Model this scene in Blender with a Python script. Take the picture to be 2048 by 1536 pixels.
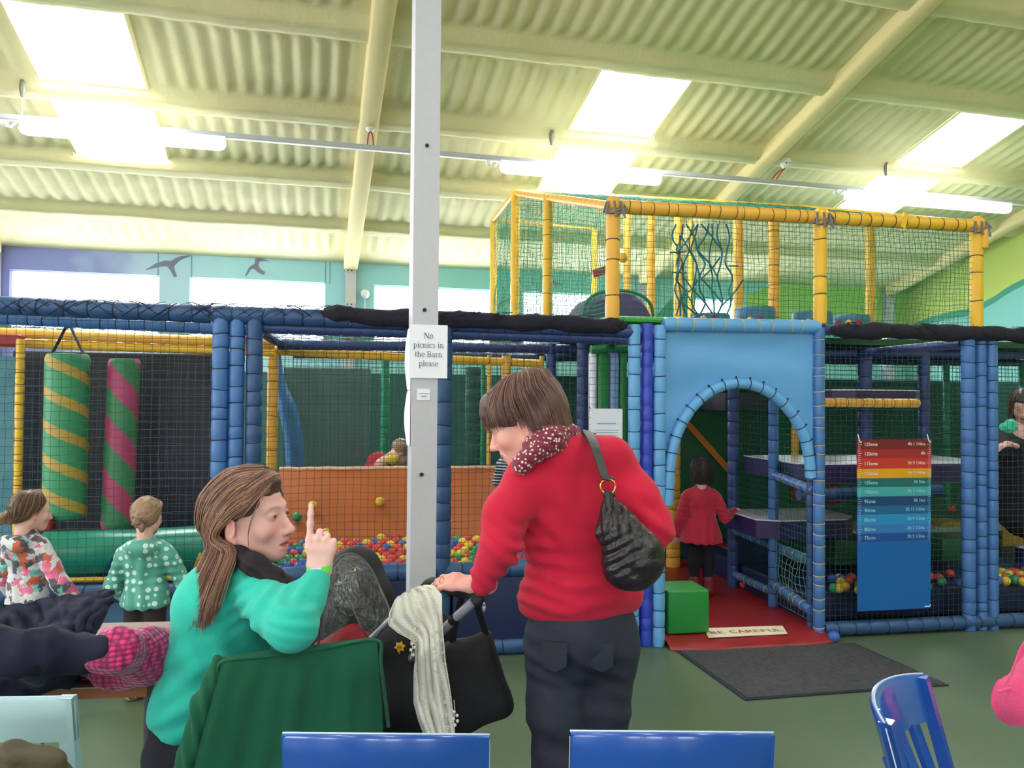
import bpy, bmesh, math, random
import numpy as np
from math import sin, cos, tan, atan, radians, pi, sqrt
from mathutils import Vector, Matrix, noise
random.seed(7)
RNG = np.random.default_rng(7)
SC = bpy.context.scene
COL = SC.collection
for _o in list(bpy.data.objects): bpy.data.objects.remove(_o)

# ---------------------------------------------------------------- camera
FPX = 1590.0
PITCH = atan(32/FPX); ROLL = .0078; EYE = 1.5
Xa = Vector((1, 0, 0)); Fa = Vector((0, cos(PITCH), sin(PITCH))); Ua = Vector((0, -sin(PITCH), cos(PITCH)))
Rc = cos(ROLL)*Xa + sin(ROLL)*Ua; Uc = -sin(ROLL)*Xa + cos(ROLL)*Ua; CAM = Vector((0, 0, EYE))
cam = bpy.data.cameras.new('camera'); cam_o = bpy.data.objects.new('camera', cam); COL.objects.link(cam_o)
cam.sensor_width = 36; cam.lens = 36*FPX/2048; cam.clip_start = .05; cam.clip_end = 200
cam_o.matrix_world = Matrix(((Rc.x, Uc.x, -Fa.x, 0), (Rc.y, Uc.y, -Fa.y, 0), (Rc.z, Uc.z, -Fa.z, EYE), (0, 0, 0, 1)))
SC.camera = cam_o
# ---------------------------------------------------------------- world, exposure
wd = bpy.data.worlds.new('overcast_sky'); SC.world = wd; wd.use_nodes = True
wd.node_tree.nodes['Background'].inputs[0].default_value = (.86, .93, 1, 1)
wd.node_tree.nodes['Background'].inputs[1].default_value = 6.0
SC.view_settings.view_transform = 'Standard'; SC.view_settings.look = 'None'
SC.view_settings.exposure = 0.0; SC.view_settings.gamma = 1; SC.view_settings.use_curve_mapping = False

# frames: the hall (s along the far wall, w away from the camera) and the play frame (s along its front, d into it)
TB = radians(14.3); TS = radians(10.4); WALL = 9.7; TA = .26; EAVE = 3.13
Ba = Vector((cos(TB), sin(TB), 0)); Bn = Vector((-sin(TB), cos(TB), 0))
Sa = Vector((cos(TS), sin(TS), 0)); Sn = Vector((-sin(TS), cos(TS), 0)); SO = Vector((.856, 4.891, 0))
def ray(u, v): return Fa + (u-1024)/FPX*Rc - (v-768)/FPX*Uc
def P(u, v, D):
    d = ray(u, v); return CAM + d*(D/d.y)
def PL(u, v, o, n):
    d = ray(u, v); return CAM + d*((Vector(o)-CAM).dot(n)/d.dot(n))
def G(u, v, z=0): return PL(u, v, (0, 0, z), Vector((0, 0, 1)))
def FB(s, w, z): return Ba*s + Bn*w + Vector((0, 0, z))
def FS(s, d, z): return SO + Sa*s + Sn*d + Vector((0, 0, z))
def sB(u, w, v=400): return PL(u, v, Bn*w, Bn).dot(Ba)
def zB(u, v, w): return PL(u, v, Bn*w, Bn).z
def sS(u, d, v=800): return (PL(u, v, SO+Sn*d, Sn)-SO).dot(Sa)
def zS(u, v, d): return PL(u, v, SO+Sn*d, Sn).z
def roofz(w): return EAVE + TA*(WALL-abs(w))
BROT = Matrix.Rotation(TB, 3, 'Z'); SROT = Matrix.Rotation(TS, 3, 'Z')

# ---------------------------------------------------------------- daylight through the rooflights and windows
def area(name, p, sx, sy, zaxis, xaxis, watt, col=(1, 1, 1)):
    l = bpy.data.lights.new(name, 'AREA'); l.shape = 'RECTANGLE'; l.size = sx; l.size_y = sy; l.energy = watt; l.color = col
    o = bpy.data.objects.new(name, l); COL.objects.link(o)
    z = -Vector(zaxis).normalized(); x = Vector(xaxis).normalized(); y = z.cross(x)   # lamp shines along -z
    o.matrix_world = Matrix(((x.x, y.x, z.x, p.x), (x.y, y.y, z.y, p.y), (x.z, y.z, z.z, p.z), (0, 0, 0, 1)))
    return o
SKY = [(-2.03, -1.24), (2.19, 3.01), (5.62, 6.42), (-5.9, -5.1)]        # rooflight bays (s range)
SKYW = [(5.85, 6.69), (6.88, 7.71)]                                   # rooflight rows (w range)
FILL_SKYW = [(1.6, 2.9), (-2.6, -1.3), (-4.6, -3.3)]                                     # rooflights added out of view behind/above the camera for ambient fill
WIN = [(-6.9, -5.4), (-5.05, -3.5), (-3.17, -1.66), (-1.34, .17), (.74, 2.25), (2.6, 4.0), (4.8, 5.6), (6.0, 6.9), (7.3, 8.0)]
WZ = (2.05, 2.88)
for s0, s1 in SKY:
    for w0, w1 in SKYW:
        wc = (w0+w1)/2; area('daylight', FB((s0+s1)/2, wc, roofz(wc)+.16), .8, .86, Vector((0, 0, -1)) - Bn*TA, Ba, 85, (.93, .97, 1))
    for w0, w1 in FILL_SKYW:
        wc = (w0+w1)/2; sg = 1 if wc > 0 else -1
        area('daylight', FB((s0+s1)/2, wc, roofz(wc)+.16), .8, 1.3, Vector((0, 0, -1)) - Bn*TA*sg, Ba, 46, (.93, .97, 1))  # fill lamp over an added, unseen rooflight
for i, (s0, s1) in enumerate(WIN):
    area('daylight', FB((s0+s1)/2, WALL+.2, (WZ[0]+WZ[1])/2), s1-s0, WZ[1]-WZ[0], -Bn, Ba, 60*(s1-s0)/1.5, (.9, .95, 1))
FILL_BWIN = [(-7, -5), (-4, -2), (0, 2)]                  # windows added to the unseen wall behind the camera for front fill
for s0, s1 in FILL_BWIN:
    area('daylight', FB((s0+s1)/2, -9.9, 1.75), 2, 1.5, Bn, -Ba, 75, (.9, .95, 1))  # fill lamp outside an added window behind the camera
LWIN = [(-6, -3.5), (-2, .5), (1.5, 4), (5, 7)]                       # windows of the left gable
for w0, w1 in LWIN:
    area('daylight', FB(-9.2, (w0+w1)/2, 1.85), w1-w0, 1.5, Ba, Bn, 120, (.9, .95, 1))

# ---------------------------------------------------------------- materials
def lin(c):
    out = []
    for v in c:
        v = v/255.; out.append(v/12.92 if v <= .04045 else ((v+.055)/1.055)**2.4)
    return tuple(out)
MATS = {}
def mat(name, rgb=(128, 128, 128), rough=.6, metal=0, bump=None, var=None, attr=False, emit=0, spec=.5, sheen=0, coat=0, trans=0, alpha=1):
    if name in MATS: return MATS[name]
    m = bpy.data.materials.new(name); m.use_nodes = True; nt = m.node_tree; N = nt.nodes; L = nt.links
    b = N['Principled BSDF']; c = (*lin(rgb), 1)
    b.inputs['Base Color'].default_value = c; b.inputs['Roughness'].default_value = rough; b.inputs['Metallic'].default_value = metal
    b.inputs['Specular IOR Level'].default_value = spec; b.inputs['Sheen Weight'].default_value = sheen; b.inputs['Coat Weight'].default_value = coat
    b.inputs['Transmission Weight'].default_value = trans; b.inputs['Alpha'].default_value = alpha
    if emit: b.inputs['Emission Color'].default_value = c; b.inputs['Emission Strength'].default_value = emit
    tc = N.new('ShaderNodeTexCoord'); out = None
    if attr:
        a = N.new('ShaderNodeAttribute'); a.attribute_name = 'Col'; out = a.outputs['Color']
    if var:   # (scale, amount, second colour or None)
        n = N.new('ShaderNodeTexNoise'); n.inputs['Scale'].default_value = var[0]; n.inputs['Detail'].default_value = 5
        L.new(tc.outputs['Object'], n.inputs['Vector'])
        mx = N.new('ShaderNodeMix'); mx.data_type = 'RGBA'
        r = N.new('ShaderNodeMapRange'); r.inputs['From Min'].default_value = .35; r.inputs['From Max'].default_value = .65
        r.inputs['To Max'].default_value = var[1]; L.new(n.outputs['Fac'], r.inputs['Value']); L.new(r.outputs['Result'], mx.inputs['Factor'])
        c2 = var[2] if len(var) > 2 else tuple(v*.6 for v in rgb)
        mx.inputs[7].default_value = (*lin(c2), 1)
        if out: L.new(out, mx.inputs[6])
        else: mx.inputs[6].default_value = c
        out = mx.outputs[2]
    if out: L.new(out, b.inputs['Base Color'])
    if bump:  # (scale, strength, kind)
        k = bump[2] if len(bump) > 2 else 'noise'
        t = N.new({'noise': 'ShaderNodeTexNoise', 'voronoi': 'ShaderNodeTexVoronoi', 'wave': 'ShaderNodeTexWave'}[k])
        t.inputs['Scale'].default_value = bump[0]; L.new(tc.outputs['Object'], t.inputs['Vector'])
        if k == 'wave': t.inputs['Distortion'].default_value = 2
        bp = N.new('ShaderNodeBump'); bp.inputs['Strength'].default_value = bump[1]; bp.inputs['Distance'].default_value = .01
        L.new(t.outputs[0], bp.inputs['Height']); L.new(bp.outputs[0], b.inputs['Normal'])
    MATS[name] = m; return m

# ---------------------------------------------------------------- mesh builder
def onb(d):
    d = Vector(d).normalized(); a = Vector((0, 0, 1)) if abs(d.z) < .9 else Vector((1, 0, 0))
    x = d.cross(a).normalized(); return x, x.cross(d).normalized()
class MB:
    def __init__(s): s.v = []; s.f = []; s.m = []; s.c = None
    def add(s, vs, fs, mi=0):
        o = len(s.v); s.v += [tuple(v) for v in vs]; s.f += [tuple(i+o for i in f) for f in fs]; s.m += [mi]*len(fs); return s
    def box(s, c, size, rot=None, mi=0, bev=0):
        c = Vector(c); hx, hy, hz = [q/2 for q in size]
        if bev:
            bm = bmesh.new(); bmesh.ops.create_cube(bm, size=1)
            for v in bm.verts: v.co = Vector((v.co.x*2*hx, v.co.y*2*hy, v.co.z*2*hz))
            bmesh.ops.bevel(bm, geom=bm.edges[:], offset=bev, segments=3, affect='EDGES', profile=.5)
            vs = [v.co.copy() for v in bm.verts]; fs = [[v.index for v in f.verts] for f in bm.faces]; bm.free()
        else:
            vs = [Vector((x*hx, y*hy, z*hz)) for z in (-1, 1) for y in (-1, 1) for x in (-1, 1)]
            fs = [(0, 2, 3, 1), (4, 5, 7, 6), (0, 1, 5, 4), (2, 6, 7, 3), (0, 4, 6, 2), (1, 3, 7, 5)]
        if rot is not None: vs = [rot @ v for v in vs]
        return s.add([c+v for v in vs], fs, mi)
    def tube(s, pts, r, n=8, mi=0, cap=True, flat=1., up=None):
        pts = [Vector(p) for p in pts]; k = len(pts); rs = r if isinstance(r, (list, tuple, np.ndarray)) else [r]*k
        vs = []; px = None
        for i, p in enumerate(pts):
            t = (pts[min(i+1, k-1)]-pts[max(i-1, 0)])
            if t.length < 1e-9: t = Vector((0, 0, 1))
            t.normalize()
            if px is None: x = Vector(up).cross(t).normalized() if up is not None else onb(t)[0]
            else:
                x = px - t*px.dot(t)
                x = x.normalized() if x.length > 1e-6 else onb(t)[0]
            y = t.cross(x); px = x
            for j in range(n):
                a = 2*pi*j/n; vs.append(p + (x*cos(a) + y*sin(a)*flat)*rs[i])
        fs = [(i*n+j, i*n+(j+1) % n, (i+1)*n+(j+1) % n, (i+1)*n+j) for i in range(k-1) for j in range(n)]
        if cap: fs += [tuple(range(n-1, -1, -1)), tuple((k-1)*n+j for j in range(n))]
        return s.add(vs, fs, mi)
    def sphere(s, c, r, mi=0, nu=12, nv=8, rot=None):
        rr = r if isinstance(r, (tuple, list)) else (r, r, r); c = Vector(c); vs = []
        for i in range(nv+1):
            t = pi*i/nv
            for j in range(nu):
                a = 2*pi*j/nu; q = Vector((rr[0]*sin(t)*cos(a), rr[1]*sin(t)*sin(a), rr[2]*cos(t)))
                vs.append(c + (rot @ q if rot is not None else q))
        fs = [(i*nu+j, (i+1)*nu+j, (i+1)*nu+(j+1) % nu, i*nu+(j+1) % nu) for i in range(nv) for j in range(nu)]
        return s.add(vs, fs, mi)
    def torus(s, c, ax, R, r, n=24, m=8, mi=0):
        x, y = onb(ax); c = Vector(c); pts = [c+(x*cos(2*pi*i/n)+y*sin(2*pi*i/n))*R for i in range(n)]; z = Vector(ax).normalized(); vs = []
        for i in range(n):
            d = (pts[i]-c).normalized()
            for j in range(m): a = 2*pi*j/m; vs.append(pts[i]+(d*cos(a)+z*sin(a))*r)
        return s.add(vs, [(i*m+j, ((i+1) % n)*m+j, ((i+1) % n)*m+(j+1) % m, i*m+(j+1) % m) for i in range(n) for j in range(m)], mi)
    def prism(s, poly, off, mi=0):   # poly of 3D points, extruded by off
        n = len(poly); poly = [Vector(p) for p in poly]; off = Vector(off)
        return s.add(poly+[p+off for p in poly], [tuple(range(n)), tuple(range(2*n-1, n-1, -1))]+[(i, i+n, (i+1) % n+n, (i+1) % n) for i in range(n)], mi)
    def patch(s, grid, mi=0, thick=0, nrm=None):
        nu = len(grid); nv = len(grid[0]); vs = [Vector(p) for r in grid for p in r]
        fs = [(i*nv+j, (i+1)*nv+j, (i+1)*nv+j+1, i*nv+j+1) for i in range(nu-1) for j in range(nv-1)]
        if not thick: return s.add(vs, fs, mi)
        ns = []
        for i in range(nu):
            for j in range(nv):
                a = Vector(grid[min(i+1, nu-1)][j])-Vector(grid[max(i-1, 0)][j]); b = Vector(grid[i][min(j+1, nv-1)])-Vector(grid[i][max(j-1, 0)])
                q = a.cross(b); ns.append(q.normalized() if q.length > 1e-9 else Vector((0, 0, 1)))
        o = nu*nv; vs2 = vs+[v-q*thick for v, q in zip(vs, ns)]
        fs2 = fs+[tuple(reversed([i+o for i in f])) for f in fs]
        rim = [i*nv for i in range(nu)]+[(nu-1)*nv+j for j in range(1, nv)]+[i*nv+nv-1 for i in range(nu-2, -1, -1)]+[j for j in range(nv-2, 0, -1)]
        fs2 += [(rim[i], rim[(i+1) % len(rim)], rim[(i+1) % len(rim)]+o, rim[i]+o) for i in range(len(rim))]
        return s.add(vs2, fs2, mi)
def mk(name, mb, mats, parent=None, smooth=True, origin=None, ang=40):
    """links the builder's content (world coordinates) as one mesh object"""
    me = bpy.data.meshes.new(name); org = Vector((0, 0, 0))
    if parent is not None: org = worg(parent)
    elif origin is not None: org = Vector(origin)
    else:
        a = np.array(mb.v); org = Vector(((a[:, 0].min()+a[:, 0].max())/2, (a[:, 1].min()+a[:, 1].max())/2, a[:, 2].min()))
    me.from_pydata([(v[0]-org.x, v[1]-org.y, v[2]-org.z) for v in mb.v], [], mb.f)
    mats = mats if isinstance(mats, (list, tuple)) else [mats]
    for m in mats: me.materials.append(m)
    me.polygons.foreach_set('material_index', mb.m)
    if mb.c is not None:
        at = me.color_attributes.new('Col', 'FLOAT_COLOR', 'POINT'); cc = np.ones((len(mb.v), 4), dtype=np.float32); cc[:, :3] = mb.c; at.data.foreach_set('color', cc.ravel())
    if smooth:
        me.polygons.foreach_set('use_smooth', [True]*len(me.polygons))
        if ang: me.set_sharp_from_angle(angle=radians(ang))
    me.update()
    o = bpy.data.objects.new(name, me); COL.objects.link(o)
    if parent is not None: o.parent = parent
    else: o.location = org
    return o
def worg(o):
    p = Vector((0, 0, 0))
    while o is not None: p += o.location; o = o.parent
    return p
def tag(o, label, cat=None, group=None, kind=None):
    o['label'] = label
    if cat: o['category'] = cat
    if group: o['group'] = group
    if kind: o['kind'] = kind
    return o
def thing(name, label, cat, loc, group=None):
    o = bpy.data.objects.new(name, None); COL.objects.link(o); o.location = Vector(loc); o.empty_display_size = .1
    return tag(o, label, cat, group)
def struct(name, mb, mats, smooth=False, parent=None, **k):
    o = mk(name, mb, mats, parent, smooth, origin=None if parent else (0, 0, 0), **k)
    if parent is None: o['kind'] = 'structure'
    return o
def copy_tree(o, parent=None):
    c = o.copy(); COL.objects.link(c)
    if parent: c.parent = parent
    for ch in o.children: copy_tree(ch, c)
    return c
def lerp(a, b, t): return a+(b-a)*t
def interp_poly(pts, t):
    """pts: list of (key, *values), t in key units"""
    ks = [p[0] for p in pts]
    return [float(np.interp(t, ks, [p[i] for p in pts])) for i in range(1, len(pts[0]))]
def spline(pts, n):
    """Catmull-Rom through 3D points"""
    pts = [Vector(p) for p in pts]; q = [pts[0]*2-pts[1]]+pts+[pts[-1]*2-pts[-2]]; out = []; k = len(pts)-1
    for i in range(n):
        t = i/(n-1)*k; j = min(int(t), k-1); t -= j; a, b, c, d = q[j:j+4]
        out.append(.5*((2*b)+(c-a)*t+(2*a-5*b+4*c-d)*t*t+(3*b-a-3*c+d)*t**3))
    return out

# padded play-frame tube with its lacing ties
def pad(mb, p0, p1, r=.043, pitch=.095, mi=0, ti=1, jit=.25, tie=True, n=12):
    p0 = Vector(p0); p1 = Vector(p1); d = p1-p0; L = d.length; k = max(1, int(L/pitch)); ts = [0]
    for i in range(1, k): ts.append((i+random.uniform(-jit, jit))/k)
    ts.append(1); pts = []; rs = []
    for i in range(len(ts)-1):
        a, b = ts[i], ts[i+1]
        for q, s in ((0.02, .93), (.12, .995), (.5, 1.02), (.88, .995), (.98, .93)):
            pts.append(p0+d*(a+(b-a)*q)); rs.append(r*s)
    mb.tube(pts, rs, n, mi)
    if tie:
        for t in ts[1:-1]:
            e = d.normalized(); x, y = onb(e); tl = (x*random.uniform(-.12, .12)+y*random.uniform(-.12, .12))
            mb.torus(p0+d*t, e+tl, r*.955, .0028, 14, 5, ti)
    return mb
# knotted net, bilinear patch between four corners
def net(mb, a, b, c, d, cell=.042, r=.0013, wob=.006, sag=None, mi=0, seed=0, hole=None):
    """a-b bottom edge, d-c top edge"""
    a, b, c, d = map(Vector, (a, b, c, d)); nu = max(2, int(((b-a).length+(c-d).length)/2/cell)); nv = max(2, int(((d-a).length+(c-b).length)/2/cell))
    nn = (b-a).cross(d-a).normalized(); g = []
    for i in range(nu+1):
        row = []
        for j in range(nv+1):
            u, v = i/nu, j/nv; p = a.lerp(b, u).lerp(d.lerp(c, u), v)
            w = Vector((i*.21+seed*9, j*.21, seed*3.3)); q = noise.noise_vector(w)+noise.noise_vector(w*3.1)*.45
            e = min(1, 6*min(u, 1-u, v, 1-v)+.15)
            p = p+q*wob*e + (nn*sag(u, v) if sag else Vector((0, 0, 0))); row.append(p)
        g.append(row)
    for i in range(nu+1):
        if i and hole is None: pass
        mb.tube(g[i], r, 3, mi, cap=False)
    for j in range(nv+1): mb.tube([g[i][j] for i in range(nu+1)], r, 3, mi, cap=False)
    return mb
# ================================================================ the hall
M_floor = mat('green_vinyl_floor', (92, 108, 82), .42, bump=(3, .05), var=(1.4, .45, (78, 96, 72)))
M_foam = mat('sprayed_foam_cream', (226, 214, 170), .8, bump=(26, .35), var=(.7, .8, (208, 204, 152)))
M_beam = mat('foamed_rafter', (232, 214, 158), .75, bump=(9, .3))
M_steel = mat('painted_steel', (196, 194, 206), .5, var=(30, .12, (170, 170, 176)))
M_wallb = mat('mural_sky', (165, 214, 224), .8)
M_plain = mat('cream_wall', (214, 208, 182), .85)
M_lime = mat('mural_lime', (190, 204, 112), .85, var=(2, .35, (160, 190, 100)))
M_hill = mat('mural_teal_hill', (70, 148, 128), .85)
M_aqua = mat('mural_aqua', (124, 190, 186), .85)
M_bird = mat('painted_bird', (120, 122, 150), .8)
M_pane = mat('window_pane', (255, 255, 255), .1, trans=1, spec=.2)
M_white = mat('white_plastic', (235, 235, 238), .4)
M_dark = mat('black_hole', (18, 18, 22), .6)
# far-wall mural: violet cloud at the left turning to pale aqua
nt = M_wallb.node_tree; N = nt.nodes; L = nt.links; b = N['Principled BSDF']
tc = N.new('ShaderNodeTexCoord'); dp = N.new('ShaderNodeVectorMath'); dp.operation = 'DOT_PRODUCT'; dp.inputs[1].default_value = Ba
L.new(tc.outputs['Object'], dp.inputs[0]); nz = N.new('ShaderNodeTexNoise'); nz.inputs['Scale'].default_value = 1.1; nz.inputs['Detail'].default_value = 4
L.new(tc.outputs['Object'], nz.inputs['Vector']); ad = N.new('ShaderNodeMath'); ad.operation = 'MULTIPLY_ADD'; ad.inputs[1].default_value = 2.2
L.new(nz.outputs['Fac'], ad.inputs[0]); L.new(dp.outputs['Value'], ad.inputs[2]); mr = N.new('ShaderNodeMapRange'); mr.inputs['From Min'].default_value = -3.; mr.inputs['From Max'].default_value = 3.2
L.new(ad.outputs[0], mr.inputs['Value']); cr = N.new('ShaderNodeValToRGB'); L.new(mr.outputs[0], cr.inputs[0]); L.new(cr.outputs[0], b.inputs['Base Color'])
cr.color_ramp.elements[0].color = (*lin((122, 128, 196)), 1); cr.color_ramp.elements[1].color = (*lin((140, 204, 208)), 1)
for ps, cc in ((.28, (134, 142, 205)), (.36, (176, 200, 232)), (.5, (170, 216, 234))):
    e = cr.color_ramp.elements.new(ps); e.color = (*lin(cc), 1)
# glass lets light pass straight through
for m in (M_pane,):
    nt = m.node_tree; tr = nt.nodes.new('ShaderNodeBsdfTransparent'); mx = nt.nodes.new('ShaderNodeMixShader'); mx.inputs[0].default_value = .06
    gl = nt.nodes.new('ShaderNodeBsdfGlossy'); gl.inputs['Roughness'].default_value = .1
    nt.links.new(tr.outputs[0], mx.inputs[1]); nt.links.new(gl.outputs[0], mx.inputs[2]); nt.links.new(mx.outputs[0], nt.nodes['Material Output'].inputs[0])

S0, S1 = -9.0, 8.33
m = MB(); m.patch([[FB(s, w, 0) for w in (-9.7, 0, 9.8)] for s in (S0-.1, 0, S1+.1)]); struct('floor', m, M_floor)
def holed(mb, A, nrm, s0, s1, z0, z1, holes, th, mi=0):
    """wall in the plane through A(s), pierced by rectangular holes (s0,s1,z0,z1)"""
    ss = sorted({s0, s1, *[h[0] for h in holes], *[h[1] for h in holes]}); zz = sorted({z0, z1, *[h[2] for h in holes], *[h[3] for h in holes]})
    for i in range(len(ss)-1):
        for j in range(len(zz)-1):
            c = ((ss[i]+ss[i+1])/2, (zz[j]+zz[j+1])/2)
            if any(h[0] < c[0] < h[1] and h[2] < c[1] < h[3] for h in holes): continue
            q = [A(ss[i], zz[j]), A(ss[i+1], zz[j]), A(ss[i+1], zz[j+1]), A(ss[i], zz[j+1])]; mb.prism(q, nrm*th, mi)
m = MB(); holed(m, lambda s, z: FB(s, WALL, z), Bn, S0, S1, 0, EAVE+.05, [(a, b_, WZ[0], WZ[1]) for a, b_ in WIN], .12); struct('wall_back', m, M_wallb)
m = MB(); holed(m, lambda s, z: FB(s, -9.7, z), -Bn, S0, S1, 0, EAVE+.05, [(a, b_, 1, 2.5) for a, b_ in FILL_BWIN], .12); struct('wall_front', m, M_plain)
def gable(s, off):
    q = [FB(s, -9.8, 0), FB(s, 9.8, 0), FB(s, 9.8, roofz(9.8)+.1), FB(s, 0, roofz(0)+.1), FB(s, -9.8, roofz(9.8)+.1)]; return MB().prism(q, off)
m = MB(); holed(m, lambda w, z: FB(S0, w, z), -Ba, -9.8, 9.8, 0, EAVE, [(a, b_, 1.1, 2.6) for a, b_ in LWIN], .12); m.prism([FB(S0, -9.8, EAVE), FB(S0, 9.8, EAVE), FB(S0, 9.8, EAVE+.08), FB(S0, 0, roofz(0)+.1), FB(S0, -9.8, EAVE+.08)], -Ba*.12); struct('wall_left', m, M_plain); struct('wall_right', gable(S1, Ba*.12), M_lime)
nwin = 0
for holes, w, dirn, zz in ((WIN, WALL, Bn, WZ), (FILL_BWIN, -9.7, -Bn, (1, 2.5))):  # far wall windows, then the added fill windows behind the camera
    for a, b_ in holes:
        nwin += 1; f = MB(); c = FB((a+b_)/2, w, 0)+dirn*.06
        for z in zz: f.box(c+Vector((0, 0, z)), (b_-a, .06, .035), BROT)
        for s in (a, b_): f.box(FB(s, w, (zz[0]+zz[1])/2)+dirn*.06, (.035, .06, zz[1]-zz[0]), BROT)
        fr = struct('window_%d' % nwin, f, M_white)
        g = MB(); g.box(c+Vector((0, 0, (zz[0]+zz[1])/2)), (b_-a-.03, .006, zz[1]-zz[0]-.03), BROT); mk('window_pane', g, M_pane, fr, False)
for a, b_ in LWIN:
    nwin += 1; f = MB()
    for z in (1.1, 2.6): f.box(FB(S0-.06, (a+b_)/2, z), (.06, b_-a, .035), BROT)
    for w in (a, b_): f.box(FB(S0-.06, w, 1.85), (.06, .035, 1.5), BROT)
    fr = struct('window_%d' % nwin, f, M_white); g = MB(); g.box(FB(S0-.06, (a+b_)/2, 1.85), (.006, b_-a-.03, 1.47), BROT); mk('window_pane', g, M_pane, fr, False)
# roof lining: corrugated sheets under sprayed foam, purlins swelling through it
PURL = [4.75, 5.73, 6.785, 7.80, 8.75]
def smooth01(x): x = min(1, max(0, x)); return x*x*(3-2*x)
RAF = [(-7.16, -7.0), (-3.39, -3.23), (.38, .54), (4.15, 4.31), (7.92, 8.08)]
def roof_drop(s, w):
    dp = 0; mk_ = 1.0
    for p in PURL:
        q = abs(w-p); dp = max(dp, .075*(1-smooth01((q-.055)/.075))); mk_ = min(mk_, smooth01((q-.13)/.09))
    if w > 9.2: mk_ = min(mk_, smooth01((9.42-w)/.12))
    for a, b_ in RAF:
        q = max(a-s, s-b_, 0); mk_ = min(mk_, smooth01((q-.05)/.12))
    for a, b_ in SKY:
        for c, d in SKYW:
            q = max(a-s, s-b_, c-w, w-d, 0)
            if w < d+.05 and w > c-.05: mk_ = min(mk_, smooth01((q-.02)/.1))
    n1 = noise.noise(Vector((s*1.3, w*1.7, 3)))
    ph = s/.142+.25*noise.noise(Vector((s*.6, w*.4, 9)))
    return dp+mk_*(.0135+.005*n1)*(sin(2*pi*ph))+.006*noise.noise(Vector((s*6, w*6, 1)))+.012*n1
m = MB(); ns = 600; nw = 165; sa0, sa1, wa0, wa1 = -4.9, S1, 4.3, WALL+.05; grid = []
for i in range(ns+1):
    s = lerp(sa0, sa1, i/ns); grid.append([(FB(s, w, roofz(w)-roof_drop(s, w))) for w in [lerp(wa0, wa1, j/nw) for j in range(nw+1)]])
vs = [p for r in grid for p in r]; fs = []
for i in range(ns):
    sc_ = lerp(sa0, sa1, (i+.5)/ns); insky = [any(a < sc_ < b_ for a, b_ in SKY)]
    for j in range(nw):
        wc = lerp(wa0, wa1, (j+.5)/nw)
        if insky[0] and any(a < wc < b_ for a, b_ in SKYW): continue
        fs.append((i*(nw+1)+j, i*(nw+1)+j+1, (i+1)*(nw+1)+j+1, (i+1)*(nw+1)+j))
m.add(vs, fs)
def rfl(s0, s1, w0, w1, holes=()):
    A = lambda s, w: FB(s, w, roofz(w)); ss = sorted({s0, s1, *[h[0] for h in holes], *[h[1] for h in holes]}); ww = sorted({w0, w1, *[h[2] for h in holes], *[h[3] for h in holes]})
    for i in range(len(ss)-1):
        for j in range(len(ww)-1):
            c = ((ss[i]+ss[i+1])/2, (ww[j]+ww[j+1])/2)
            if any(h[0] < c[0] < h[1] and h[2] < c[1] < h[3] for h in holes): continue
            m.add([A(ss[i], ww[j]), A(ss[i], ww[j+1]), A(ss[i+1], ww[j+1]), A(ss[i+1], ww[j])], [(0, 1, 2, 3)])
h2 = [(a, b_, c, d) for a, b_ in SKY for c, d in FILL_SKYW+SKYW]
rfl(S0-.1, sa0, wa0, wa1, [h for h in h2 if h[1] < sa0]); rfl(S0-.1, S1+.1, 0, wa0, [h for h in h2 if 0 < h[2] < wa0]); rfl(S0-.1, S1+.1, -9.8, 0, [h for h in h2 if h[2] < 0])
struct('ceiling', m, M_foam, smooth=True, ang=0)
# rooflights: reveal and translucent sheet
k = 0
for a, b_ in SKY:
    for c, d in SKYW+FILL_SKYW:  # the last rows are the added fill rooflights
        nwin += 1; f = MB(); e = .02
        up = Vector((0, 0, .12))
        for (p, q) in (((a, c), (b_, c)), ((b_, c), (b_, d)), ((b_, d), (a, d)), ((a, d), (a, c))):
            A = FB(p[0], p[1], roofz(p[1])-.012); B = FB(q[0], q[1], roofz(q[1])-.012)
            wd_ = (B-A).normalized().cross(Vector((0, 0, 1)))*.022; f.add([A, B, B+up, A+up, A-wd_, B-wd_, B-wd_+up, A-wd_+up], [(0, 1, 2, 3), (4, 7, 6, 5), (0, 4, 5, 1), (3, 2, 6, 7)])
        fr = struct('window_%d' % nwin, f, M_beam)
        g = MB(); g.add([FB(a, c, roofz(c)+.1), FB(b_, c, roofz(c)+.1), FB(b_, d, roofz(d)+.1), FB(a, d, roofz(d)+.1)], [(0, 1, 2, 3)]); mk('rooflight_sheet', g, M_pane, fr, False)
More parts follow.
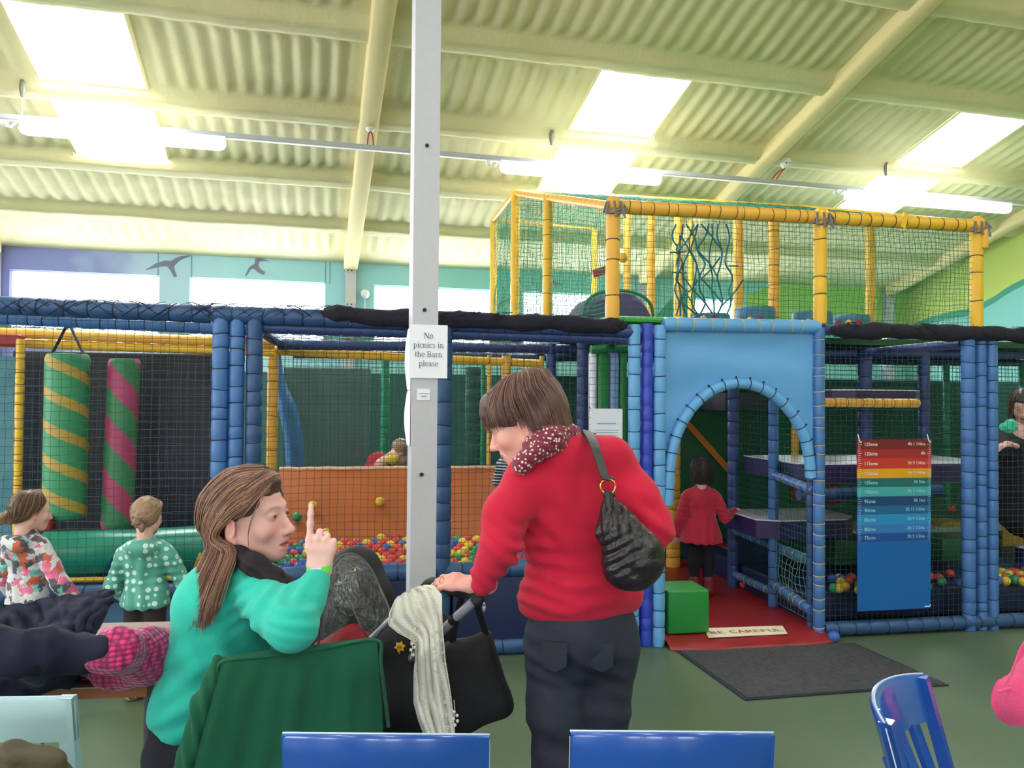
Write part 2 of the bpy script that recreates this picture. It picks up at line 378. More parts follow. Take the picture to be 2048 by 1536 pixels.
# rafters and wall columns
tr = 0
for a, b_ in RAF:
    tr += 1; m = MB(); dn = Vector((0, 0, -.125)); k = 60
    for sg, w0, w1 in ((1, 9.62, 0), (1, 0, -9.6)):
        g = []
        for i in range(k+1):
            w = lerp(w0, w1, i/k); j1 = .004*noise.noise(Vector((w*3, a, 0))); z = roofz(w)
            g.append([FB(a+j1, w, z+.02), FB(a+j1, w, z-.1), FB(a+.02, w, z-.12), FB((a+b_)/2, w, z-.126+j1), FB(b_-.02, w, z-.12), FB(b_-j1, w, z-.1), FB(b_-j1, w, z+.02)])
        m.patch(g)
    struct('trim_%d' % tr, m, M_beam, smooth=True, ang=60)
for a, b_ in RAF:
    tr += 1; m = MB(); c = (a+b_)/2
    m.box(FB(c, WALL-.09, 1.55), (.125, .012, 3.16), BROT); m.box(FB(c, WALL-.02, 1.55), (.125, .012, 3.16), BROT); m.box(FB(c, WALL-.055, 1.55), (.012, .07, 3.16), BROT)
    for z in (2.62, 3.02):
        m.box(FB(c-.01, WALL-.1, z), (.07, .012, .05), BROT, 0)
        for q in (-.025, .02): m.sphere(FB(c-.01+q, WALL-.11, z), .009, 1, 8, 5)
    struct('trim_%d' % tr, m, [M_steel, M_dark])
# panel seams, mural shapes on the far wall
for u in (316, 383, 651, 660, 1165):
    tr += 1; s = sB(u, WALL, 530); m = MB(); m.box(FB(s, WALL-.003, 3.0), (.008, .006, .26), BROT); struct('trim_%d' % tr, m, mat('seam', (110, 150, 160), .8))
def onwall(pts, th=.004, w=WALL): return MB().prism([PL(u, v, Bn*w, Bn)-Bn*th for u, v in pts], Bn*th*.9)
tr += 1; struct('trim_%d' % tr, onwall([(1500, 660), (1492, 592), (1530, 574), (1600, 566), (1790, 576), (1812, 582), (1812, 660)]), mat('mural_green', (150, 200, 96), .85, var=(2, .4, (176, 208, 120))))
tr += 1; struct('trim_%d' % tr, onwall([(1305, 640), (1340, 600), (1372, 578), (1392, 575), (1388, 640)]), M_hill)
# right gable mural: aqua valley under a teal ridge
def ongable(pts, th): return MB().prism([PL(u, v, Ba*S1, Ba)-Ba*th for u, v in pts], Ba*th*.9)
ridge = [(1815, 668), (1850, 652), (1890, 640), (1935, 632), (1962, 621), (1990, 606), (2010, 592), (2030, 580), (2060, 566), (2200, 520), (2350, 500)]
tr += 1; struct('trim_%d' % tr, ongable([(u, v-14) for u, v in ridge]+[(2350, 900), (1815, 900)], .006), M_hill)
tr += 1; struct('trim_%d' % tr, ongable(ridge+[(2350, 900), (1815, 900)], .010), M_aqua)
# painted birds
def bird(pts, lab):
    m = MB(); m.prism([PL(u, v, Bn*WALL, Bn)-Bn*.008 for u, v in pts], Bn*.006); tag(mk('painted_bird', m, M_bird, smooth=False), lab, 'bird cutout')
bird([(291, 540), (312, 527), (330, 521), (342, 522), (352, 516), (364, 512), (383, 511), (362, 519), (352, 527), (347, 534), (350, 543), (354, 553), (348, 554), (341, 541), (334, 532), (318, 533)], 'larger grey gull silhouette with wide wings on the pale blue wall')
bird([(490, 554), (496, 538), (503, 531), (509, 528), (511, 517), (520, 516), (539, 522), (524, 522), (518, 524), (516, 530), (520, 538), (530, 544), (527, 550), (516, 544), (508, 537), (501, 538), (495, 548)], 'smaller grey gull silhouette diving on the pale blue wall')
bird([(1100, 561), (1112, 563), (1126, 570), (1110, 571), (1104, 568)], 'bird wing silhouette on the far wall behind the yellow net tower')
bird([(993, 612), (1000, 604), (1010, 600), (1022, 596), (1016, 603), (1006, 606), (1000, 613), (996, 622)], 'low bird silhouette on the far wall beside the left net post')
# round alarm on the wall
m = MB(); c = PL(730, 588, Bn*(WALL-.03), Bn); m.tube([c, c-Bn*.025, c-Bn*.045], [.055, .052, .03], 24); m.tube([c+Vector((0, 0, -.05)), c+Vector((0, 0, -.5))], .006, 6)
tag(mk('wall_alarm', m, M_white), 'round white alarm disc on the far wall beside the steel column', 'alarm')

# light trunking, fittings
LW, LZ = 6.7, 3.6
def lp(u, v=300, dz=0): return PL(u, v, Bn*LW, Bn).dot(Ba)
trk = thing('light_trunking', 'long grey metal trunking hung under the roof carrying the tube lights', 'trunking', FB(0, LW, LZ))
m = MB(); s0, s1 = -5.5, 8.2; m.box(FB((s0+s1)/2, LW, LZ), (s1-s0, .05, .035), BROT); mk('channel', m, mat('galvanised', (178, 180, 190), .45, .3), trk, False)
m = MB(); m.box(FB((s0+s1)/2, LW, LZ-.021), (s1-s0, .03, .008), BROT); mk('lower_lip', m, M_white, trk, False)
for u, v in ((44, 240), (1103, 300), (1772, 370)):
    s = lp(u, v); m = MB(); c = FB(s, LW, LZ+.02); zt = roofz(LW)-.07
    m.tube([c, c+Vector((0, 0, zt-LZ-.07))], .004, 5); m.tube([Vector((c.x, c.y, zt-.08)), Vector((c.x, c.y, zt-.02)), Vector((c.x, c.y, zt+.05))], [.012, .024, .02], 8, 1); mk('hanger', m, [M_steel, mat('grey_bracket', (120, 120, 110), .5, .4)], trk)
M_tube = mat('fluorescent_tube', (250, 255, 244), .3, emit=11)
for i, (ua, ub, v, lab) in enumerate(((38, 452, 260, 'glowing fluorescent batten at the left, below the left pair of rooflights'), (1000, 1322, 340, 'glowing fluorescent batten in the middle, above the yellow net tower'), (1690, 2020, 400, 'glowing fluorescent batten nearest the right green gable wall'))):
    a, b_ = lp(ua, v), lp(ub, v); t = thing('fluorescent_light', lab, 'ceiling light', FB((a+b_)/2, LW, LZ-.03), 'tube lights on the trunking')
    m = MB(); m.tube([FB(s, LW, LZ-.075) for s in (a, a+.015, a+.05, b_-.05, b_-.015, b_)], [.014, .038, .05, .05, .038, .014], 14); mk('diffuser', m, M_tube, t)
    m = MB(); m.box(FB((a+b_)/2, LW, LZ-.03), (b_-a, .06, .03), BROT); mk('batten', m, M_white, t, False)
    m = MB(); m.tube([FB(a-.02, LW, LZ-.03), FB(a-.05, LW-.01, LZ-.075), FB(a-.09, LW, LZ-.07), FB(a-.1, LW, LZ-.03)], .009, 8); m.sphere(FB(a-.1, LW, LZ-.045), (.028, .028, .03)); mk('cable_end', m, M_white, t)
M_red = mat('red_cable', (190, 50, 50), .5)
for i, (u, v, s_, lab) in enumerate(((741, 253, 0, 'smoke detector with a red V of cable at the left rafter'), (1571, 328, 1, 'smoke detector with slanting red cable at the right rafter'))):
    c = PL(u, v, Bn*(LW+.05), Bn); t = thing('smoke_detector', lab, 'smoke detector', c)
    m = MB(); m.tube([c+Vector((0, 0, .045)), c+Vector((0, 0, .02)), c, c+Vector((0, 0, -.03)), c+Vector((0, 0, -.042))], [.05, .052, .048, .036, .02], 20); mk('head', m, M_white, t)
    m = MB()
    for q in (-.03, .03): m.sphere(c-Bn*.043+Ba*q*.5, (.012, .006, .006), 0, 8, 5)
    mk('vents', m, M_dark, t); base = PL(u-(0 if not s_ else 26), v+36, Bn*(LW+.02), Bn); m = MB()
    for q in (-.025, .025): m.tube(spline([c+Vector((0, 0, -.04)), c.lerp(base, .5)+Ba*q*.7, base+Ba*q, base+Ba*q+Vector((0, 0, -.03))], 10), .0055, 6)
    mk('cable', m, M_red, t)

# the steel pillar with its notices
pc = P(850, 700, 3.5); ps, pw = pc.dot(Ba), pc.dot(Bn); pt = thing('steel_pillar', 'tall pale grey painted steel pillar in the middle of the hall', 'pillar', FB(ps, pw+.06, 0)); pt['kind'] = 'structure'
m = MB(); ph = roofz(pw)-.1
m.box(FB(ps, pw, ph/2), (.115, .006, ph), BROT, 0, .002); m.box(FB(ps-.052, pw+.06, ph/2), (.011, .12, ph), BROT); m.box(FB(ps+.052, pw+.06, ph/2), (.011, .12, ph), BROT); m.box(FB(ps, pw+.12, ph/2), (.115, .006, ph), BROT)
m.box(FB(ps, pw+.06, .006), (.2, .2, .012), BROT); mk('column', m, M_steel, pt, False)
m = MB()
for u, v in ((854, 291), (849, 620), (843, 949)): c = PL(u, v, FB(ps, pw-.004, 0), Bn); m.tube([c, c-Bn*.004], .0085, 12)
mk('bolt_hole', m, M_dark, pt)
# hand-set serif lettering: strokes per glyph on a 1-unit x-height body
M_ink = mat('dark_ink', (62, 66, 84), .8); M_paper = mat('white_paper', (240, 240, 252), .6)
def arc(cx, cy, rx, ry, a0, a1, n=9): return [(cx+rx*cos(radians(lerp(a0, a1, i/n))), cy+ry*sin(radians(lerp(a0, a1, i/n)))) for i in range(n+1)]
SER = {
 'N': (1.45, [([(.18, 0), (.18, 1.4)], .09), ([(.18, 1.4), (1.2, 0)], .2), ([(1.2, 0), (1.2, 1.4)], .09), ([(0, 1.4), (.3, 1.4)], .07), ([(0, 0), (.38, 0)], .07), ([(1.0, 1.4), (1.4, 1.4)], .07)]),
 'o': (.98, [(arc(.46, .48, .38, .48, 40, 220), .15), (arc(.46, .48, .38, .48, 220, 400), .13)]),
 'p': (1.05, [([(.25, -.5), (.25, .95)], .16), (arc(.48, .48, .4, .46, -140, 140), .12), ([(.05, -.5), (.5, -.5)], .07), ([(.05, .9), (.25, .95)], .07)]),
 'i': (.55, [([(.27, 0), (.27, .92)], .17), ([(.05, 0), (.5, 0)], .07), ([(.07, .88), (.27, .92)], .08), ([(.27, 1.25), (.28, 1.38)], .18)]),
 'c': (.85, [(arc(.48, .48, .4, .46, 50, 310), .13)]),
 'n': (1.1, [([(.25, 0), (.25, .92)], .16), (arc(.52, .6, .3, .33, 150, 0), .1), ([(.82, .6), (.82, 0)], .16), ([(.05, 0), (.45, 0)], .07), ([(.62, 0), (1.05, 0)], .07), ([(.05, .88), (.25, .92)], .07)]),
 's': (.75, [(arc(.36, .7, .24, .22, 40, 250)+arc(.36, .24, .26, .24, 70, -150), .11)]),
 't': (.62, [([(.28, 1.25), (.28, .2)], .15), (arc(.45, .18, .17, .15, 180, 300, 5), .1), ([(.02, .92), (.58, .92)], .08)]),
 'h': (1.1, [([(.25, 0), (.25, 1.45)], .16), (arc(.52, .6, .3, .33, 150, 0), .1), ([(.82, .6), (.82, 0)], .16), ([(.05, 0), (.45, 0)], .07), ([(.62, 0), (1.05, 0)], .07), ([(.05, 1.42), (.25, 1.45)], .07)]),
 'e': (.88, [(arc(.46, .48, .37, .46, 5, 310), .12), ([(.1, .52), (.82, .52)], .07)]),
 'B': (1.2, [([(.25, 0), (.25, 1.4)], .18), ([(.02, 1.4), (.6, 1.4)], .07), ([(.02, 0), (.6, 0)], .07), (arc(.6, 1.06, .33, .34, 90, -90), .12), (arc(.6, .36, .42, .36, 90, -90), .14), ([(.25, .72), (.6, .72)], .07)]),
 'a': (.9, [(arc(.42, .66, .26, .28, 150, 0), .11), ([(.68, .7), (.68, .05)], .15), (arc(.38, .25, .27, .25, 70, 330), .11), ([(.68, .05), (.85, .02)], .08)]),
 'r': (.75, [([(.25, 0), (.25, .92)], .16), (arc(.5, .62, .24, .28, 170, 60), .11), ([(.05, 0), (.5, 0)], .07)]),
 'l': (.52, [([(.25, 0), (.25, 1.45)], .16), ([(.03, 0), (.48, 0)], .07), ([(.05, 1.42), (.25, 1.45)], .07)]),
}
def strokes(mb, text, o, ex, ey, en, size, glyphs, mi=0, center=True, lift=.0008):
    wdt = sum(glyphs[c][0] if c in glyphs else .55 for c in text)*size; x = -wdt/2 if center else 0
    for ch in text:
        if ch not in glyphs: x += .55*size; continue
        w, st = glyphs[ch]
        for pts, th in st:
            q = [Vector((x+a*size, b*size)) for a, b in pts]; th *= size/2; vs = []
            for i, p in enumerate(q):
                t = q[min(i+1, len(q)-1)]-q[max(i-1, 0)]; t.normalize(); nn = Vector((-t.y, t.x))*th
                e = t*th*.4*(1 if i == len(q)-1 else -1 if i == 0 else 0)
                for z in (p+nn+e, p-nn+e): vs.append(o+ex*z.x+ey*z.y+en*lift)
            mb.add(vs, [(2*i, 2*i+1, 2*i+3, 2*i+2) for i in range(len(q)-1)], mi)
        x += w*size
def sheetpaper(c, w, h, bend=.0, lean=0, ex=Ba, n=10):
    m = MB(); en = Vector((0, 0, 1)).cross(ex)*-1
    m.patch([[c+ex*w*(i/n-.5)+Vector((0, 0, h*(j/n-.5)))-Bn*(bend*(2*(i/n)-1)**2) for j in range(n+1)] for i in range(n+1)], 0, .0006); return m
c = PL(857, 703, FB(ps, pw-.012, 0), Bn); nt_ = thing('notice', 'white paper notice reading No picnics in the Barn please on the pillar', 'notice', c-Vector((0, 0, .117)))
mk('paper', sheetpaper(c, .168, .235, .0), M_paper, nt_, False)
m = MB(); zU = Vector((0, 0, 1)); o = c-Bn*.003
for i, t in enumerate(('No', 'picnics in', 'the Barn', 'please')): strokes(m, t, o+zU*(.061-.0405*i)+zU*-.004, Ba, zU, -Bn, .0172, SER)
mk('lettering', m, M_ink, nt_, False)
c = PL(847, 789, FB(ps, pw-.006, 0), Bn); t = thing('small_label', 'tiny white label stuck on the pillar below the picnic notice', 'label', c)
m = MB(); m.box(c, (.058, .0015, .05), BROT); mk('label_card', m, M_paper, t, False)
m = MB(); 
for i, w in enumerate((.042, .028)):
    m.box(c-Bn*.0015+Vector((.002, 0, .004-.012*i)), (w, .0008, .0022+.002*i), BROT)
mk('printed_line', m, mat('grey_ink', (150, 140, 160), .8), t, False)
for i, (v0, v1, lab) in enumerate(((655, 780, 'upper white leaflet curling off the left side of the pillar'), (782, 892, 'lower white leaflet curling off the left side of the pillar'))):
    m = MB(); g = []
    for j in range(13):
        v = lerp(v0, v1, j/12); b0 = FB(ps-.06, pw+.01, P(816, v, 3.5).z); bulge = .003+.016*sin(pi*j/12)**.8
        g.append([b0-Ba*.001, b0-Ba*bulge*.7+Bn*.03, b0-Ba*bulge+Bn*.07, b0-Ba*bulge*.6+Bn*.11])
    m.patch(g, 0, .0006); tag(mk('leaflet', m, M_paper), lab, 'leaflet')
# ================================================================ the play frame
T_blue = mat('blue_padding', (66, 112, 176), .42, bump=(14, .12), var=(5, .3, (48, 84, 150)))
T_navy = mat('navy_padding', (44, 64, 120), .45, bump=(14, .12))
T_deep = mat('slate_blue_padding', (42, 76, 124), .45, bump=(14, .12))
T_sky = mat('light_blue_padding', (98, 160, 216), .4, bump=(9, .15))
T_royal = mat('royal_blue_padding', (52, 72, 190), .35, bump=(16, .3), var=(8, .3, (36, 50, 150)))
T_yel = mat('yellow_padding', (236, 184, 52), .45, bump=(12, .15), var=(4, .3, (214, 160, 40)))
T_org = mat('orange_yellow_padding', (232, 172, 66), .45, bump=(12, .15))
T_grn = mat('green_padding', (24, 140, 96), .45)
T_tie = mat('dark_tie', (24, 34, 66), .6); T_tieb = mat('brown_tie', (120, 84, 30), .6); T_tiey = mat('yellow_tie', (206, 176, 90), .6)
N_front = mat('grey_green_net', (46, 60, 66), .8); N_grn = mat('green_net', (34, 120, 92), .8); N_dk = mat('dark_teal_net', (24, 84, 76), .8); N_rope = mat('teal_rope', (28, 108, 124), .7); N_blk = mat('black_net_bundle', (26, 24, 40), .9, bump=(40, .8))
V_org = mat('orange_vinyl', (182, 98, 50), .4, bump=(5, .25), var=(2.5, .5, (160, 84, 44)))
V_navy = mat('navy_vinyl', (22, 32, 74), .5, bump=(6, .1)); V_sky = mat('light_blue_vinyl', (96, 158, 214), .42, bump=(3, .3))
V_grn = mat('green_vinyl', (34, 132, 60), .38, bump=(8, .08)); V_dgrn = mat('dark_green_vinyl', (24, 84, 58), .45); V_red = mat('red_vinyl', (150, 34, 38), .38, bump=(5, .35), var=(3, .4, (116, 26, 32)))
V_blk = mat('black_vinyl', (32, 36, 50), .55, bump=(4, .15)); V_purp = mat('purple_vinyl', (48, 34, 88), .4); V_wht = mat('glossy_pale_vinyl', (225, 225, 240), .2)
V_teal = mat('teal_green_vinyl', (20, 130, 108), .3); V_olive = mat('olive_yellow_vinyl', (170, 136, 40), .45)

frame = thing('play_structure', 'long blue padded soft play frame with netted bays across the hall', 'play frame', FS(-.8, 0, 0))
def fpost(u, d, z0, z1, r, mats, ties=True, v=800, par=frame, nm='post', pitch=.095):
    s = sS(u, d, v); m = MB(); pad(m, FS(s, d, z0), FS(s, d, z1), r, pitch, tie=ties); return mk(nm, m, mats, par)
def frail(s0, z0, s1, z1, d, r, mats, ties=True, d1=None, par=frame, nm='rail', pitch=.095):
    m = MB(); pad(m, FS(s0, d, z0), FS(s1, d if d1 is None else d1, z1), r, pitch, tie=ties); return mk(nm, m, mats, par)
LX = -4.3   # left end of the front, outside the picture
for u, mt, r in ((440, T_blue, .046), (473, T_blue, .042), (508, T_deep, .046)): fpost(u, 0, 0, 1.95, r, [mt, T_tie])
fpost(884, -.0, 0, 1.93, .054, [T_deep, T_tie], pitch=.11, v=1000)
for u in (1268, 1319): fpost(u, 0, 0, 1.97, .038, [T_sky, T_tie], pitch=.105)
fpost(1293, .02, 0, 1.98, .040, [T_royal, T_tie], False)
fpost(1638, 0, 0, 1.98, .036, [T_blue, T_tiey], pitch=.08); fpost(1622, .09, 0, 1.9, .03, [T_deep, T_tie])
for u, r in ((1936, .043), (1961, .036), (1983, .038)): fpost(u, 0, 0, 1.98, r, [T_blue, T_tie], pitch=.1)
sA, sB_, sC, sD, sE, sF, sG = [sS(u, 0) for u in (508, 884, 1268, 1319, 1638, 1936, 1983)]
SL = sS(440, 0)
frail(LX, 1.995, SL-.05, 1.965, 0, .05, [T_deep, T_tie], pitch=.12); frail(SL-.05, 1.965, sS(700, 0), 1.955, 0, .05, [T_deep, T_tie], pitch=.12)
frail(LX, 1.97, sA, 1.92, .5, .036, [T_blue, T_tie]); frail(LX, 1.915, sA, 1.875, 1.0, .033, [T_org, T_tieb], False); frail(LX, 1.85, sA, 1.815, 1.02, .03, [T_yel, T_tieb], False)
frail(sA, 1.9, sC, 1.88, .03, .034, [T_navy, T_tie], False); frail(sS(700, 0), 1.94, sC, 1.92, .0, .034, [T_navy, T_tie])
frail(sA+.04, .5, sC-.04, .5, 0, .05, [T_deep, T_tie], pitch=.12); frail(sA+.04, .05, sC-.04, .05, 0, .05, [T_deep, T_tie], pitch=.12)
frail(LX, .45, sA, .42, .0, .05, [T_deep, T_tie], pitch=.12)
frail(sD+.02, 1.975, sE, 1.985, 0, .043, [T_sky, T_tiey], pitch=.1)
frail(sE, 1.97, 5.2, 1.97, .03, .034, [T_navy, T_tie]); frail(sE+.03, .055, 5.2, .055, 0, .045, [T_deep, T_tie], pitch=.11)
for d in (1.2, 2.4): frail(sA, 1.88, 5.2, 1.92, d, .035, [T_navy, T_tie], False)
# side rails running into the frame
for s in (SL, sA, sC, sE, sF):
    m = MB(); pad(m, FS(s, .05, 1.9), FS(s, 2.4, 1.9), .034, .1, tie=False); mk('rail', m, [T_navy, T_tie], frame)
# bundled black net rolls along the top
def bundle(s0, z0, s1, z1, d, r):
    m = MB(); n = int((s1-s0)/.03); pts = []; rs = []
    for i in range(n+1):
        s = lerp(s0, s1, i/n); pts.append(FS(s, d+.02*noise.noise(Vector((s*3, 1, 0))), lerp(z0, z1, i/n)+.014*noise.noise(Vector((s*4, 0, 5))))); rs.append(r*(1+.35*noise.noise(Vector((s*7, 3, 1))))*min(1, .4+i*.2, .4+(n-i)*.2))
    m.tube(pts, rs, 14, 0)
    for k in range(int((s1-s0)*26)):
        s = random.uniform(s0, s1); c = FS(s, d, lerp(z0, z1, (s-s0)/(s1-s0))); a = random.uniform(-1, 2.5); rr = r*random.uniform(.95, 1.15)
        q = [c+Vector((0, 0, 1))*rr*sin(a+t)-Sn*rr*cos(a+t)+Sa*.05*t*random.choice((-1, 1)) for t in (0, .4, .8, 1.2)]; m.tube(q, .0022, 4, 0, False)
    return mk('net_roll', m, N_blk, frame)
bundle(sS(640, 0), 1.975, sC-.06, 1.955, -.02, .05); bundle(sE+.08, 1.965, 5.2, 1.965, -.02, .052)
m = MB()
for i in range(90):   # loose lacing over the left top rail
    s = random.uniform(LX, sS(700, 0)); c = FS(s, 0, 1.975); a = random.uniform(-.4, 1.2); m.tube([c+Vector((0, 0, 1))*.053*sin(a+t)-Sn*.053*cos(a+t)+Sa*.07*t*(1 if i % 2 else -1) for t in (-.8, -.4, 0, .4, .8, 1.2)], .002, 4, 0, False)
mk('lacing', m, T_tie, frame)
# front nets
def fnet(s0, s1, z0, z1, mt, cell=.042, d=0, seed=0, r=.0013, wob=.007, nm='net', par=frame, d1=None, z0b=None, z1b=None):
    m = MB(); d1 = d if d1 is None else d1
    net(m, FS(s0, d, z0), FS(s1, d1, z0 if z0b is None else z0b), FS(s1, d1, z1 if z1b is None else z1b), FS(s0, d, z1), cell, r, wob, seed=seed); return mk(nm, m, mt, par, False)
fnet(LX, SL-.04, .46, 1.96, N_front, .045, seed=1, r=.0014); fnet(sA+.04, sB_-.04, .54, 1.93, N_front, .042, seed=2, r=.0014); fnet(sB_+.04, sC-.04, .54, 1.93, N_front, .040, seed=3, r=.0014)
fnet(sE+.04, sF-.04, .1, 1.93, N_front, .036, seed=4, r=.0013, wob=.009); fnet(sG+.04, 5.2, .1, 1.93, N_front, .04, seed=5, r=.0013)
fnet(sA, sC, .54, 1.86, N_dk, .03, 1.35, 6, .0015); fnet(sA, sC, .4, 1.9, N_dk, .03, 2.4, 7, .0018); fnet(sD+1.3, 5.2, .1, 1.9, N_dk, .034, 1.25, 8, .0016); fnet(sC, 5.2, .1, 1.9, N_grn, .04, 2.45, 9, .002)
fnet(LX, SL, .5, 1.8, mat('pale_net', (92, 100, 112), .8), .045, .95, 10, .0012)
# navy lower panels under the ball pit
m = MB(); m.box(FS((sA+sB_)/2+.02, .0, .27), (sB_-sA-.14, .05, .38), SROT, 0, .015); mk('lower_panel', m, V_navy, frame)
m = MB(); m.box(FS((sB_+sC)/2, .0, .27), (sC-sB_-.14, .05, .38), SROT, 0, .015); mk('lower_panel', m, V_navy, frame)
# back walls of the frame
M_tarp = mat('dark_green_mesh_tarp', (48, 96, 88), .8, bump=(60, .5), var=(2, .6, (62, 90, 88)))
m = MB(); m.box(FS((LX+6)/2, 3.55, .88), (6-LX, .03, 1.76), SROT); mk('back_panel', m, M_tarp, frame)
m = MB(); m.box(FS(sS(655, 2.1), 2.1, 1.0), (sS(742, 2.1)-sS(568, 2.1), .03, 1.5), SROT); mk('back_panel', m, mat('grey_green_board', (84, 110, 108), .7, bump=(30, .2)), frame)
m = MB(); m.box(FS((LX+SL)/2+.1, 1.12, 1.12), (SL-LX-.35, .05, 1.36), SROT, 0, .01); mk('back_panel', m, V_blk, frame)
m = MB(); net(m, FS(LX, .1, 1.99), FS(sC, .1, 1.99), FS(sC, 3.5, 1.99), FS(LX, 3.5, 1.99), .045, .0014, .01, seed=50); mk('roof_net', m, N_dk, frame, False)
m = MB(); m.box(FS(2.4, 2.3, 1.99), (5.2, 2.4, .05), SROT); mk('deck', m, V_dgrn, frame)  # unseen cage floor, added to keep the bays below dark
m = MB(); m.box(FS(sS(1400, 0)-.02, .12, 2.005), (1.15, .2, .035), SROT, 0, .01); mk('deck_edge', m, mat('bright_green_vinyl', (70, 178, 66), .4), frame)
for u, d, r, z0, z1, mt in ((770, 2.0, .035, .6, 1.85, T_grn), (966, 2.0, .02, .6, 1.8, T_grn), (950, 2.6, .09, .5, 1.8, M_tarp), (1166, .75, .042, .1, 1.95, T_navy), (1182, .8, .03, .1, 1.95, T_navy), (1102, 1.2, .038, .1, 1.93, T_navy), (1467, 1.2, .046, .03, 1.93, T_navy), (1547, .62, .036, .03, 1.93, T_blue), (1730, 1.2, .055, .6, 1.93, T_navy), (1848, 1.2, .045, .6, 1.93, T_navy), (1893, 2.2, .03, .5, 1.9, T_grn), (1462, 2.3, .03, .3, 1.9, T_grn), (2046, 2.5, .04, .5, 1.9, T_grn)):
    fpost(u, d, z0, z1, r, [mt, T_tie], v=800)
fpost(1590, 1.3, .9, 1.9, .032, [T_org, T_tieb], False); fpost(1347, 2.0, .03, 1.93, .062, [T_org, T_tieb], v=900)
# net over the opening of the inner steps
fnet(sS(1547, .62), sE, .45, 1.75, N_grn, .042, .62, 11, .0013, d1=.05); fnet(sS(1467, 1.2), sS(1547, .62), .4, 1.7, N_dk, .042, 1.2, 12, .0013, d1=.62)

# entrance arch
ar = thing('entrance_arch', 'light blue vinyl panel with padded arch over the entrance', 'archway', FS((sD+sE)/2, 0, 0))
apx = [(1335, 1010), (1338, 960), (1344, 905), (1358, 858), (1382, 818), (1412, 789), (1448, 771), (1487, 767), (1524, 777), (1558, 799), (1588, 833), (1608, 872), (1618, 915), (1622, 960)]
ap = spline([PL(u, v, SO, Sn) for u, v in apx], 60); m = MB()
for i in range(20):
    a = ap[i*3]; b_ = ap[min(i*3+3, 59)]
cs = []; rs = []
for i in range(59):
    for q, s in ((0, .95 if i % 3 == 0 else 1.02), (.5, 1.03)): cs.append(ap[i].lerp(ap[i+1], q)); rs.append(.034*s)
m.tube(cs, rs, 12, 0)
for i in range(3, 58, 3): m.torus(ap[i], ap[i+1]-ap[i-1], .034, .003, 14, 5, 1); e = (ap[i+1]-ap[i-1]).normalized().cross(Sn); m.sphere(ap[i]+(e if e.z > 0 or i < 12 and e.x < 0 else e)*-.04*(1 if e.z < 0 else -1)-Sn*.012, .007, 1, 6, 4)
mk('arch_padding', m, [T_sky, T_tie], ar)
g = []; zt = 1.945; a0, a1 = sD+.03, sE-.03
for i, p in enumerate(ap):
    s = (p-SO).dot(Sa); z = p.z; row = []
    for j in range(15):
        t = j/14; sx = lerp(s, min(max(s, a0), a1) if 8 < i < 51 else (a0 if i <= 8 else a1), t**.7); zz = lerp(z, zt if 8 <= i <= 51 else lerp(z, zt, (i/8. if i < 8 else (59-i)/8.)), t)
        row.append(FS(sx, .015+.012*sin(zz*17+sx*2.2)*(t*(1-t)*3)+.006*noise.noise(Vector((sx*5, zz*9, 0))), zz))
    g.append(row)
m = MB(); m.patch(g, 0, .006); mk('panel', m, V_sky, ar)
# inner hallway panels
tun = thing('tunnel_wall', 'dark green padded wall with an orange diagonal stripe inside the entrance', 'padded wall', FS(sS(1415, 2.3), 2.3, 0))
m = MB(); cw = sS(1405, 2.3), sS(1470, 2.3); m.box(FS((cw[0]+cw[1])/2-.12, 2.3, .95), (.85, .04, 1.8), SROT, 0, .01); mk('panel', m, V_dgrn, tun)
m = MB(); a, b_ = PL(1368, 838, SO+Sn*2.26, Sn), PL(1458, 940, SO+Sn*2.26, Sn); q = (b_-a).normalized().cross(Sn)*.028; m.prism([a-q, b_-q, b_+q, a+q], Sn*.01); mk('stripe', m, mat('orange_stripe', (196, 120, 48), .5), tun, False)

# ---- ball pit: navy tray, orange slope, yellow goal frame
pit = thing('ball_pit', 'ball pit tray with a tall orange sloping back wall behind the net', 'ball pit', FS((sA+sC)/2, .6, 0))
m = MB(); m.box(FS((sA+sC)/2, .42, .42), (sC-sA, .72, .04), SROT); m.box(FS((sA+sC)/2, .42, .2), (sC-sA-.1, .6, .4), SROT); mk('tray', m, V_navy, pit, False)
zA = 1.0; g = []
for i in range(41):
    s = lerp(sA+.02, sC-.15, i/40); row = []
    for j in range(15): t = j/14; row.append(FS(s, lerp(.62, 1.2, t)+.012*noise.noise(Vector((s*3, t*3, 7))), lerp(.46, zA, t)+.01*noise.noise(Vector((s*4, t*4, 0)))))
    g.append(row)
m = MB(); m.patch(g, 0, .01); mk('sloping_wall', m, V_org, pit)
m = MB(); m.tube([FS(lerp(sA+.02, sC-.15, i/30), 1.2, zA+.006*noise.noise(Vector((i*.7, 0, 0)))) for i in range(31)], .012, 8); mk('top_edge', m, mat('pale_orange_edge', (236, 196, 160), .3), pit)
gl = thing('goal_frame', 'yellow padded goal frame standing behind the ball pit', 'frame', FS(sS(760, 1.28), 1.28, 0))
gz = 1.84; gs = sS(545, 1.28), sS(1083, 1.28)
for u, r in ((545, .038), (1012, .036), (978, .016), (1083, .018)):
    fpost(u, 1.28, 0, gz, r, [T_org, T_tieb], True, 800, gl, pitch=.12)
frail(gs[0]-.03, gz, gs[1], gz-.06, 1.28, .03, [T_yel, T_tieb], par=gl, pitch=.13)
gm = MB(); gm.tube([FS(lerp(gs[0], gs[1]-.4, i/30), 1.2, gz+.06-.0*i+.006*sin(i)) for i in range(31)], .018, 8); mk('rolled_net', gm, mat('grey_net_roll', (120, 142, 128), .9, bump=(50, .8)), gl)

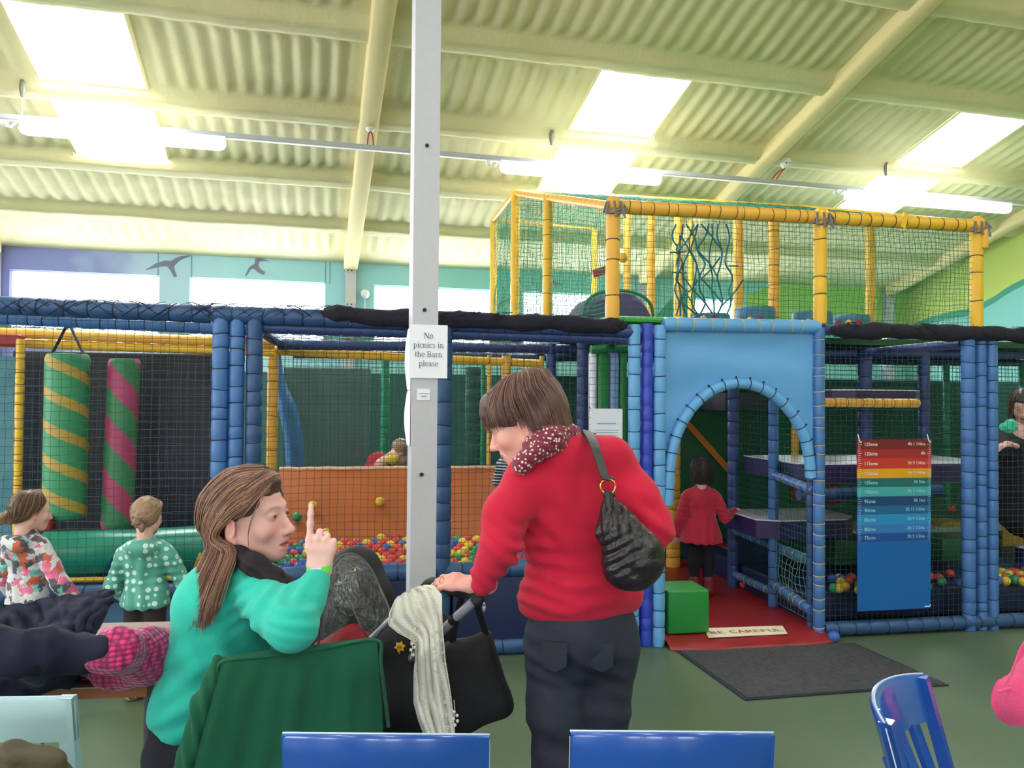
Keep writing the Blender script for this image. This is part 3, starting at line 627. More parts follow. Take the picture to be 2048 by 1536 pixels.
# balls
B_cols = {'red': (206, 66, 56), 'yellow': (226, 190, 58), 'green': (44, 142, 92), 'blue': (56, 96, 176)}
PRO = {}
def ball(c, p, grp, lab, r=.032):
    if (c) not in PRO:
        m = MB(); m.sphere((0, 0, 0), .032, 0, 18, 12); o = mk('play_ball', m, mat(c+'_ball', B_cols[c], .35), origin=(0, 0, 0)); PRO[c] = o; o.location = p
    else: o = PRO[c].copy(); COL.objects.link(o); o.location = p
    if abs(r-.032) > .001: o.scale = (r/.032,)*3
    tag(o, lab, 'ball', grp); return o
k = 0; rr_ = .034
nS = int((sC-sA-.2)/(.066)); 
for j in range(9):
    for i in range(nS):
        s = sA+.1+(i+.5*(j % 2))*.066+random.uniform(-.008, .008); d = .09+j*.062+random.uniform(-.006, .006); z = .475+random.uniform(0, .012)+.011*j+(.03*max(0, noise.noise(Vector((s*2, d*2, 0)))))
        if 0 <= .0: pass
        c = random.choice(['red', 'red', 'yellow', 'green', 'blue', 'green', 'blue', 'yellow']) if not .45 < (s-sA) < .85 else random.choice(['red', 'red', 'red', 'red', 'blue', 'yellow'])
        ball(c, FS(s, d, z), 'balls heaped in the ball pit', '%s plastic ball in the pit heap, %s, %s' % (c, 'left of the pillar' if s < sS(806, d) else 'right of the pillar', 'against the orange slope' if j > 5 else 'by the front padding' if j < 3 else 'mid heap')); k += 1
slope_n = (Sn*-.6+Vector((0, 0, .58))).normalized()
for u, v, c, lab in ((625, 1011, 'yellow', 'yellow ball resting high on the orange slope at the left'), (760, 1003, 'yellow', 'yellow ball resting high on the orange slope left of the pillar'), (594, 1034, 'green', 'green ball on the orange slope beside the seated woman\'s face'), (652, 1066, 'yellow', 'yellow ball low on the orange slope behind the pointing hand'), (762, 1077, 'yellow', 'yellow ball at the foot of the orange slope left of the pillar'), (792, 1073, 'red', 'red ball at the foot of the orange slope touching the pillar edge')):
    A = FS(0, .62, .46); nn = (Sn*-.54+Vector((0, 0, .58))).normalized(); p = PL(u, v, A+nn*.036, nn); o = ball(c, p, 'balls on the orange slope', lab)
# ================================================================ yellow net tower on top
cage = thing('net_tower', 'yellow padded upper play cage with green nets above the entrance', 'play cage', FS(1, 1.2, 2.0))
zb = 2.0
def zc(u, d, v): return zS(u, v, d)
CP = {}
for nm, u, d, vt, r, mt in (('a', 1225, 0, 420, .043, T_org), ('b', 1640, 0, 440, .042, T_yel), ('c', 1953, 0, 462, .041, T_yel), ('d', 1548, 1.0, 0, .042, T_org), ('e', 1477, 1.35, 0, .042, T_org), ('f', 1741, 1.2, 0, .04, T_yel),
                            ('g', 1302, 2.0, 0, .037, T_org), ('h', 1357, 2.1, 0, .042, T_org), ('i', 1254, 2.6, 0, .036, T_org), ('j', 1095, 1.25, 0, .038, T_yel), ('k', 1030, 2.2, 0, .04, T_yel), ('l', 987, 3.3, 0, .036, T_yel), ('n', 1188, 3.5, 0, .034, T_yel), ('q', 1382, 2.9, 0, .03, T_yel), ('t', 1953, 2.2, 0, .03, T_yel)):
    s = sS(u, d, 550)
    zt = 2.69 if d == 0 else 2.69+.29*min(d, 2.2)
    CP[nm] = (s, d, zt); m = MB(); pad(m, FS(s, d, zb), FS(s, d, zt), r, .14, tie=d < .1 or nm in 'jd'); mk('post', m, [mt, T_tie if d < .1 else T_tieb], cage)
def crail(a, b_, mt, r=.043, ties=True, za=None, zb_=None, pitch=.1):
    A = CP[a]; B = CP[b_]; m = MB(); pad(m, FS(A[0], A[1], za or A[2]), FS(B[0], B[1], zb_ or B[2]), r, pitch, tie=ties); mk('rail', m, [mt, T_tieb if mt is T_org else T_tie], cage)
CP['r'] = (CP['c'][0], 2.2, CP['k'][2])
crail('a', 'b', T_org, .044, pitch=.085); crail('b', 'c', T_yel, .043, pitch=.085); crail('a', 'j', T_org, .03, False); crail('j', 'k', T_org, .03, False); crail('k', 'l', T_org, .03, False); crail('l', 'n', T_org, .016, False); crail('k', 'r', T_yel, .035, False); crail('c', 'r', T_yel, .035, False)
# frayed padding and tape at the corner joints
for nm, mt in (('a', T_org), ('b', T_yel), ('c', T_org)):
    s, d, z = CP[nm]; m = MB(); m.sphere(FS(s, -.01, z+.01), (.05, .05, .055), 0, 12, 8)
    for q in range(7):
        a = q*.9; m.tube([FS(s+.05*cos(a), -.03+.03*sin(a), z+.02), FS(s+.075*cos(a+.3), -.05, z-.02-.01*q), FS(s+.05*cos(a+.9), -.045, z-.05)], .008, 5, 1)
    mk('corner_joint', m, [mt, mat('grey_tape', (120, 110, 120), .5)], cage)
m = MB(); s0 = sS(1800, 0, 450); m.box(FS(s0, -.045, 2.69), (.035, .006, .1), SROT @ Matrix.Rotation(.25, 3, 'Y')); mk('loose_flap', m, T_yel, cage)
m = MB(); m.box(FS(CP['c'][0]+.03, -.02, 2.6), (.05, .07, .14), SROT, 0, .015); mk('loose_flap', m, T_org, cage)
def cnet(A, B, zlo, mt, cell, seed, r=.0013, sagk=0, zA=None, zB=None, nm='net'):
    m = MB(); net(m, FS(A[0], A[1], zlo), FS(B[0], B[1], zlo), FS(B[0], B[1], (zB or B[2])-.03), FS(A[0], A[1], (zA or A[2])-.03), cell, r, .012, sag=(lambda u, v: sagk*sin(pi*u)*sin(pi*v)) if sagk else None, seed=seed); mk(nm, m, mt, cage, False)
N_f2 = mat('cage_front_net', (26, 92, 70), .8)
cnet(CP['a'], CP['b'], zb, N_f2, .036, 21, .0014, .03); cnet(CP['b'], CP['c'], zb, N_f2, .036, 22, .0014, .05)
cnet(CP['a'], CP['j'], zb, N_grn, .032, 23, .0018); cnet(CP['j'], CP['k'], zb, N_grn, .034, 24, .002); cnet(CP['k'], CP['l'], zb, N_grn, .034, 25, .002); cnet(CP['l'], CP['n'], zb, N_grn, .036, 26, .0022)
cnet(CP['k'], CP['r'], zb, N_grn, .038, 27, .0018); cnet(CP['c'], CP['r'], zb, N_grn, .036, 28, .0016)
m = MB(); A, B, C_, D_ = [FS(*CP[q][:2], CP[q][2]+.02) for q in 'acrk']; net(m, A, B, C_, D_, .04, .0017, .015, seed=30); mk('roof_net', m, N_grn, cage, False)
m = MB(); A, B, C_, D_ = [FS(CP[q][0], CP[q][1], CP[q][2]+.0) for q in 'knnl']; net(m, FS(*CP['k']), FS(CP['n'][0], 2.3, CP['k'][2]), FS(*CP['n']), FS(*CP['l']), .05, .0016, .015, seed=31); mk('roof_net', m, N_grn, cage, False)
# teal climbing-rope net hanging in the middle
rp = thing('rope_net', 'tangled teal climbing rope net hanging between two yellow cage posts', 'rope net', FS(sS(1425, .7, 600), .7, 2.02))
m = MB(); d = .8; top = [PL(u, 448, SO+Sn*d, Sn) for u in (1352, 1366, 1388, 1396, 1418, 1424, 1436, 1452)]; rows = 7; gx = []
for i, t in enumerate(top):
    col = []
    for j in range(rows+1):
        v = j/rows; u = (1352, 1358, 1372, 1390, 1402, 1420, 1440, 1458)[i]+random.uniform(-9, 9)*(j > 0); y = lerp(448, 632, v)
        col.append(PL(u, y, SO+Sn*(d+random.uniform(-.04, .04)), Sn))
    gx.append(col); m.tube(spline([t]+col[1:], 26), .0065, 6)
for i in range(len(top)-1):
    for j in range(rows):
        if (i+j) % 2 == 0 and 0 < i < 6: m.tube([gx[i][j], gx[i+1][j+1]], .0062, 6)
for (a, b_) in (((1360, 470), (1352, 560)), ((1352, 560), (1380, 600)), ((1352, 506), (1395, 450)), ((1400, 560), (1440, 515)), ((1458, 532), (1486, 532)), ((1445, 610), (1486, 560)), ((1340, 505), (1372, 503)), ((1345, 545), (1372, 545)), ((1395, 560), (1370, 590))):
    m.tube(spline([PL(a[0], a[1], SO+Sn*(d-.1), Sn), PL((a[0]+b_[0])/2+3, (a[1]+b_[1])/2, SO+Sn*d, Sn), PL(b_[0], b_[1], SO+Sn*(d-.1), Sn)], 8), .0065, 6)
mk('ropes', m, N_rope, rp)
# soft shapes on the deck
M_print = mat('printed_blue_vinyl', (62, 104, 156), .45, var=(9, .7, (40, 130, 120)))
t = thing('crawl_dome', 'dark purple padded dome on the upper deck at the left of the cage', 'soft play dome', FS(sS(1212, 1.0, 600), 1.0, 2.02))
m = MB(); c = FS(sS(1212, .9, 600), .9, 2.0); g = []
for i in range(25):
    a = lerp(-1, 1, i/24); hh = .26*max(0, 1-abs(a)**3.2)**.6; g.append([c+Sa*(.25*a)+Sn*dd+Vector((0, 0, hh*hk)) for dd, hk in ((-.32, 0), (-.31, .8), (-.27, .97), (-.1, 1), (.2, 1), (.3, .9), (.32, 0))])
m.patch(g); mk('cover', m, mat('dark_violet_vinyl', (64, 58, 104), .5, bump=(5, .2)), t)
m = MB(); m.tube([c+Sa*.25*cos(x)+Vector((0, 0, .262*max(0, sin(x))**.45))+Sn*-.3 for x in [pi*i/24 for i in range(25)]], .012, 6); mk('piping', m, N_grn, t)
for i, (u, rr, lab) in enumerate(((1480, .15, 'printed blue soft drum on the deck behind the rope net, left'), (1590, .15, 'printed blue soft drum on the deck in the middle of the cage'), (1665, .14, 'printed blue soft drum on the deck behind the middle yellow post'), (1392, .15, 'printed blue soft drum on the deck lowest and furthest left'))):
    s = sS(u, 1.2, 610); t = thing('soft_drum', lab, 'soft play drum', FS(s, .95, 2.02), 'printed drums on the upper deck')
    m = MB(); m.tube([FS(s, .95, 2.02), FS(s, .95, 2.03), FS(s, .95, 2.2-.02*i), FS(s, .95, 2.215-.02*i)], [rr*.96, rr, rr, rr*.95], 28); mk('drum_body', m, M_print, t)
    m = MB()
    for q in range(3): a = -1.2+q*.5; c = FS(s, .95, 2.1)+(-Sn*cos(a)+Sa*sin(a))*rr; m.sphere(c, (.03, .012, .035), q % 2, 8, 6)
    mk('printed_motif', m, [V_red, T_org], t)
for u, v, mt, lab in ((1207, 541, V_red, 'small red padded block caught in the cage net'), (1246, 515, T_yel, 'small yellow ball shape strung beside the inner cage post')):
    s = sS(u, .9, v); z = zS(u, v, .9); m = MB()
    if mt is V_red: m.box(FS(s, .9, z), (.17, .05, .06), SROT @ Matrix.Rotation(-.35, 3, 'Y'), 0, .012)
    else: m.sphere(FS(s, .9, z), (.035, .035, .04))
    tag(mk('strung_toy', m, mt), lab, 'play toy')

# ---- things inside the left bay
def stripebag(u0, u1, vt, vb, d, cols, lean, lab, pitch, wdt, slope):
    sc = (sS((u0+u1)/2, d)); r = (sS(u1, d)-sS(u0, d))/2; z1 = zS((u0+u1)/2, vt, d); z0 = zS((u0+u1)/2, vb, d)
    t = thing('punch_bag', lab, 'punch bag', FS(sc, d, z0)); A = FS(sc-lean, d, z0); B = FS(sc, d, z1); m = MB(); n = 64; k = 220; ring = []
    for i in range(k+1):
        p = A.lerp(B, i/k); e = min(i, k-i); rr = r*(.86+.14*min(1, e/7.)**.5); ring.append((p, rr))
    o = len(m.v); vs = []
    for p, rr in ring:
        for j in range(n): a = 2*pi*j/n; vs.append(p+(Sa*cos(a)-Sn*sin(a))*rr)
    fs = []; mi = []
    for i in range(k):
        for j in range(n):
            a = 2*pi*(j+.5)/n; z = (z1-z0)*(i/k); ph = (z-slope*r*(a if a < pi*1.5 else a-2*pi))/pitch; fs.append((i*n+j, i*n+(j+1) % n, (i+1)*n+(j+1) % n, (i+1)*n+j)); mi.append(1 if (ph % 1) < wdt else 0)
    m.add(vs, fs); m.m = mi; m.add([p for p in vs[:n]], [tuple(range(n-1, -1, -1))]); m.add([p for p in vs[-n:]], [tuple(range(n))]); mk('bag_body', m, cols, t); return t, B, r
bgt, top, r = stripebag(90, 178, 708, 1036, .62, [mat('bag_green', (50, 140, 96), .5), mat('bag_amber', (176, 144, 58), .5)], .0, 'wide green punch bag with thin amber spiral stripes', .2, .32, .45)
m = MB()
for q in (-1, 1): m.tube([top+Sa*r*.75*q, top+Sa*r*.6*q+Vector((0, 0, .03)), top+Sa*r*.1*q+Vector((0, 0, .17))], .022, 6, 0, True, .3)
m.tube([top+Vector((0, 0, .16)), top+Vector((0, 0, .2))], .02, 8); mk('strap', m, V_blk, bgt)
bgt, top, r = stripebag(216, 280, 718, 1056, .7, [mat('bag_green2', (56, 124, 82), .5), mat('bag_magenta', (172, 62, 104), .5)], .03, 'narrower green punch bag with broad magenta spiral stripes', .33, .48, 1.0)
# roller pad and lower bits
t = thing('bolster', 'long glossy green bolster lying across the left bay', 'bolster', FS((LX+SL)/2, .35, .62)); zr = zS(260, 1105, .3); m = MB(); a, b_ = sS(85, .3, 1100), SL+.02
m.tube([FS(a, .3, zr-.01), FS(a+.01, .3, zr), FS((a+b_)/2, .3, zr), FS(b_, .3, zr+.02)], [.08, .13, .132, .135], 28); mk('roll', m, V_teal, t)
m = MB()
for q in (.3, .52): 
    s = lerp(a, b_, q); m.patch([[FS(s+dx+.16*k, .3, zr)+(-Sn*cos(x)+Vector((0, 0, 1))*sin(x))*.1345 for dx in (0, .1)] for k, x in [(i/8, lerp(-1.2, .7, i/8)) for i in range(9)]])
mk('diagonal_band', m, mat('blue_teal_band', (20, 92, 112), .3), t)
m = MB(); s = lerp(a, b_, .93); m.patch([[FS(s+dx-.1*k, .3, zr)+(-Sn*cos(x)+Vector((0, 0, 1))*sin(x))*.1355 for dx in (-.03, .05)] for k, x in [(i/8, lerp(1.0, -.9, i/8)) for i in range(9)]]); mk('diagonal_band', m, T_org, t)
m = MB(); m.tube([FS(LX, .2, zS(200, 1154, .2)), FS(SL, .2, zS(440, 1154, .2))], .014, 8); mk('edge_piping', m, T_yel, t)
m = MB(); m.box(FS((LX+SL)/2, .35, .22), (SL-LX, .5, .42), SROT, 0, .02); tag(mk('base_pad', m, mat('mid_blue_vinyl', (66, 120, 160), .45)), 'mid blue base pad under the green bolster', 'soft play pad')
t = thing('side_curtain', 'teal mesh curtain behind a yellow pole at the far left', 'curtain', FS(sS(10, .9), .9, 0))
m = MB(); m.box(FS(sS(-20, .9), .9, 1.1), (.33, .02, 1.3), SROT); mk('mesh_sheet', m, mat('teal_mesh', (64, 122, 140), .7, bump=(40, .5), var=(8, .4, (110, 150, 160))), t)
s = sS(38, .8, 850); m = MB(); pad(m, FS(s, .8, .3), FS(s, .8, 1.86), .026, .07); mk('pole', m, [T_yel, T_tieb], t)
for u0, u1, v0, v1, d, mt, lab in ((-40, 44, 668, 692, .9, V_red, 'flat red pad hooked over the yellow rails at far left'), (66, 112, 1030, 1062, .5, V_red, 'red block on the floor behind the floral jacket')):
    s0, s1 = sS(u0, d), sS(u1, d); z0, z1 = zS(u0, v1, d), zS(u0, v0, d); m = MB(); m.box(FS((s0+s1)/2, d, (z0+z1)/2), (s1-s0, .08, z1-z0), SROT, 0, .015); tag(mk('red_pad', m, mt), lab, 'soft play pad')
# blue curved slide edge behind the goal frame
m = MB(); pts = [PL(u, v, SO+Sn*1.75, Sn) for u, v in ((556, 700), (560, 765), (574, 812), (586, 870), (592, 945))]; m.tube(spline(pts, 24), [lerp(.02, .07, min(1, i/12)) for i in range(24)], 14)
tag(mk('slide_side', m, mat('slide_blue', (58, 116, 176), .4)), 'curved blue slide side behind the goal frame', 'slide')
# green and pale-blue striped pads left of the entrance
t = thing('striped_pad', 'green and pale blue upright pads beside the light blue posts', 'soft play pad', FS(sS(1215, .5), .5, 0))
for u0, u1, mt in ((1178, 1192, V_wht), (1193, 1216, V_grn), (1218, 1236, mat('pale_blue_pad', (130, 160, 200), .4)), (1237, 1252, V_grn)):
    m = MB(); s0, s1 = sS(u0, .5), sS(u1, .5); m.box(FS((s0+s1)/2, .5, .98), (s1-s0, .07, 1.7), SROT, 0, .02); mk('upright', m, mt, t)
m = MB(); m.tube([FS(sS(1178, .5), .46, 1.84), FS(sS(1252, .5), .46, 1.86)], .03, 10); mk('top_roll', m, V_grn, t)
# notice on the net
c = PL(1213, 867, SO-Sn*.03, Sn); t = thing('net_notice', 'white laminated notice tied to the net left of the light blue posts', 'notice', c-Vector((0, 0, .15)))
m = MB(); m.box(c, (.2, .002, .3), SROT); mk('sheet', m, mat('laminated_paper', (214, 218, 234), .25), t, False)
m = MB()
for i, (w, dz) in enumerate(((.12, .06), (.15, .02), (.14, .005), (.15, -.01), (.1, -.025), (.15, -.06), (.13, -.075))): m.box(c-Sn*.002+Vector((0, 0, dz)), (w, .001, .004 if i else .007), SROT)
mk('printed_line', m, mat('faint_ink', (150, 158, 190), .8), t, False)
m = MB()
for q in (-1, 1): m.tube([c+Sa*.095*q+Vector((0, 0, .14)), c+Sa*.1*q+Vector((0, 0, .165))+Sn*.03], .003, 5)
mk('tie', m, T_tie, t)

# ---- entrance floor: red mat, green block, sign, dark mats
def onfloor(u, v, z): return G(u, v, z)
t = thing('entrance_mat', 'long red vinyl mat running into the entrance', 'mat', FS((sD+sE)/2, .6, 0)); g = []
e0, e1 = sD+.035, sE+.04
for i in range(31):
    s = lerp(e0, e1, i/30); row = []
    for j, (dd, zz) in enumerate([(-.16, .004), (-.15, .02), (-.06, .045), (.05, .05)]+[(lerp(.1, 3.0, k/16), .05) for k in range(17)]):
        o = .05*(abs(i-15)/15)**3 if dd < 0 else 0; row.append(FS(s+(.02 if i == 30 else 0)*(dd < 0), dd+o+.01*noise.noise(Vector((s*4, 0, 0)))*(dd < 0), zz+.006*noise.noise(Vector((s*5, dd*3, 0)))*(j > 0)))
    g.append(row)
m = MB(); m.patch(g); mk('mat_cover', m, V_red, t)
m = MB(); m.box(FS(sD+.25, 1.85, .06), (.35, 1.9, .05), SROT, 0, .01); tag(mk('floor_pad', m, V_dgrn), 'dark green floor pad beside the red entrance mat', 'mat')
cb = .27; bs = sS(1366, .12, 1210); m = MB(); m.box(FS(bs+.003, .17, .05+cb/2+.004), (.275, .27, cb), SROT, 0, .014); tag(mk('soft_block', m, V_grn), 'bright green vinyl cube at the left of the entrance', 'soft play block')
M_sign = mat('cream_board', (228, 214, 188), .7); M_sgr = mat('red_marker', (168, 58, 62), .8)
q = [G(1408, 1257, .052), G(1565, 1252, .052), G(1575, 1269, .052), G(1417, 1276, .052)]
q[2] = G(1575, 1268, .052); m = MB(); m.prism(q, (0, 0, .003)); t = thing('careful_sign', 'cream strip on the red mat hand lettered BE CAREFUL', 'sign', q[3]); mk('strip', m, M_sign, t, False)
def A2(x, y): return (x, y)
HND = {'B': (1, [([(.15, 0), (.15, 1)], .2), (arc(.15, .75, .6, .24, 90, -90, 6), .18), (arc(.15, .26, .7, .26, 90, -90, 6), .18)]), 'E': (.95, [([(.15, 0), (.15, 1)], .2), ([(.15, .95), (.75, .98)], .16), ([(.15, .5), (.65, .52)], .16), ([(.15, .05), (.8, .05)], .16)]),
 'C': (1.05, [(arc(.55, .5, .42, .46, 50, 310), .2)]), 'A': (1.05, [([(.05, 0), (.45, 1)], .2), ([(.45, 1), (.9, 0)], .2), ([(.2, .35), (.75, .35)], .15)]), 'R': (1, [([(.15, 0), (.15, 1)], .2), (arc(.15, .73, .6, .26, 90, -90, 6), .18), ([(.3, .48), (.85, 0)], .2)]),
 'F': (.9, [([(.15, 0), (.15, 1)], .2), ([(.15, .95), (.75, .98)], .16), ([(.15, .5), (.65, .52)], .16)]), 'U': (1.05, [([(.15, 1), (.15, .35)]+arc(.5, .32, .35, .3, 180, 360, 6)+[(.85, 1)], .2)]), 'L': (.85, [([(.15, 1), (.15, 0)], .2), ([(.15, .05), (.75, .05)], .18)])}
m = MB(); ex = ((q[1]-q[0])+(q[2]-q[3])).normalized(); ey = Vector((0, 0, 1)).cross(ex); cc = (q[0]+q[1]+q[2]+q[3])/4+Vector((0, 0, .003)); strokes(m, 'BE CAREFUL', cc-ey*.032, ex, ey, Vector((0, 0, 1)), .052, HND); mk('lettering', m, M_sgr, t, False)
m = MB(); g4 = [G(u, v) for u, v in ((1352, 1303), (1708, 1288), (1898, 1372), (1490, 1402))]; gi = [p.lerp((g4[0]+g4[2])/2, .035) for p in g4]
m.prism([p+Vector((0, 0, .001)) for p in g4], (0, 0, .006), 1); m.prism([p+Vector((0, 0, .007)) for p in gi], (0, 0, .004), 0); M_mat = mat('charcoal_carpet', (58, 58, 64), .95, bump=(160, 1), var=(45, .6, (84, 82, 84))); t = thing('door_mat', 'charcoal ribbed doormat on the green floor before the entrance', 'mat', g4[3])
mk('carpet', m, [M_mat, V_blk], t, False)
p = G(1668, 1284, 0); tag(ball('blue', Vector((p.x, p.y, .034)), 'x', 'x', .036), 'single blue ball on the floor at the corner of the red mat', 'ball'); 
for o in COL.objects:
    if o.get('group') == 'x': del o['group']

# ---- climbing platforms in the right bay
def platform(s0, s1, d0, d1, z, th, lab, mt=V_purp):
    t = thing('play_platform', lab, 'platform', FS((s0+s1)/2, (d0+d1)/2, z-th)); c = .14
    pl = [(s0, d0+c*.6), (s0+c, d0), (s1-c, d0), (s1, d0+c), (s1, d1), (s0, d1)]
    m = MB(); m.prism([FS(a, b_, z-th) for a, b_ in pl], (0, 0, th-.006)); mk('padded_side', m, mt, t, False)
    m = MB(); m.prism([FS(a, b_, z-.006) for a, b_ in pl], (0, 0, .008)); mk('top_sheen', m, V_wht, t, False)  # pale top colour stands for the gloss reflection from above
platform(sS(1545, .7), sS(1925, .7), .3, 1.15, 1.08, .13, 'purple edged platform behind the height chart, the widest one')
platform(sS(1466, 1.0), sS(1672, .9), .55, 1.15, .66, .13, 'low purple edged step platform left of the height chart')
platform(sS(1655, 1.0), sS(1838, 1.0), .85, 1.15, 1.6, .07, 'highest purple platform, above the height chart')
frail(sS(1650, .8), 1.5, sS(1840, .8), 1.5, .82, .035, [T_org, T_tieb]); frail(sE, .88, sF, .9, .25, .04, [T_deep, T_tie]); frail(sS(1467, 1.2), .5, sS(1640, .2), .42, 1.2, .035, [T_blue, T_tiey], d1=.25)
frail(sS(1547, .62), .2, sE-.02, .16, .62, .035, [T_blue, T_tiey], d1=.05); frail(sS(1467, 1.2), .15, sS(1547, .62), .14, 1.2, .03, [T_blue, T_tiey], d1=.62)
frail(sS(1547, .62), .98, sE, .93, .62, .03, [T_blue, T_tiey], d1=.05)
fnet(sS(1547, .62), sE, .08, .5, mat('pale_teal_net', (120, 170, 160), .8), .05, .62, 14, .0016, d1=.05, wob=.03)
m = MB(); m.box(FS(sS(1500, 1.8), 1.8, 1.5), (.7, .5, .16), SROT, 0, .01); tag(mk('dark_beam_pad', m, V_blk), 'dark padded beam high inside the entrance', 'soft play pad')
for u0, u1, v0, v1, d, mt, lab in ((1652, 1746, 1076, 1126, .9, V_dgrn, 'dark green board low behind the chart, left'), (1862, 1906, 1072, 1118, .9, V_dgrn, 'dark green board low behind the chart, right'), (1862, 1915, 1040, 1075, 1.6, V_olive, 'olive yellow soft wall behind the right post'), (1982, 2150, 1058, 1130, 1.7, V_olive, 'olive yellow padded block under the toy table'), (1986, 2016, 996, 1036, 1.9, V_grn, 'green block behind the red rocker toy'), (1596, 1668, 968, 1004, 1.7, V_red, 'red soft block seen between the blue posts'), (1440, 1466, 1090, 1120, 1.9, V_red, 'small red block behind the red coat child')):
    s0, s1 = sS(u0, d), sS(u1, d); z0, z1 = zS(u0, v1, d), zS(u0, v0, d); m = MB(); m.box(FS((s0+s1)/2, d, (z0+z1)/2), (s1-s0, .25, z1-z0), SROT, 0, .015); tag(mk('soft_block', m, mt), lab, 'soft play block')
m = MB(); m.box(FS(3.1, 1.6, zS(2020, 1048, 1.6)), (1.6, .5, .03), SROT, 0, .01); m2 = MB()
t = thing('toy_table', 'toy table with a bright printed top behind the right bay net', 'table', FS(3.1, 1.6, .5)); mk('table_top', m, mat('pale_teal_top', (150, 196, 196), .3, var=(6, .8, (210, 130, 50))), t)
m = MB(); pts = [PL(u, v, SO+Sn*1.7, Sn) for u, v in ((2012, 985), (2018, 1030), (2046, 1036), (2075, 1030), (2078, 990), (2060, 968), (2040, 975), (2028, 990), (2022, 1005))]; m.prism(pts, Sn*.12); tag(mk('rocker_toy', m, V_red), 'red moulded rocker toy at the right edge behind the net', 'toy')
t = thing('round_bin', 'navy round soft bin with a white rim at the right edge', 'bin', FS(sS(2052, .8), .8, .3)); s = sS(2054, .9); z1 = zS(2050, 1090, .9); m = MB(); m.tube([FS(s, .9, .2), FS(s, .9, z1-.02)], .085, 20); mk('drum', m, V_navy, t); m = MB(); m.tube([FS(s, .9, z1-.02), FS(s, .9, z1)], [.09, .088], 20); mk('rim', m, V_wht, t)
m = MB(); m.box(FS(sE+.04+2, 1.3, .13), (4, 2.1, .2), SROT, 0, .02); tag(mk('pit_floor', m, V_navy), 'dark navy padded floor of the right bays', 'soft play floor')
for i in range(70):
    if i < 34: u = random.uniform(1988, 2070); v = random.uniform(1178, 1222); d = random.uniform(.15, .5)
    else: u = random.uniform(1660, 1925); v = 1200; d = random.uniform(.12, .5)
    bc = random.choice(list(B_cols)); ball(bc, FS(sS(u, d, 1200), d, .262), 'balls on the floor of the right bays', '%s plastic ball lying on the dark floor %s' % (bc, 'right of the triple blue posts' if i < 34 else 'under the height chart'))
for u, v, d, c, lab in ((1903, 1018, 1.3, 'red', 'orange red ball on the toy table left of the right post'),):
    ball(c, FS(sS(u, d, v), d, zS(u, v, d)), None, lab)
for i, (u, v) in enumerate(((1487, 1172), (1500, 1178), (1512, 1185))): ball(('red', 'yellow', 'yellow')[i], FS(sS(u, 1.12, v), 1.12-.12*i, .085), 'balls at the edge of the red mat', '%s ball at the inner right edge of the red mat' % ('red', 'yellow', 'yellow')[i])

# height chart hung on the net
ct = thing('height_chart', 'tall hanging height chart, red to blue bands with centimetre marks', 'height chart', FS(sS(1788, 0), -.06, .2))
tl, tr_, br, bl = [PL(u, v, SO-Sn*.055, Sn) for u, v in ((1714, 879), (1863, 879), (1861, 1216), (1715, 1223))]
bands = [(112, 26, 38), (158, 32, 48), (190, 46, 44), (214, 150, 34), (24, 98, 100), (62, 156, 162), (16, 62, 108), (24, 92, 142), (32, 132, 192), (50, 112, 184), (22, 72, 150), (14, 92, 170)]
ys = [0, 19.5, 38, 59, 78, 96, 115, 134, 151, 172, 189, 206, 344]
mts = [mat('chart_band_%d' % i, c, .4) for i, c in enumerate(bands)]; m = MB()
def CPt(x, y, off=0): t = y/344; return tl.lerp(bl, t).lerp(tr_.lerp(br, t), x)-Sn*(off+.008*sin(t*5)*0)
for i in range(12): a, b_ = ys[i], ys[i+1]; m.prism([CPt(0, b_), CPt(1, b_), CPt(1, a), CPt(0, a)], Sn*.003, i)
mk('sheet', m, mts, ct, False)
M_ct = mat('chart_print', (226, 210, 214), .6); M_ctb = mat('chart_print_blue', (150, 200, 236), .6); M_fnt = mat('chart_faint', (150, 70, 70), .6)
def text3d(txt, o, ex, size, align='LEFT'):
    cu = bpy.data.curves.new('t', 'FONT'); cu.body = txt; cu.size = size; cu.align_x = align; cu.offset = size*.012; ob = bpy.data.objects.new('t', cu); COL.objects.link(ob); dg = bpy.context.evaluated_depsgraph_get(); me = bpy.data.meshes.new_from_object(ob.evaluated_get(dg))
    vs = [o+ex*v.co.x+Vector((0, 0, 1))*v.co.y for v in me.vertices]; fs = [tuple(p.vertices) for p in me.polygons]; bpy.data.objects.remove(ob); bpy.data.curves.remove(cu); bpy.data.meshes.remove(me); return vs, fs
L1 = ['125cms', '120cms', '115cms', '110cms', '105cms', '100cms', '95cms', '90cms', '85cms', '80cms', '75cms']
R1 = ['4ft 1 1/4ins', '4ft', '3ft 9 1/4ins', '3ft 7 1/4ins', '3ft 5ins', '3ft 3 1/4ins', '3ft 1ins', '2ft 11 1/2ins', '2ft 9 1/2ins', '2ft 7 1/2ins', '2ft 5 1/2ins']
exc = (tr_-tl).normalized(); mw = [MB(), MB()]
for i in range(11):
    yy = (ys[i]+ys[i+1])/2; k = 0 if i < 4 else 1; mw[k].add(*text3d(L1[i], CPt(.09, yy+3.2, .003), exc, .031)); mw[k].add(*text3d(R1[i], CPt(.91, yy+2, .003), exc, .028, 'RIGHT'))
    for j in range(5): y = lerp(ys[i], ys[i+1], (j+.5)/5); w = .05 if j == 2 else .03; mw[k].add([CPt(.01, y, .0035), CPt(.01+w, y, .0035), CPt(.01+w, y-.8, .0035), CPt(.01, y-.8, .0035)], [(0, 1, 2, 3)]); mw[k].add([CPt(.985-w, y, .0035), CPt(.985, y, .0035), CPt(.985, y-.7, .0035), CPt(.985-w, y-.7, .0035)], [(0, 1, 2, 3)])
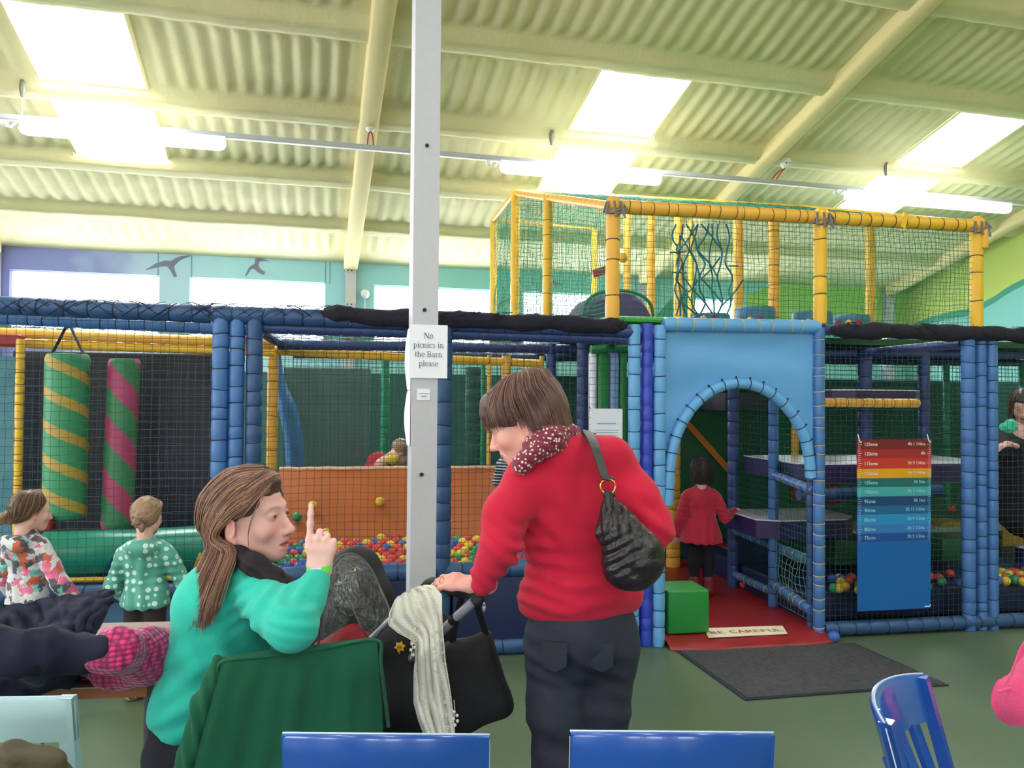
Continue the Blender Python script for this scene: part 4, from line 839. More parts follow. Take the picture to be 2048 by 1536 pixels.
mk('printed_marks', mw[0], M_ct, ct, False); mk('printed_marks', mw[1], M_ctb, ct, False)
m = MB()
for x in (.03, .96): c = CPt(x, 0, .004); m.tube([c+Vector((0, 0, -.012)), c+Vector((-.012, 0, .035))], .0035, 6); m.tube([c+Vector((0, 0, -.014)), c+Vector((.012, 0, -.018))], .004, 6)
c = CPt(.985, 340, .004); m.tube([c+Vector((-.06, 0, 0)), c, c+Vector((.004, 0, .012))], .003, 6); mk('cable_tie', m, V_wht, ct)
# ================================================================ soft sculpting: distance fields turned into meshes
def V3(p): return np.array(p, dtype=np.float32)
class Sculpt:
    def __init__(s, h=.007): s.ops = []; s.h = h; s.clips = []
    def cone(s, a, b, ra, rb=None, k=.02, sub=False, fd=None, fl=1.):
        s.ops.append(('c', V3(a), V3(b), ra, ra if rb is None else rb, k, sub, None if fd is None else V3(Vector(fd).normalized()), fl)); return s
    def ell(s, c, r, rot=None, k=.02, sub=False): s.ops.append(('e', V3(c), r if isinstance(r, (tuple, list)) else (r,)*3, None if rot is None else np.array(rot, dtype=np.float32), 0, k, sub)); return s
    def box(s, c, half, rot=None, rnd=.01, k=.02, sub=False): s.ops.append(('b', V3(c), half, None if rot is None else np.array(rot, dtype=np.float32), rnd, k, sub)); return s
    def chain(s, pts, rs, k=.02, **kw):
        for i in range(len(pts)-1): s.cone(pts[i], pts[i+1], rs[i], rs[i+1], k, **kw)
        return s
    def clip(s, p, n): s.clips.append((V3(p), V3(Vector(n).normalized()))); return s     # keeps the side the normal points away from
    def mesh(s, disp=None):
        h = s.h; lo = np.full(3, 1e9); hi = -lo
        for o in s.ops:
            if o[6]: continue
            if o[0] == 'c': r = max(o[3], o[4]); pts = (o[1], o[2])
            else: r = max(o[2])*(1.74 if o[0] == 'b' else 1)+o[4]; pts = (o[1],)
            for p in pts: lo = np.minimum(lo, p-r); hi = np.maximum(hi, p+r)
        lo = lo-3*h; hi = hi+3*h; n = np.ceil((hi-lo)/h).astype(int)+1; F = np.full(n, .5, dtype=np.float32)
        ax = [(lo[i]+h*np.arange(n[i])).astype(np.float32) for i in range(3)]
        for o in s.ops:
            k = o[5]; mg = k+3*h
            if o[0] == 'c': r = max(o[3], o[4]); a = np.minimum(o[1], o[2])-r-mg; b = np.maximum(o[1], o[2])+r+mg
            else: r = max(o[2])*(1.74 if o[0] == 'b' else 1)+o[4]; a = o[1]-r-mg; b = o[1]+r+mg
            i0 = np.clip(np.floor((a-lo)/h).astype(int), 0, n-1); i1 = np.clip(np.ceil((b-lo)/h).astype(int)+1, 1, n)
            if (i1 <= i0).any(): continue
            sl = tuple(slice(i0[i], i1[i]) for i in range(3)); X, Y, Z = np.meshgrid(*[ax[i][sl[i]] for i in range(3)], indexing='ij')
            if o[0] == 'c':
                _, A, B, ra, rb, k, sub, fd, fl = o; px, py, pz = X-A[0], Y-A[1], Z-A[2]; d = B-A
                if fd is not None:
                    q = (px*fd[0]+py*fd[1]+pz*fd[2])*(1/fl-1); px = px+q*fd[0]; py = py+q*fd[1]; pz = pz+q*fd[2]; d = d+fd*(d@fd)*(1/fl-1)
                t = np.clip((px*d[0]+py*d[1]+pz*d[2])/max(1e-9, float(d@d)), 0, 1); D = np.sqrt((px-t*d[0])**2+(py-t*d[1])**2+(pz-t*d[2])**2)-(ra+(rb-ra)*t)
            else:
                c = o[1]; R = o[3]; px, py, pz = X-c[0], Y-c[1], Z-c[2]
                if R is not None: px, py, pz = [R[0, i]*px+R[1, i]*py+R[2, i]*pz for i in range(3)]
                if o[0] == 'e':
                    r = o[2]; k0 = np.sqrt((px/r[0])**2+(py/r[1])**2+(pz/r[2])**2); k1 = np.sqrt((px/r[0]**2)**2+(py/r[1]**2)**2+(pz/r[2]**2)**2)+1e-9; D = k0*(k0-1)/k1
                else:
                    q = o[2]; rn = o[4]; x, y, z = abs(px)-q[0]+rn, abs(py)-q[1]+rn, abs(pz)-q[2]+rn
                    D = np.sqrt(np.maximum(x, 0)**2+np.maximum(y, 0)**2+np.maximum(z, 0)**2)+np.minimum(np.maximum(x, np.maximum(y, z)), 0)-rn
            f = F[sl]
            if o[6]: hh = np.clip(.5-.5*(f+D)/k, 0, 1); F[sl] = f+(-D-f)*hh+k*hh*(1-hh)
            else: hh = np.clip(.5+.5*(D-f)/k, 0, 1); F[sl] = D+(f-D)*hh-k*hh*(1-hh)
        for p, nn in s.clips:
            X, Y, Z = np.meshgrid(*ax, indexing='ij'); F = np.maximum(F, (X-p[0])*nn[0]+(Y-p[1])*nn[1]+(Z-p[2])*nn[2])
        for i in range(3):
            sl = [slice(None)]*3; sl[i] = 0; F[tuple(sl)] = .5; sl[i] = -1; F[tuple(sl)] = .5
        S = F < 0; c8 = [S[a:n[0]-1+a, b:n[1]-1+b, c:n[2]-1+c] for a in (0, 1) for b in (0, 1) for c in (0, 1)]
        cnt = sum(c.astype(np.int8) for c in c8); act = (cnt > 0) & (cnt < 8); ijk = np.argwhere(act); idx = np.full(act.shape, -1, dtype=np.int64); idx[act] = np.arange(len(ijk))
        acc = np.zeros((len(ijk), 3)); num = np.zeros(len(ijk)); I, J, K = ijk.T
        for (a, b) in [((0, 0, 0), (1, 0, 0)), ((0, 1, 0), (1, 1, 0)), ((0, 0, 1), (1, 0, 1)), ((0, 1, 1), (1, 1, 1)), ((0, 0, 0), (0, 1, 0)), ((1, 0, 0), (1, 1, 0)), ((0, 0, 1), (0, 1, 1)), ((1, 0, 1), (1, 1, 1)), ((0, 0, 0), (0, 0, 1)), ((1, 0, 0), (1, 0, 1)), ((0, 1, 0), (0, 1, 1)), ((1, 1, 0), (1, 1, 1))]:
            fa = F[I+a[0], J+a[1], K+a[2]]; fb = F[I+b[0], J+b[1], K+b[2]]; cr = (fa < 0) != (fb < 0); t = np.where(cr, fa/np.where(fa-fb == 0, 1, fa-fb), 0)
            for q in range(3): acc[:, q] += np.where(cr, a[q]+(b[q]-a[q])*t, 0)
            num += cr
        vs = lo+(ijk+acc/num[:, None])*h; fs = []
        for axx in range(3):
            u, v = [(1, 2), (2, 0), (0, 1)][axx]; s0 = [slice(1, -1)]*3; s0[axx] = slice(0, n[axx]-1); s1 = list(s0); s1[axx] = slice(1, n[axx]); A = S[tuple(s0)]; B = S[tuple(s1)]
            e = np.argwhere(A != B); sg = A[tuple(e.T)]; e = e+1; e[:, axx] -= 1
            du = np.zeros(3, int); du[u] = 1; dv = np.zeros(3, int); dv[v] = 1
            q = [idx[tuple((e-o_).T)] for o_ in (du+dv, dv, 0*du, du)]; Q = np.stack(q, 1); Q[~sg] = Q[~sg][:, ::-1]; fs.append(Q)
        fs = np.concatenate(fs); fs = fs[(fs >= 0).all(1)]
        # relax slightly
        e = np.concatenate([fs[:, [0, 1]], fs[:, [1, 2]], fs[:, [2, 3]], fs[:, [3, 0]]])
        for _ in range(2):
            sm = np.zeros_like(vs); ct = np.zeros(len(vs))
            for a, b in ((0, 1), (1, 0)): np.add.at(sm, e[:, a], vs[e[:, b]]); np.add.at(ct, e[:, a], 1)
            vs = vs*.5+.5*sm/np.maximum(ct, 1)[:, None]
        if disp is not None:
            nr = np.zeros_like(vs); fn = np.cross(vs[fs[:, 2]]-vs[fs[:, 0]], vs[fs[:, 3]]-vs[fs[:, 1]])
            for a in range(4): np.add.at(nr, fs[:, a], fn)
            nr /= np.linalg.norm(nr, axis=1)[:, None]+1e-12; vs = vs+nr*disp(vs, nr)[:, None]
        return vs, fs
def sm(name, sc, mats, parent=None, disp=None, color=None, xf=None, origin=None):
    vs, fs = sc.mesh(disp); col = color(vs) if color else None
    if xf is not None: M = np.array(xf); vs = vs@M[:3, :3].T+M[:3, 3]
    m = MB(); m.v = [tuple(v) for v in vs]; m.f = [tuple(int(i) for i in f) for f in fs]; m.m = [0]*len(fs); m.c = col
    return mk(name, m, mats, parent, True, origin, ang=0)
def noise_disp(scale, amp, seed=0, aniso=(1, 1, 1)):
    def f(vs, nr): return np.array([noise.noise(Vector((v[0]*scale*aniso[0]+seed, v[1]*scale*aniso[1], v[2]*scale*aniso[2]))) for v in vs])*amp
    return f
def folds(lst, extra=None, wob=1.2):
    """lst of (centre, across, wavelength, amplitude, radius)"""
    def f(vs, nr):
        d = np.zeros(len(vs)); nz = np.array([noise.noise(Vector(v*7.)) for v in vs])
        for c, a, wl, am, R in lst:
            q = vs-np.array(c); a = np.array(Vector(a).normalized()); ph = (q@a)/wl*2*pi+nz*wob*2; w = np.exp(-(q**2).sum(1)/R**2); sn_ = np.sin(ph); d += am*w*(np.sign(sn_)*np.abs(sn_)**1.0-.2)
        if extra: d += extra(vs, nr)
        return d
    return f
def frame3(f, u=(0, 0, 1)):
    """rotation with y = forward, z = up"""
    y = Vector(f).normalized(); z = Vector(u); z = (z-y*z.dot(y)).normalized(); x = y.cross(z); return Matrix(((x.x, y.x, z.x), (x.y, y.y, z.y), (x.z, y.z, z.z)))
def patterned(name, kind, base, cols, scale, rough=.7, bump=None, thr=.3, rnd=.6):
    """dots / patches printed on cloth, in object space"""
    m = mat(name, base, rough, bump=bump, sheen=.2); nt = m.node_tree; N = nt.nodes; L = nt.links; b = N['Principled BSDF']; tc = N.new('ShaderNodeTexCoord'); vo = N.new('ShaderNodeTexVoronoi'); vo.inputs['Scale'].default_value = scale; vo.inputs['Randomness'].default_value = rnd; L.new(tc.outputs['Object'], vo.inputs['Vector'])
    if kind == 'dots':
        lt = N.new('ShaderNodeMath'); lt.operation = 'LESS_THAN'; lt.inputs[1].default_value = thr; L.new(vo.outputs['Distance'], lt.inputs[0]); mx = N.new('ShaderNodeMix'); mx.data_type = 'RGBA'; mx.inputs[6].default_value = (*lin(base), 1); mx.inputs[7].default_value = (*lin(cols[0]), 1); L.new(lt.outputs[0], mx.inputs['Factor']); L.new(mx.outputs[2], b.inputs['Base Color'])
    else:
        cr = N.new('ShaderNodeValToRGB'); cr.color_ramp.interpolation = 'CONSTANT'; sp = N.new('ShaderNodeSeparateColor'); L.new(vo.outputs['Color'], sp.inputs[0]); L.new(sp.outputs[0], cr.inputs[0]); n = len(cols)
        for i, c in enumerate(cols):
            e = cr.color_ramp.elements[i] if i < 2 else cr.color_ramp.elements.new(i/n); e.position = i/n; e.color = (*lin(c), 1)
        n2 = N.new('ShaderNodeTexNoise'); n2.inputs['Scale'].default_value = scale*1.5; L.new(tc.outputs['Object'], n2.inputs['Vector']); ad = N.new('ShaderNodeVectorMath'); ad.operation = 'MULTIPLY_ADD'; ad.inputs[1].default_value = (.05, .05, .05); L.new(n2.outputs['Color'], ad.inputs[0]); L.new(tc.outputs['Object'], ad.inputs[2]); L.new(ad.outputs[0], vo.inputs['Vector']); L.new(cr.outputs[0], b.inputs['Base Color'])
    return m
M_skin = mat('skin', (224, 170, 156), .5, attr=True, bump=(180, .06), spec=.4); M_hair = mat('hair_strands', (110, 80, 66), .45, attr=True, spec=.45)
M_eye = mat('eye_white', (226, 220, 216), .2); M_iris = mat('iris', (52, 58, 62), .2)

def build_head(sc_scale=1., h=.0023, mouth=0., neck=(0, -.045, -.20), neckr=.05, old=0., smile=0.):
    s = Sculpt(h)
    s.ell((0, -.012, .03), (.074, .094, .077), k=.02); s.ell((0, .028, -.018), (.0585, .062, .078), k=.03)
    for q in (-1, 1):
        s.cone((q*.047, -.004, -.055), (q*.014, .064, -.094), .021, .016, k=.035); s.ell((q*.035, .060, -.034), (.025, .024, .022), k=.022)
        s.cone((q*.042, .071, .020), (q*.012, .085, .017), .0085, .009, k=.014)
    s.ell((0, .072, -.062), .026, k=.022); s.ell((0, .073, -.097), (.017, .015, .014), k=.016)
    for q in (-1, 1): s.ell((q*.031, .103, .0), (.018, .016, .013), k=.014, sub=True)
    s.cone((0, .084, .008), (0, .108, -.036), .0075, .0105, k=.012); s.ell((0, .1125, -.0405), .0098, k=.006)
    for q in (-1, 1):
        s.ell((q*.0115, .100, -.044), (.007, .0095, .0075), k=.006); s.ell((q*.0055, .1045, -.0525), .0038, k=.003, sub=True)
        s.ell((q*.031, .0765, 0), (.0155, .0135, .013), k=.004)
        s.cone((q*.020, .086, -.0705), (q*.003, .0955, -.0655), .0042, .0052, k=.005); s.cone((q*.017, .086, -.0785-mouth), (0, .0925, -.0800-mouth), .005, .0062, k=.005)
    s.cone((-.021, .0905, -.0725-mouth*.5+smile), (0, .0985, -.0730-mouth*.5), .0012+mouth*.5, .0016+mouth*.5, k=.003, sub=True); s.cone((.021, .0905, -.0725-mouth*.5+smile), (0, .0985, -.0730-mouth*.5), .0012+mouth*.5, .0016+mouth*.5, k=.003, sub=True)
    if old:
        for q in (-1, 1): s.cone((q*.018, .097, -.046), (q*.032, .082, -.072), .0035, .0035, k=.006, sub=True)
    for q in (-1, 1):   # ears
        R = Matrix.Rotation(q*-.35, 3, 'Z') @ Matrix.Rotation(-.25, 3, 'X')
        s.ell((q*.076, -.010, -.022), (.0075, .018, .031), R, k=.006); s.ell((q*.0845, -.004, -.020), (.006, .010, .018), R, k=.004, sub=True); s.cone((q*.078, -.012, -.010), (q*.078, -.014, -.028), .0045, .0045, k=.004); s.ell((q*.073, -.002, -.050), (.0065, .008, .009), k=.006)
        s.ell((q*.031, .0925, .0), (.0105, .0065, .0026), k=.002, sub=True)
    s.cone((0, -.025, -.06), neck, .05, neckr, k=.03)
    return s
def skin_color(base=(226, 172, 158), lip=(176, 84, 86), brow=(112, 84, 72), browk=.6, pink=(214, 132, 126)):
    B, Lp, Br, Pk = [np.array(lin(c)) for c in (base, lip, brow, pink)]
    def f(v):
        x = np.abs(v[:, 0]); y = v[:, 1]; z = v[:, 2]; c = np.tile(B, (len(v), 1))
        def mixc(w, col): 
            nonlocal c; c = c*(1-w[:, None])+col*w[:, None]
        mixc(.45*np.exp(-(((x-.04)/.02)**2+((z+.035)/.02)**2))*(y > .02), Pk); mixc(.45*np.exp(-((x/.012)**2+((z+.042)/.012)**2))*(y > .09), Pk); mixc(.5*np.clip((x-.073)/.006, 0, 1)*(y < .02), Pk)
        zc_ = -.0725+.0-.0*x; w = np.clip(1-((x/.023)**2+((z-zc_)/.0105)**2)**1.5, 0, 1)*(y > .08); mixc(np.clip(w*1.8, 0, 1), Lp)
        zb_ = .021-((x-.028)/.03)**2*.008; w = np.exp(-((z-zb_)/.0035)**2)*np.clip((x-.010)/.004, 0, 1)*np.clip((.048-x)/.008, 0, 1)*(y > .05); mixc(w*browk, Br)
        w = np.exp(-(((x-.031)/.014)**2+(z/.005)**2))*(y > .07); mixc(w*.7, Br*.6)
        return c
    return f
def put_head(person, O, R, scale, s, color, iris=True):
    M = Matrix.Translation(O) @ R.to_4x4() @ Matrix.Scale(scale, 4); vs, fs = s.mesh(); col = color(vs); Mn = np.array(M); w = vs@Mn[:3, :3].T+Mn[:3, 3]
    for q in (-1, 1):
        c = M @ Vector((q*.031, .0772, 0)); e = MB(); e.sphere(c, .0118*scale, 0, 16, 10)
        fw = R @ Vector((0, 1, 0)); gaze = (fw+R @ Vector((0, 0, .0))).normalized(); e.sphere(c+gaze*.0072*scale, .0062*scale, 1, 12, 8); mk('eye', e, [M_eye, M_iris], person)
    return w, fs, col
def merge(parts):
    m = MB(); cs = []
    for vs, fs, col in parts: m.add([tuple(v) for v in vs], [tuple(int(i) for i in f) for f in fs]); cs.append(col)
    m.c = np.concatenate(cs); return m
def hand_ops(s, wrist, d, n, t, curls, thumb_dir, sc=1., spread=.0, ks=.007, thumb_curl=.3):
    """wrist point, d toward fingers, n out of the back of the hand, t toward the thumb; curls: per finger (mcp, pip, dip) radians toward the palm"""
    d = Vector(d).normalized(); n = Vector(n); n = (n-d*n.dot(d)).normalized(); t = Vector(t); t = (t-d*t.dot(d)-n*t.dot(n)).normalized(); W = Vector(wrist)
    off = (.030, .010, -.010, -.028); fwd = (.088, .092, .087, .078); ln = ((.042, .025, .021), (.046, .029, .022), (.042, .027, .021), (.034, .020, .019)); rad = (.0088, .009, .0085, .0075)
    mc = []
    for i in range(4):
        q = W+d*fwd[i]*sc+t*off[i]*sc; mc.append(q); s.cone(W+t*off[i]*.55*sc+d*.01*sc, q, .0145*sc, .0105*sc, k=.012)
    s.cone(mc[0]-d*.02*sc, mc[3]-d*.015*sc, .0105*sc, .0095*sc, k=.012)
    tips = []
    for i in range(4):
        p = mc[i]; a = 0; dd = (d+t*spread*off[i]/.03).normalized()
        for j in range(3):
            a += curls[i][j]; q = p+(dd*cos(a)-n*sin(a))*ln[i][j]*sc; r0 = rad[i]*(1, .92, .84)[j]*sc; r1 = rad[i]*(.92, .84, .74)[j]*sc; s.cone(p, q, r0, r1, k=ks if j else .008); p = q
        tips.append(p)
    tb = W+d*.022*sc+t*.020*sc-n*.006*sc; td = Vector(thumb_dir).normalized(); p1 = tb+td*.042*sc; p2 = p1+(td*cos(thumb_curl)+d*sin(thumb_curl)).normalized()*.032*sc; p3 = p2+(td*cos(thumb_curl*1.8)+d*sin(thumb_curl*1.8)).normalized()*.026*sc
    s.cone(tb, p1, .015*sc, .0115*sc, k=.014); s.cone(p1, p2, .0108*sc, .0098*sc, k=.006); s.cone(p2, p3, .0098*sc, .0078*sc, k=.006)
    return mc, tips
def plain(c): 
    c = np.array(lin(c)); return lambda v: np.tile(c, (len(v), 1))
def strands(guides, n, rad=.0011, jit=.006, pal=((110, 78, 62),), npt=16, seed=1, taper=.35, clump=.5, lift=0.):
    """hair: strands blended between ordered guide curves; guides = list of point lists"""
    rg = random.Random(seed); G_ = [spline(g, npt) for g in guides]; m = MB(); cols = []
    for k in range(n):
        u = rg.random()*(len(G_)-1); i = min(int(u), len(G_)-2); f = u-i; u2 = round(u*6)/6.
        jx = Vector((rg.gauss(0, 1), rg.gauss(0, 1), rg.gauss(0, 1)))*jit; st = rg.random()*.25; en = 1-rg.random()*.18; pts = []; ph = rg.random()*9
        for j in range(npt):
            q = st*0+(j/(npt-1))*en; x = q*(npt-1); a = min(int(x), npt-2); b = x-a
            p = G_[i][a].lerp(G_[i][a+1], b).lerp(G_[i+1][a].lerp(G_[i+1][a+1], b), f)
            w = .25+.75*q; pts.append(p+jx*w+Vector((noise.noise(p*14+Vector((ph, 0, 0))), noise.noise(p*14+Vector((0, ph, 0))), 0))*.0025)
        rs = [rad*(1-(1-taper)*(j/(npt-1))**2) for j in range(npt)]; b0 = len(m.v); m.tube(pts, rs, 4, 0, False)
        c = rg.choice(pal); sh = rg.uniform(.75, 1.2); c = [v*sh for v in lin(c)]; cols += [c]*(len(m.v)-b0)
    m.c = np.array(cols, dtype=np.float32); return m
def join(a, b):
    o = len(a.v); c = None
    if a.c is not None: c = np.concatenate([a.c, b.c])
    a.v += b.v; a.f += [tuple(i+o for i in f) for f in b.f]; a.m += b.m; a.c = c; return a
def sculpt_mb(s, color, disp=None, xf=None):
    vs, fs = s.mesh(disp); col = color(vs)
    if xf is not None: M = np.array(xf); vs = vs@M[:3, :3].T+M[:3, 3]
    m = MB(); m.v = [tuple(v) for v in vs]; m.f = [tuple(int(i) for i in f) for f in fs]; m.m = [0]*len(fs); m.c = col; return m
# ================================================================ woman in the red jumper
C_jump = mat('red_knit', (196, 14, 56), .9, bump=(420, .25), sheen=.08); C_jean = mat('dark_jeans', (34, 38, 54), .85, bump=(500, .2), var=(7, .5, (50, 56, 74)))
def person_root(lab, p, grp=None): return thing('person', lab, 'person', p, grp)
D0 = 2.2
fl = P(1150, 1800, D0); wr = person_root('woman in red jumper and dark jeans seen from behind, leaning left over the pushchair', (fl.x, D0, 0))
Oh = P(1049, 838, 2.16); Rh = frame3((-.86, .20, -.38), (-.25, .0, .95))
hw, hf, hc = put_head(wr, Oh, Rh, 1.0, build_head(mouth=.001, neck=(0.0, -.050, -.15), neckr=.045, old=1, smile=.003), skin_color((228, 168, 156), (190, 96, 100), (120, 90, 78), .35, (224, 132, 132)))
bs_ = Sculpt(.009); nb = P(1098, 905, 2.2); bs_.cone(nb, P(1145, 1000, 2.27), .036, .06, k=.03); bs_.cone(P(1145, 1000, 2.27), P(1160, 1210, 2.25), .08, .08); bs_.cone(P(1160, 1230, 2.22), P(1112, 1300, 2.2), .07, .05); bs_.cone(P(1112, 1300, 2.2), P(1122, 1800, 2.19), .05, .03); bs_.cone(P(1160, 1230, 2.22), P(1215, 1300, 2.22), .07, .05); bs_.cone(P(1215, 1300, 2.22), P(1200, 1800, 2.23), .045, .03)
bs_.chain([P(1045, 975, 2.12), P(1002, 1085, 2.06), P(955, 1165, 2.08)], [.045, .035, .026]); bs_.chain([P(1235, 935, 2.2), P(1308, 1058, 2.12), P(1250, 1110, 2.4)], [.045, .035, .026])
bv, bf = bs_.mesh(); hs = Sculpt(.0024); wp = P(948, 1172, 2.085); dd = (P(880, 1163, 2.13)-wp).normalized()
hs.cone(P(975, 1168, 2.08), wp, .027, .022, k=.01)
hand_ops(hs, wp+Vector((0, 0, .004)), dd, Vector((.15, -.45, .85)), Vector((-.2, .9, .35)), ((.25, .45, .3), (.28, .5, .35), (.30, .55, .35), (.35, .5, .3)), Vector((-.75, .55, -.35)), .86)
hv, hfc = hs.mesh(); sk = skin_color((226, 168, 156)); pc_ = np.array(lin((224, 160, 150)))
mk('body', merge([(hw, hf, hc), (bv, bf, np.tile(pc_, (len(bv), 1))), (hv, hfc, np.tile(pc_, (len(hv), 1)))]), M_skin, wr, True, ang=0)
m = MB(); rp_ = wp+dd*.098+Vector((0, -.006, .006)); m.torus(rp_, dd, .0095, .0013, 20, 6); mk('ring', m, mat('gold_ring', (230, 190, 110), .2, 1), wr)
# jumper
ft = Vector((-.35, .94, 0)); RT = frame3(ft, (-.10, 0, 1)); J = Sculpt(.0065)
J.ell(P(1135, 965, 2.2), (.180, .112, .125), RT, k=.05); J.ell(P(1143, 1060, 2.2), (.152, .112, .15), RT, k=.05); J.ell(P(1160, 1175, 2.2), (.166, .130, .115), RT, k=.05); J.cone(P(1078, 925, 2.17), P(1225, 915, 2.22), .045, .055, k=.05); J.cone(P(1118, 908, 2.16), P(1140, 945, 2.18), .052, .07, k=.04); J.cone(P(1058, 938, 2.13), P(1150, 908, 2.13), .034, .046, k=.03); J.cone(P(1130, 914, 2.13), P(1225, 912, 2.17), .052, .052, k=.03)
J.chain([P(1052, 968, 2.13), P(1012, 1030, 2.08), P(1003, 1092, 2.05), P(962, 1166, 2.075)], [.062, .058, .050, .037], k=.03); J.chain([P(1228, 940, 2.2), P(1278, 1000, 2.15), P(1305, 1058, 2.12), P(1255, 1110, 2.38)], [.062, .056, .052, .036], k=.03)
J.cone(P(1072, 1205, 2.2), P(1250, 1195, 2.22), .04, .04, k=.06); J.clip(P(1160, 1240, 2.12), Vector((.03, 0, -1)))
cuff = P(946, 1172, 2.08); J.clip(cuff+Vector((-.002, 0, 0)), Vector((-.96, 0, -.18)))
jf = folds([(P(1075, 1165, 2.08), (.15, 0, 1), .040, .0065, .11), (P(1150, 1190, 2.05), (-.05, 0, 1), .055, .004, .14), (P(1058, 1120, 2.1), (.7, 0, .6), .045, .006, .08), (P(1085, 1060, 2.1), (.75, 0, .65), .07, .005, .11), (P(1005, 1090, 2.02), (.5, 0, .9), .04, .004, .07), (P(950, 1160, 2.05), (.5, 0, .8), .03, .003, .06), (P(1300, 1050, 2.1), (.5, 0, .8), .045, .004, .09), (P(1240, 990, 2.1), (.8, 0, .5), .06, .004, .1)], noise_disp(9, .004, 3))
sm('jumper', J, C_jump, wr, jf)
m = MB(); pts = []    # ribbed hem and cuff
mk_ = None
# jeans
H = Sculpt(.0065); H.ell(P(1163, 1262, 2.2), (.160, .125, .13), RT, k=.04); H.chain([P(1112, 1300, 2.2), P(1110, 1420, 2.17), P(1112, 1530, 2.17), P(1122, 1840, 2.2)], [.088, .072, .060, .045], k=.035); H.chain([P(1215, 1300, 2.22), P(1206, 1420, 2.22), P(1200, 1530, 2.22), P(1200, 1840, 2.24)], [.088, .070, .058, .045], k=.035)
H.clip(Vector((0, 0, .08)), (0, 0, -1))
sm('jeans', H, C_jean, wr, folds([(P(1085, 1330, 2.1), (.2, 0, 1), .05, .003, .1), (P(1175, 1330, 2.12), (.5, 0, 1), .05, .004, .09), (P(1100, 1480, 2.1), (0, 0, 1), .07, .003, .15), (P(1210, 1450, 2.12), (.1, 0, 1), .06, .003, .14)], noise_disp(12, .003, 8)))
for (u0, u1, v0, v1, D) in ((1085, 1135, 1285, 1345, 2.065), (1180, 1228, 1285, 1345, 2.085)):
    q = [P(u0, v0, D), P(u1, v0+2, D-.005), P(u1-2, v1-12, D-.004), P((u0+u1)/2, v1, D), P(u0+2, v1-10, D)]; m = MB(); m.prism(q, Vector((0, .03, 0))); mk('back_pocket', m, C_jean, wr, False)
for (a, D) in ((1122, 2.2), (1200, 2.24)):
    c = P(a, 1840, D); S_ = Sculpt(.006); S_.cone(Vector((c.x, c.y, .05)), Vector((c.x-.05, c.y+.13, .035)), .04, .034); S_.clip(Vector((0, 0, .002)), (0, 0, -1)); sm('shoe', S_, V_blk, wr)
# neck scarf with white dots
N1 = Sculpt(.004); ring = [P(1145, 868, 2.18), P(1110, 885, 2.09), P(1074, 900, 2.06), P(1044, 928, 2.06), P(1040, 925, 2.17), P(1062, 902, 2.27), P(1100, 880, 2.30), P(1135, 868, 2.22)]
N1.chain(ring, [.026, .028, .027, .022, .022, .025, .027, .026], k=.02); N1.chain([P(1138, 862, 2.13), P(1098, 872, 2.08), P(1064, 890, 2.07)], [.022, .028, .024], k=.015)
sm('neck_scarf', N1, patterned('dotted_scarf', 'dots', (116, 24, 50), [(226, 200, 206)], 95, thr=.32, rnd=.75), wr, folds([(P(1080, 890, 2.1), (.5, 0, 1), .022, .0035, .08)], noise_disp(40, .002, 1)))
# hair: layered crop
HB = Sculpt(.0035); HB.ell((0, -.022, .045), (.086, .101, .080), k=.02); HB.ell((0, -.062, -.005), (.074, .064, .080), k=.03); HB.ell((0, .055, .070), (.070, .046, .036), k=.025); HB.ell((0, .080, .048), (.056, .028, .024), k=.02)
for q in (-1, 1): HB.ell((q*.066, .018, .030), (.018, .052, .034), k=.02); HB.ell((q*.071, -.042, -.020), (.015, .026, .042), k=.02)
HB.ell((0, -.070, -.070), (.055, .034, .045), k=.03)
pal = ((122, 84, 78), (98, 66, 62), (84, 58, 56), (140, 104, 92), (104, 74, 66)); M4 = Matrix.Translation(Oh) @ Rh.to_4x4()
hb = sculpt_mb(HB, plain((88, 60, 56)), noise_disp(60, .004, 2, (1, 1, .3)), M4); gs_ = []
for i in range(25):   # guides fan from the crown
    a = 2*pi*i/24; sx, sy = sin(a), cos(a); front = max(0, sy); back = max(0, -sy); side = abs(sx)
    pr = Vector((0, -.045, .122)); ezl = .03*front+(-.005)*side*(1-back)-.105*back+(-.02 if back else 0)*side
    p1 = Vector((.055*sx, -.035+.065*sy, .113-.008*back)); p2 = Vector((.087*sx, -.018+(.108*sy if sy > 0 else .094*sy), .068)); p3 = Vector((.089*sx, -.016+(.122*sy if sy > 0 else .103*sy), .03)); p4 = Vector((.083*sx, -.016+(.122*sy if sy > 0 else .085*sy), ezl-.01))
    gs_.append([M4 @ q for q in (pr, p1, p2, p3, p4)])
st = strands(gs_, 1500, .0016, .0045, pal, 14, 3); mk('hair', join(hb, st), M_hair, wr, True, ang=0)
# shoulder bag
t = thing('handbag', 'black leather shoulder bag with gold ring hanging on the red jumper', 'handbag', P(1265, 1170, 2.03)); C_lea = mat('black_leather', (34, 27, 32), .33, bump=(90, .3)); Bg = Sculpt(.005); fy = Vector((.12, 1, 0))
Bg.cone(P(1219, 1002, 2.03), P(1236, 1060, 2.02), .018, .048, k=.03, fd=fy, fl=.6); Bg.cone(P(1236, 1060, 2.02), P(1266, 1112, 2.02), .050, .070, k=.04, fd=fy, fl=.6); Bg.ell(P(1270, 1118, 2.02), (.073, .045, .075), k=.03); Bg.ell(P(1252, 1135, 2.03), (.055, .045, .05), k=.03)
sm('bag_body', Bg, C_lea, t, folds([(P(1228, 1040, 1.98), (1, 0, .12), .026, .006, .06), (P(1235, 1110, 1.98), (.6, 0, -1), .022, .0045, .05), (P(1280, 1140, 1.98), (.3, 0, 1), .05, .003, .06)], noise_disp(35, .0025, 5)))
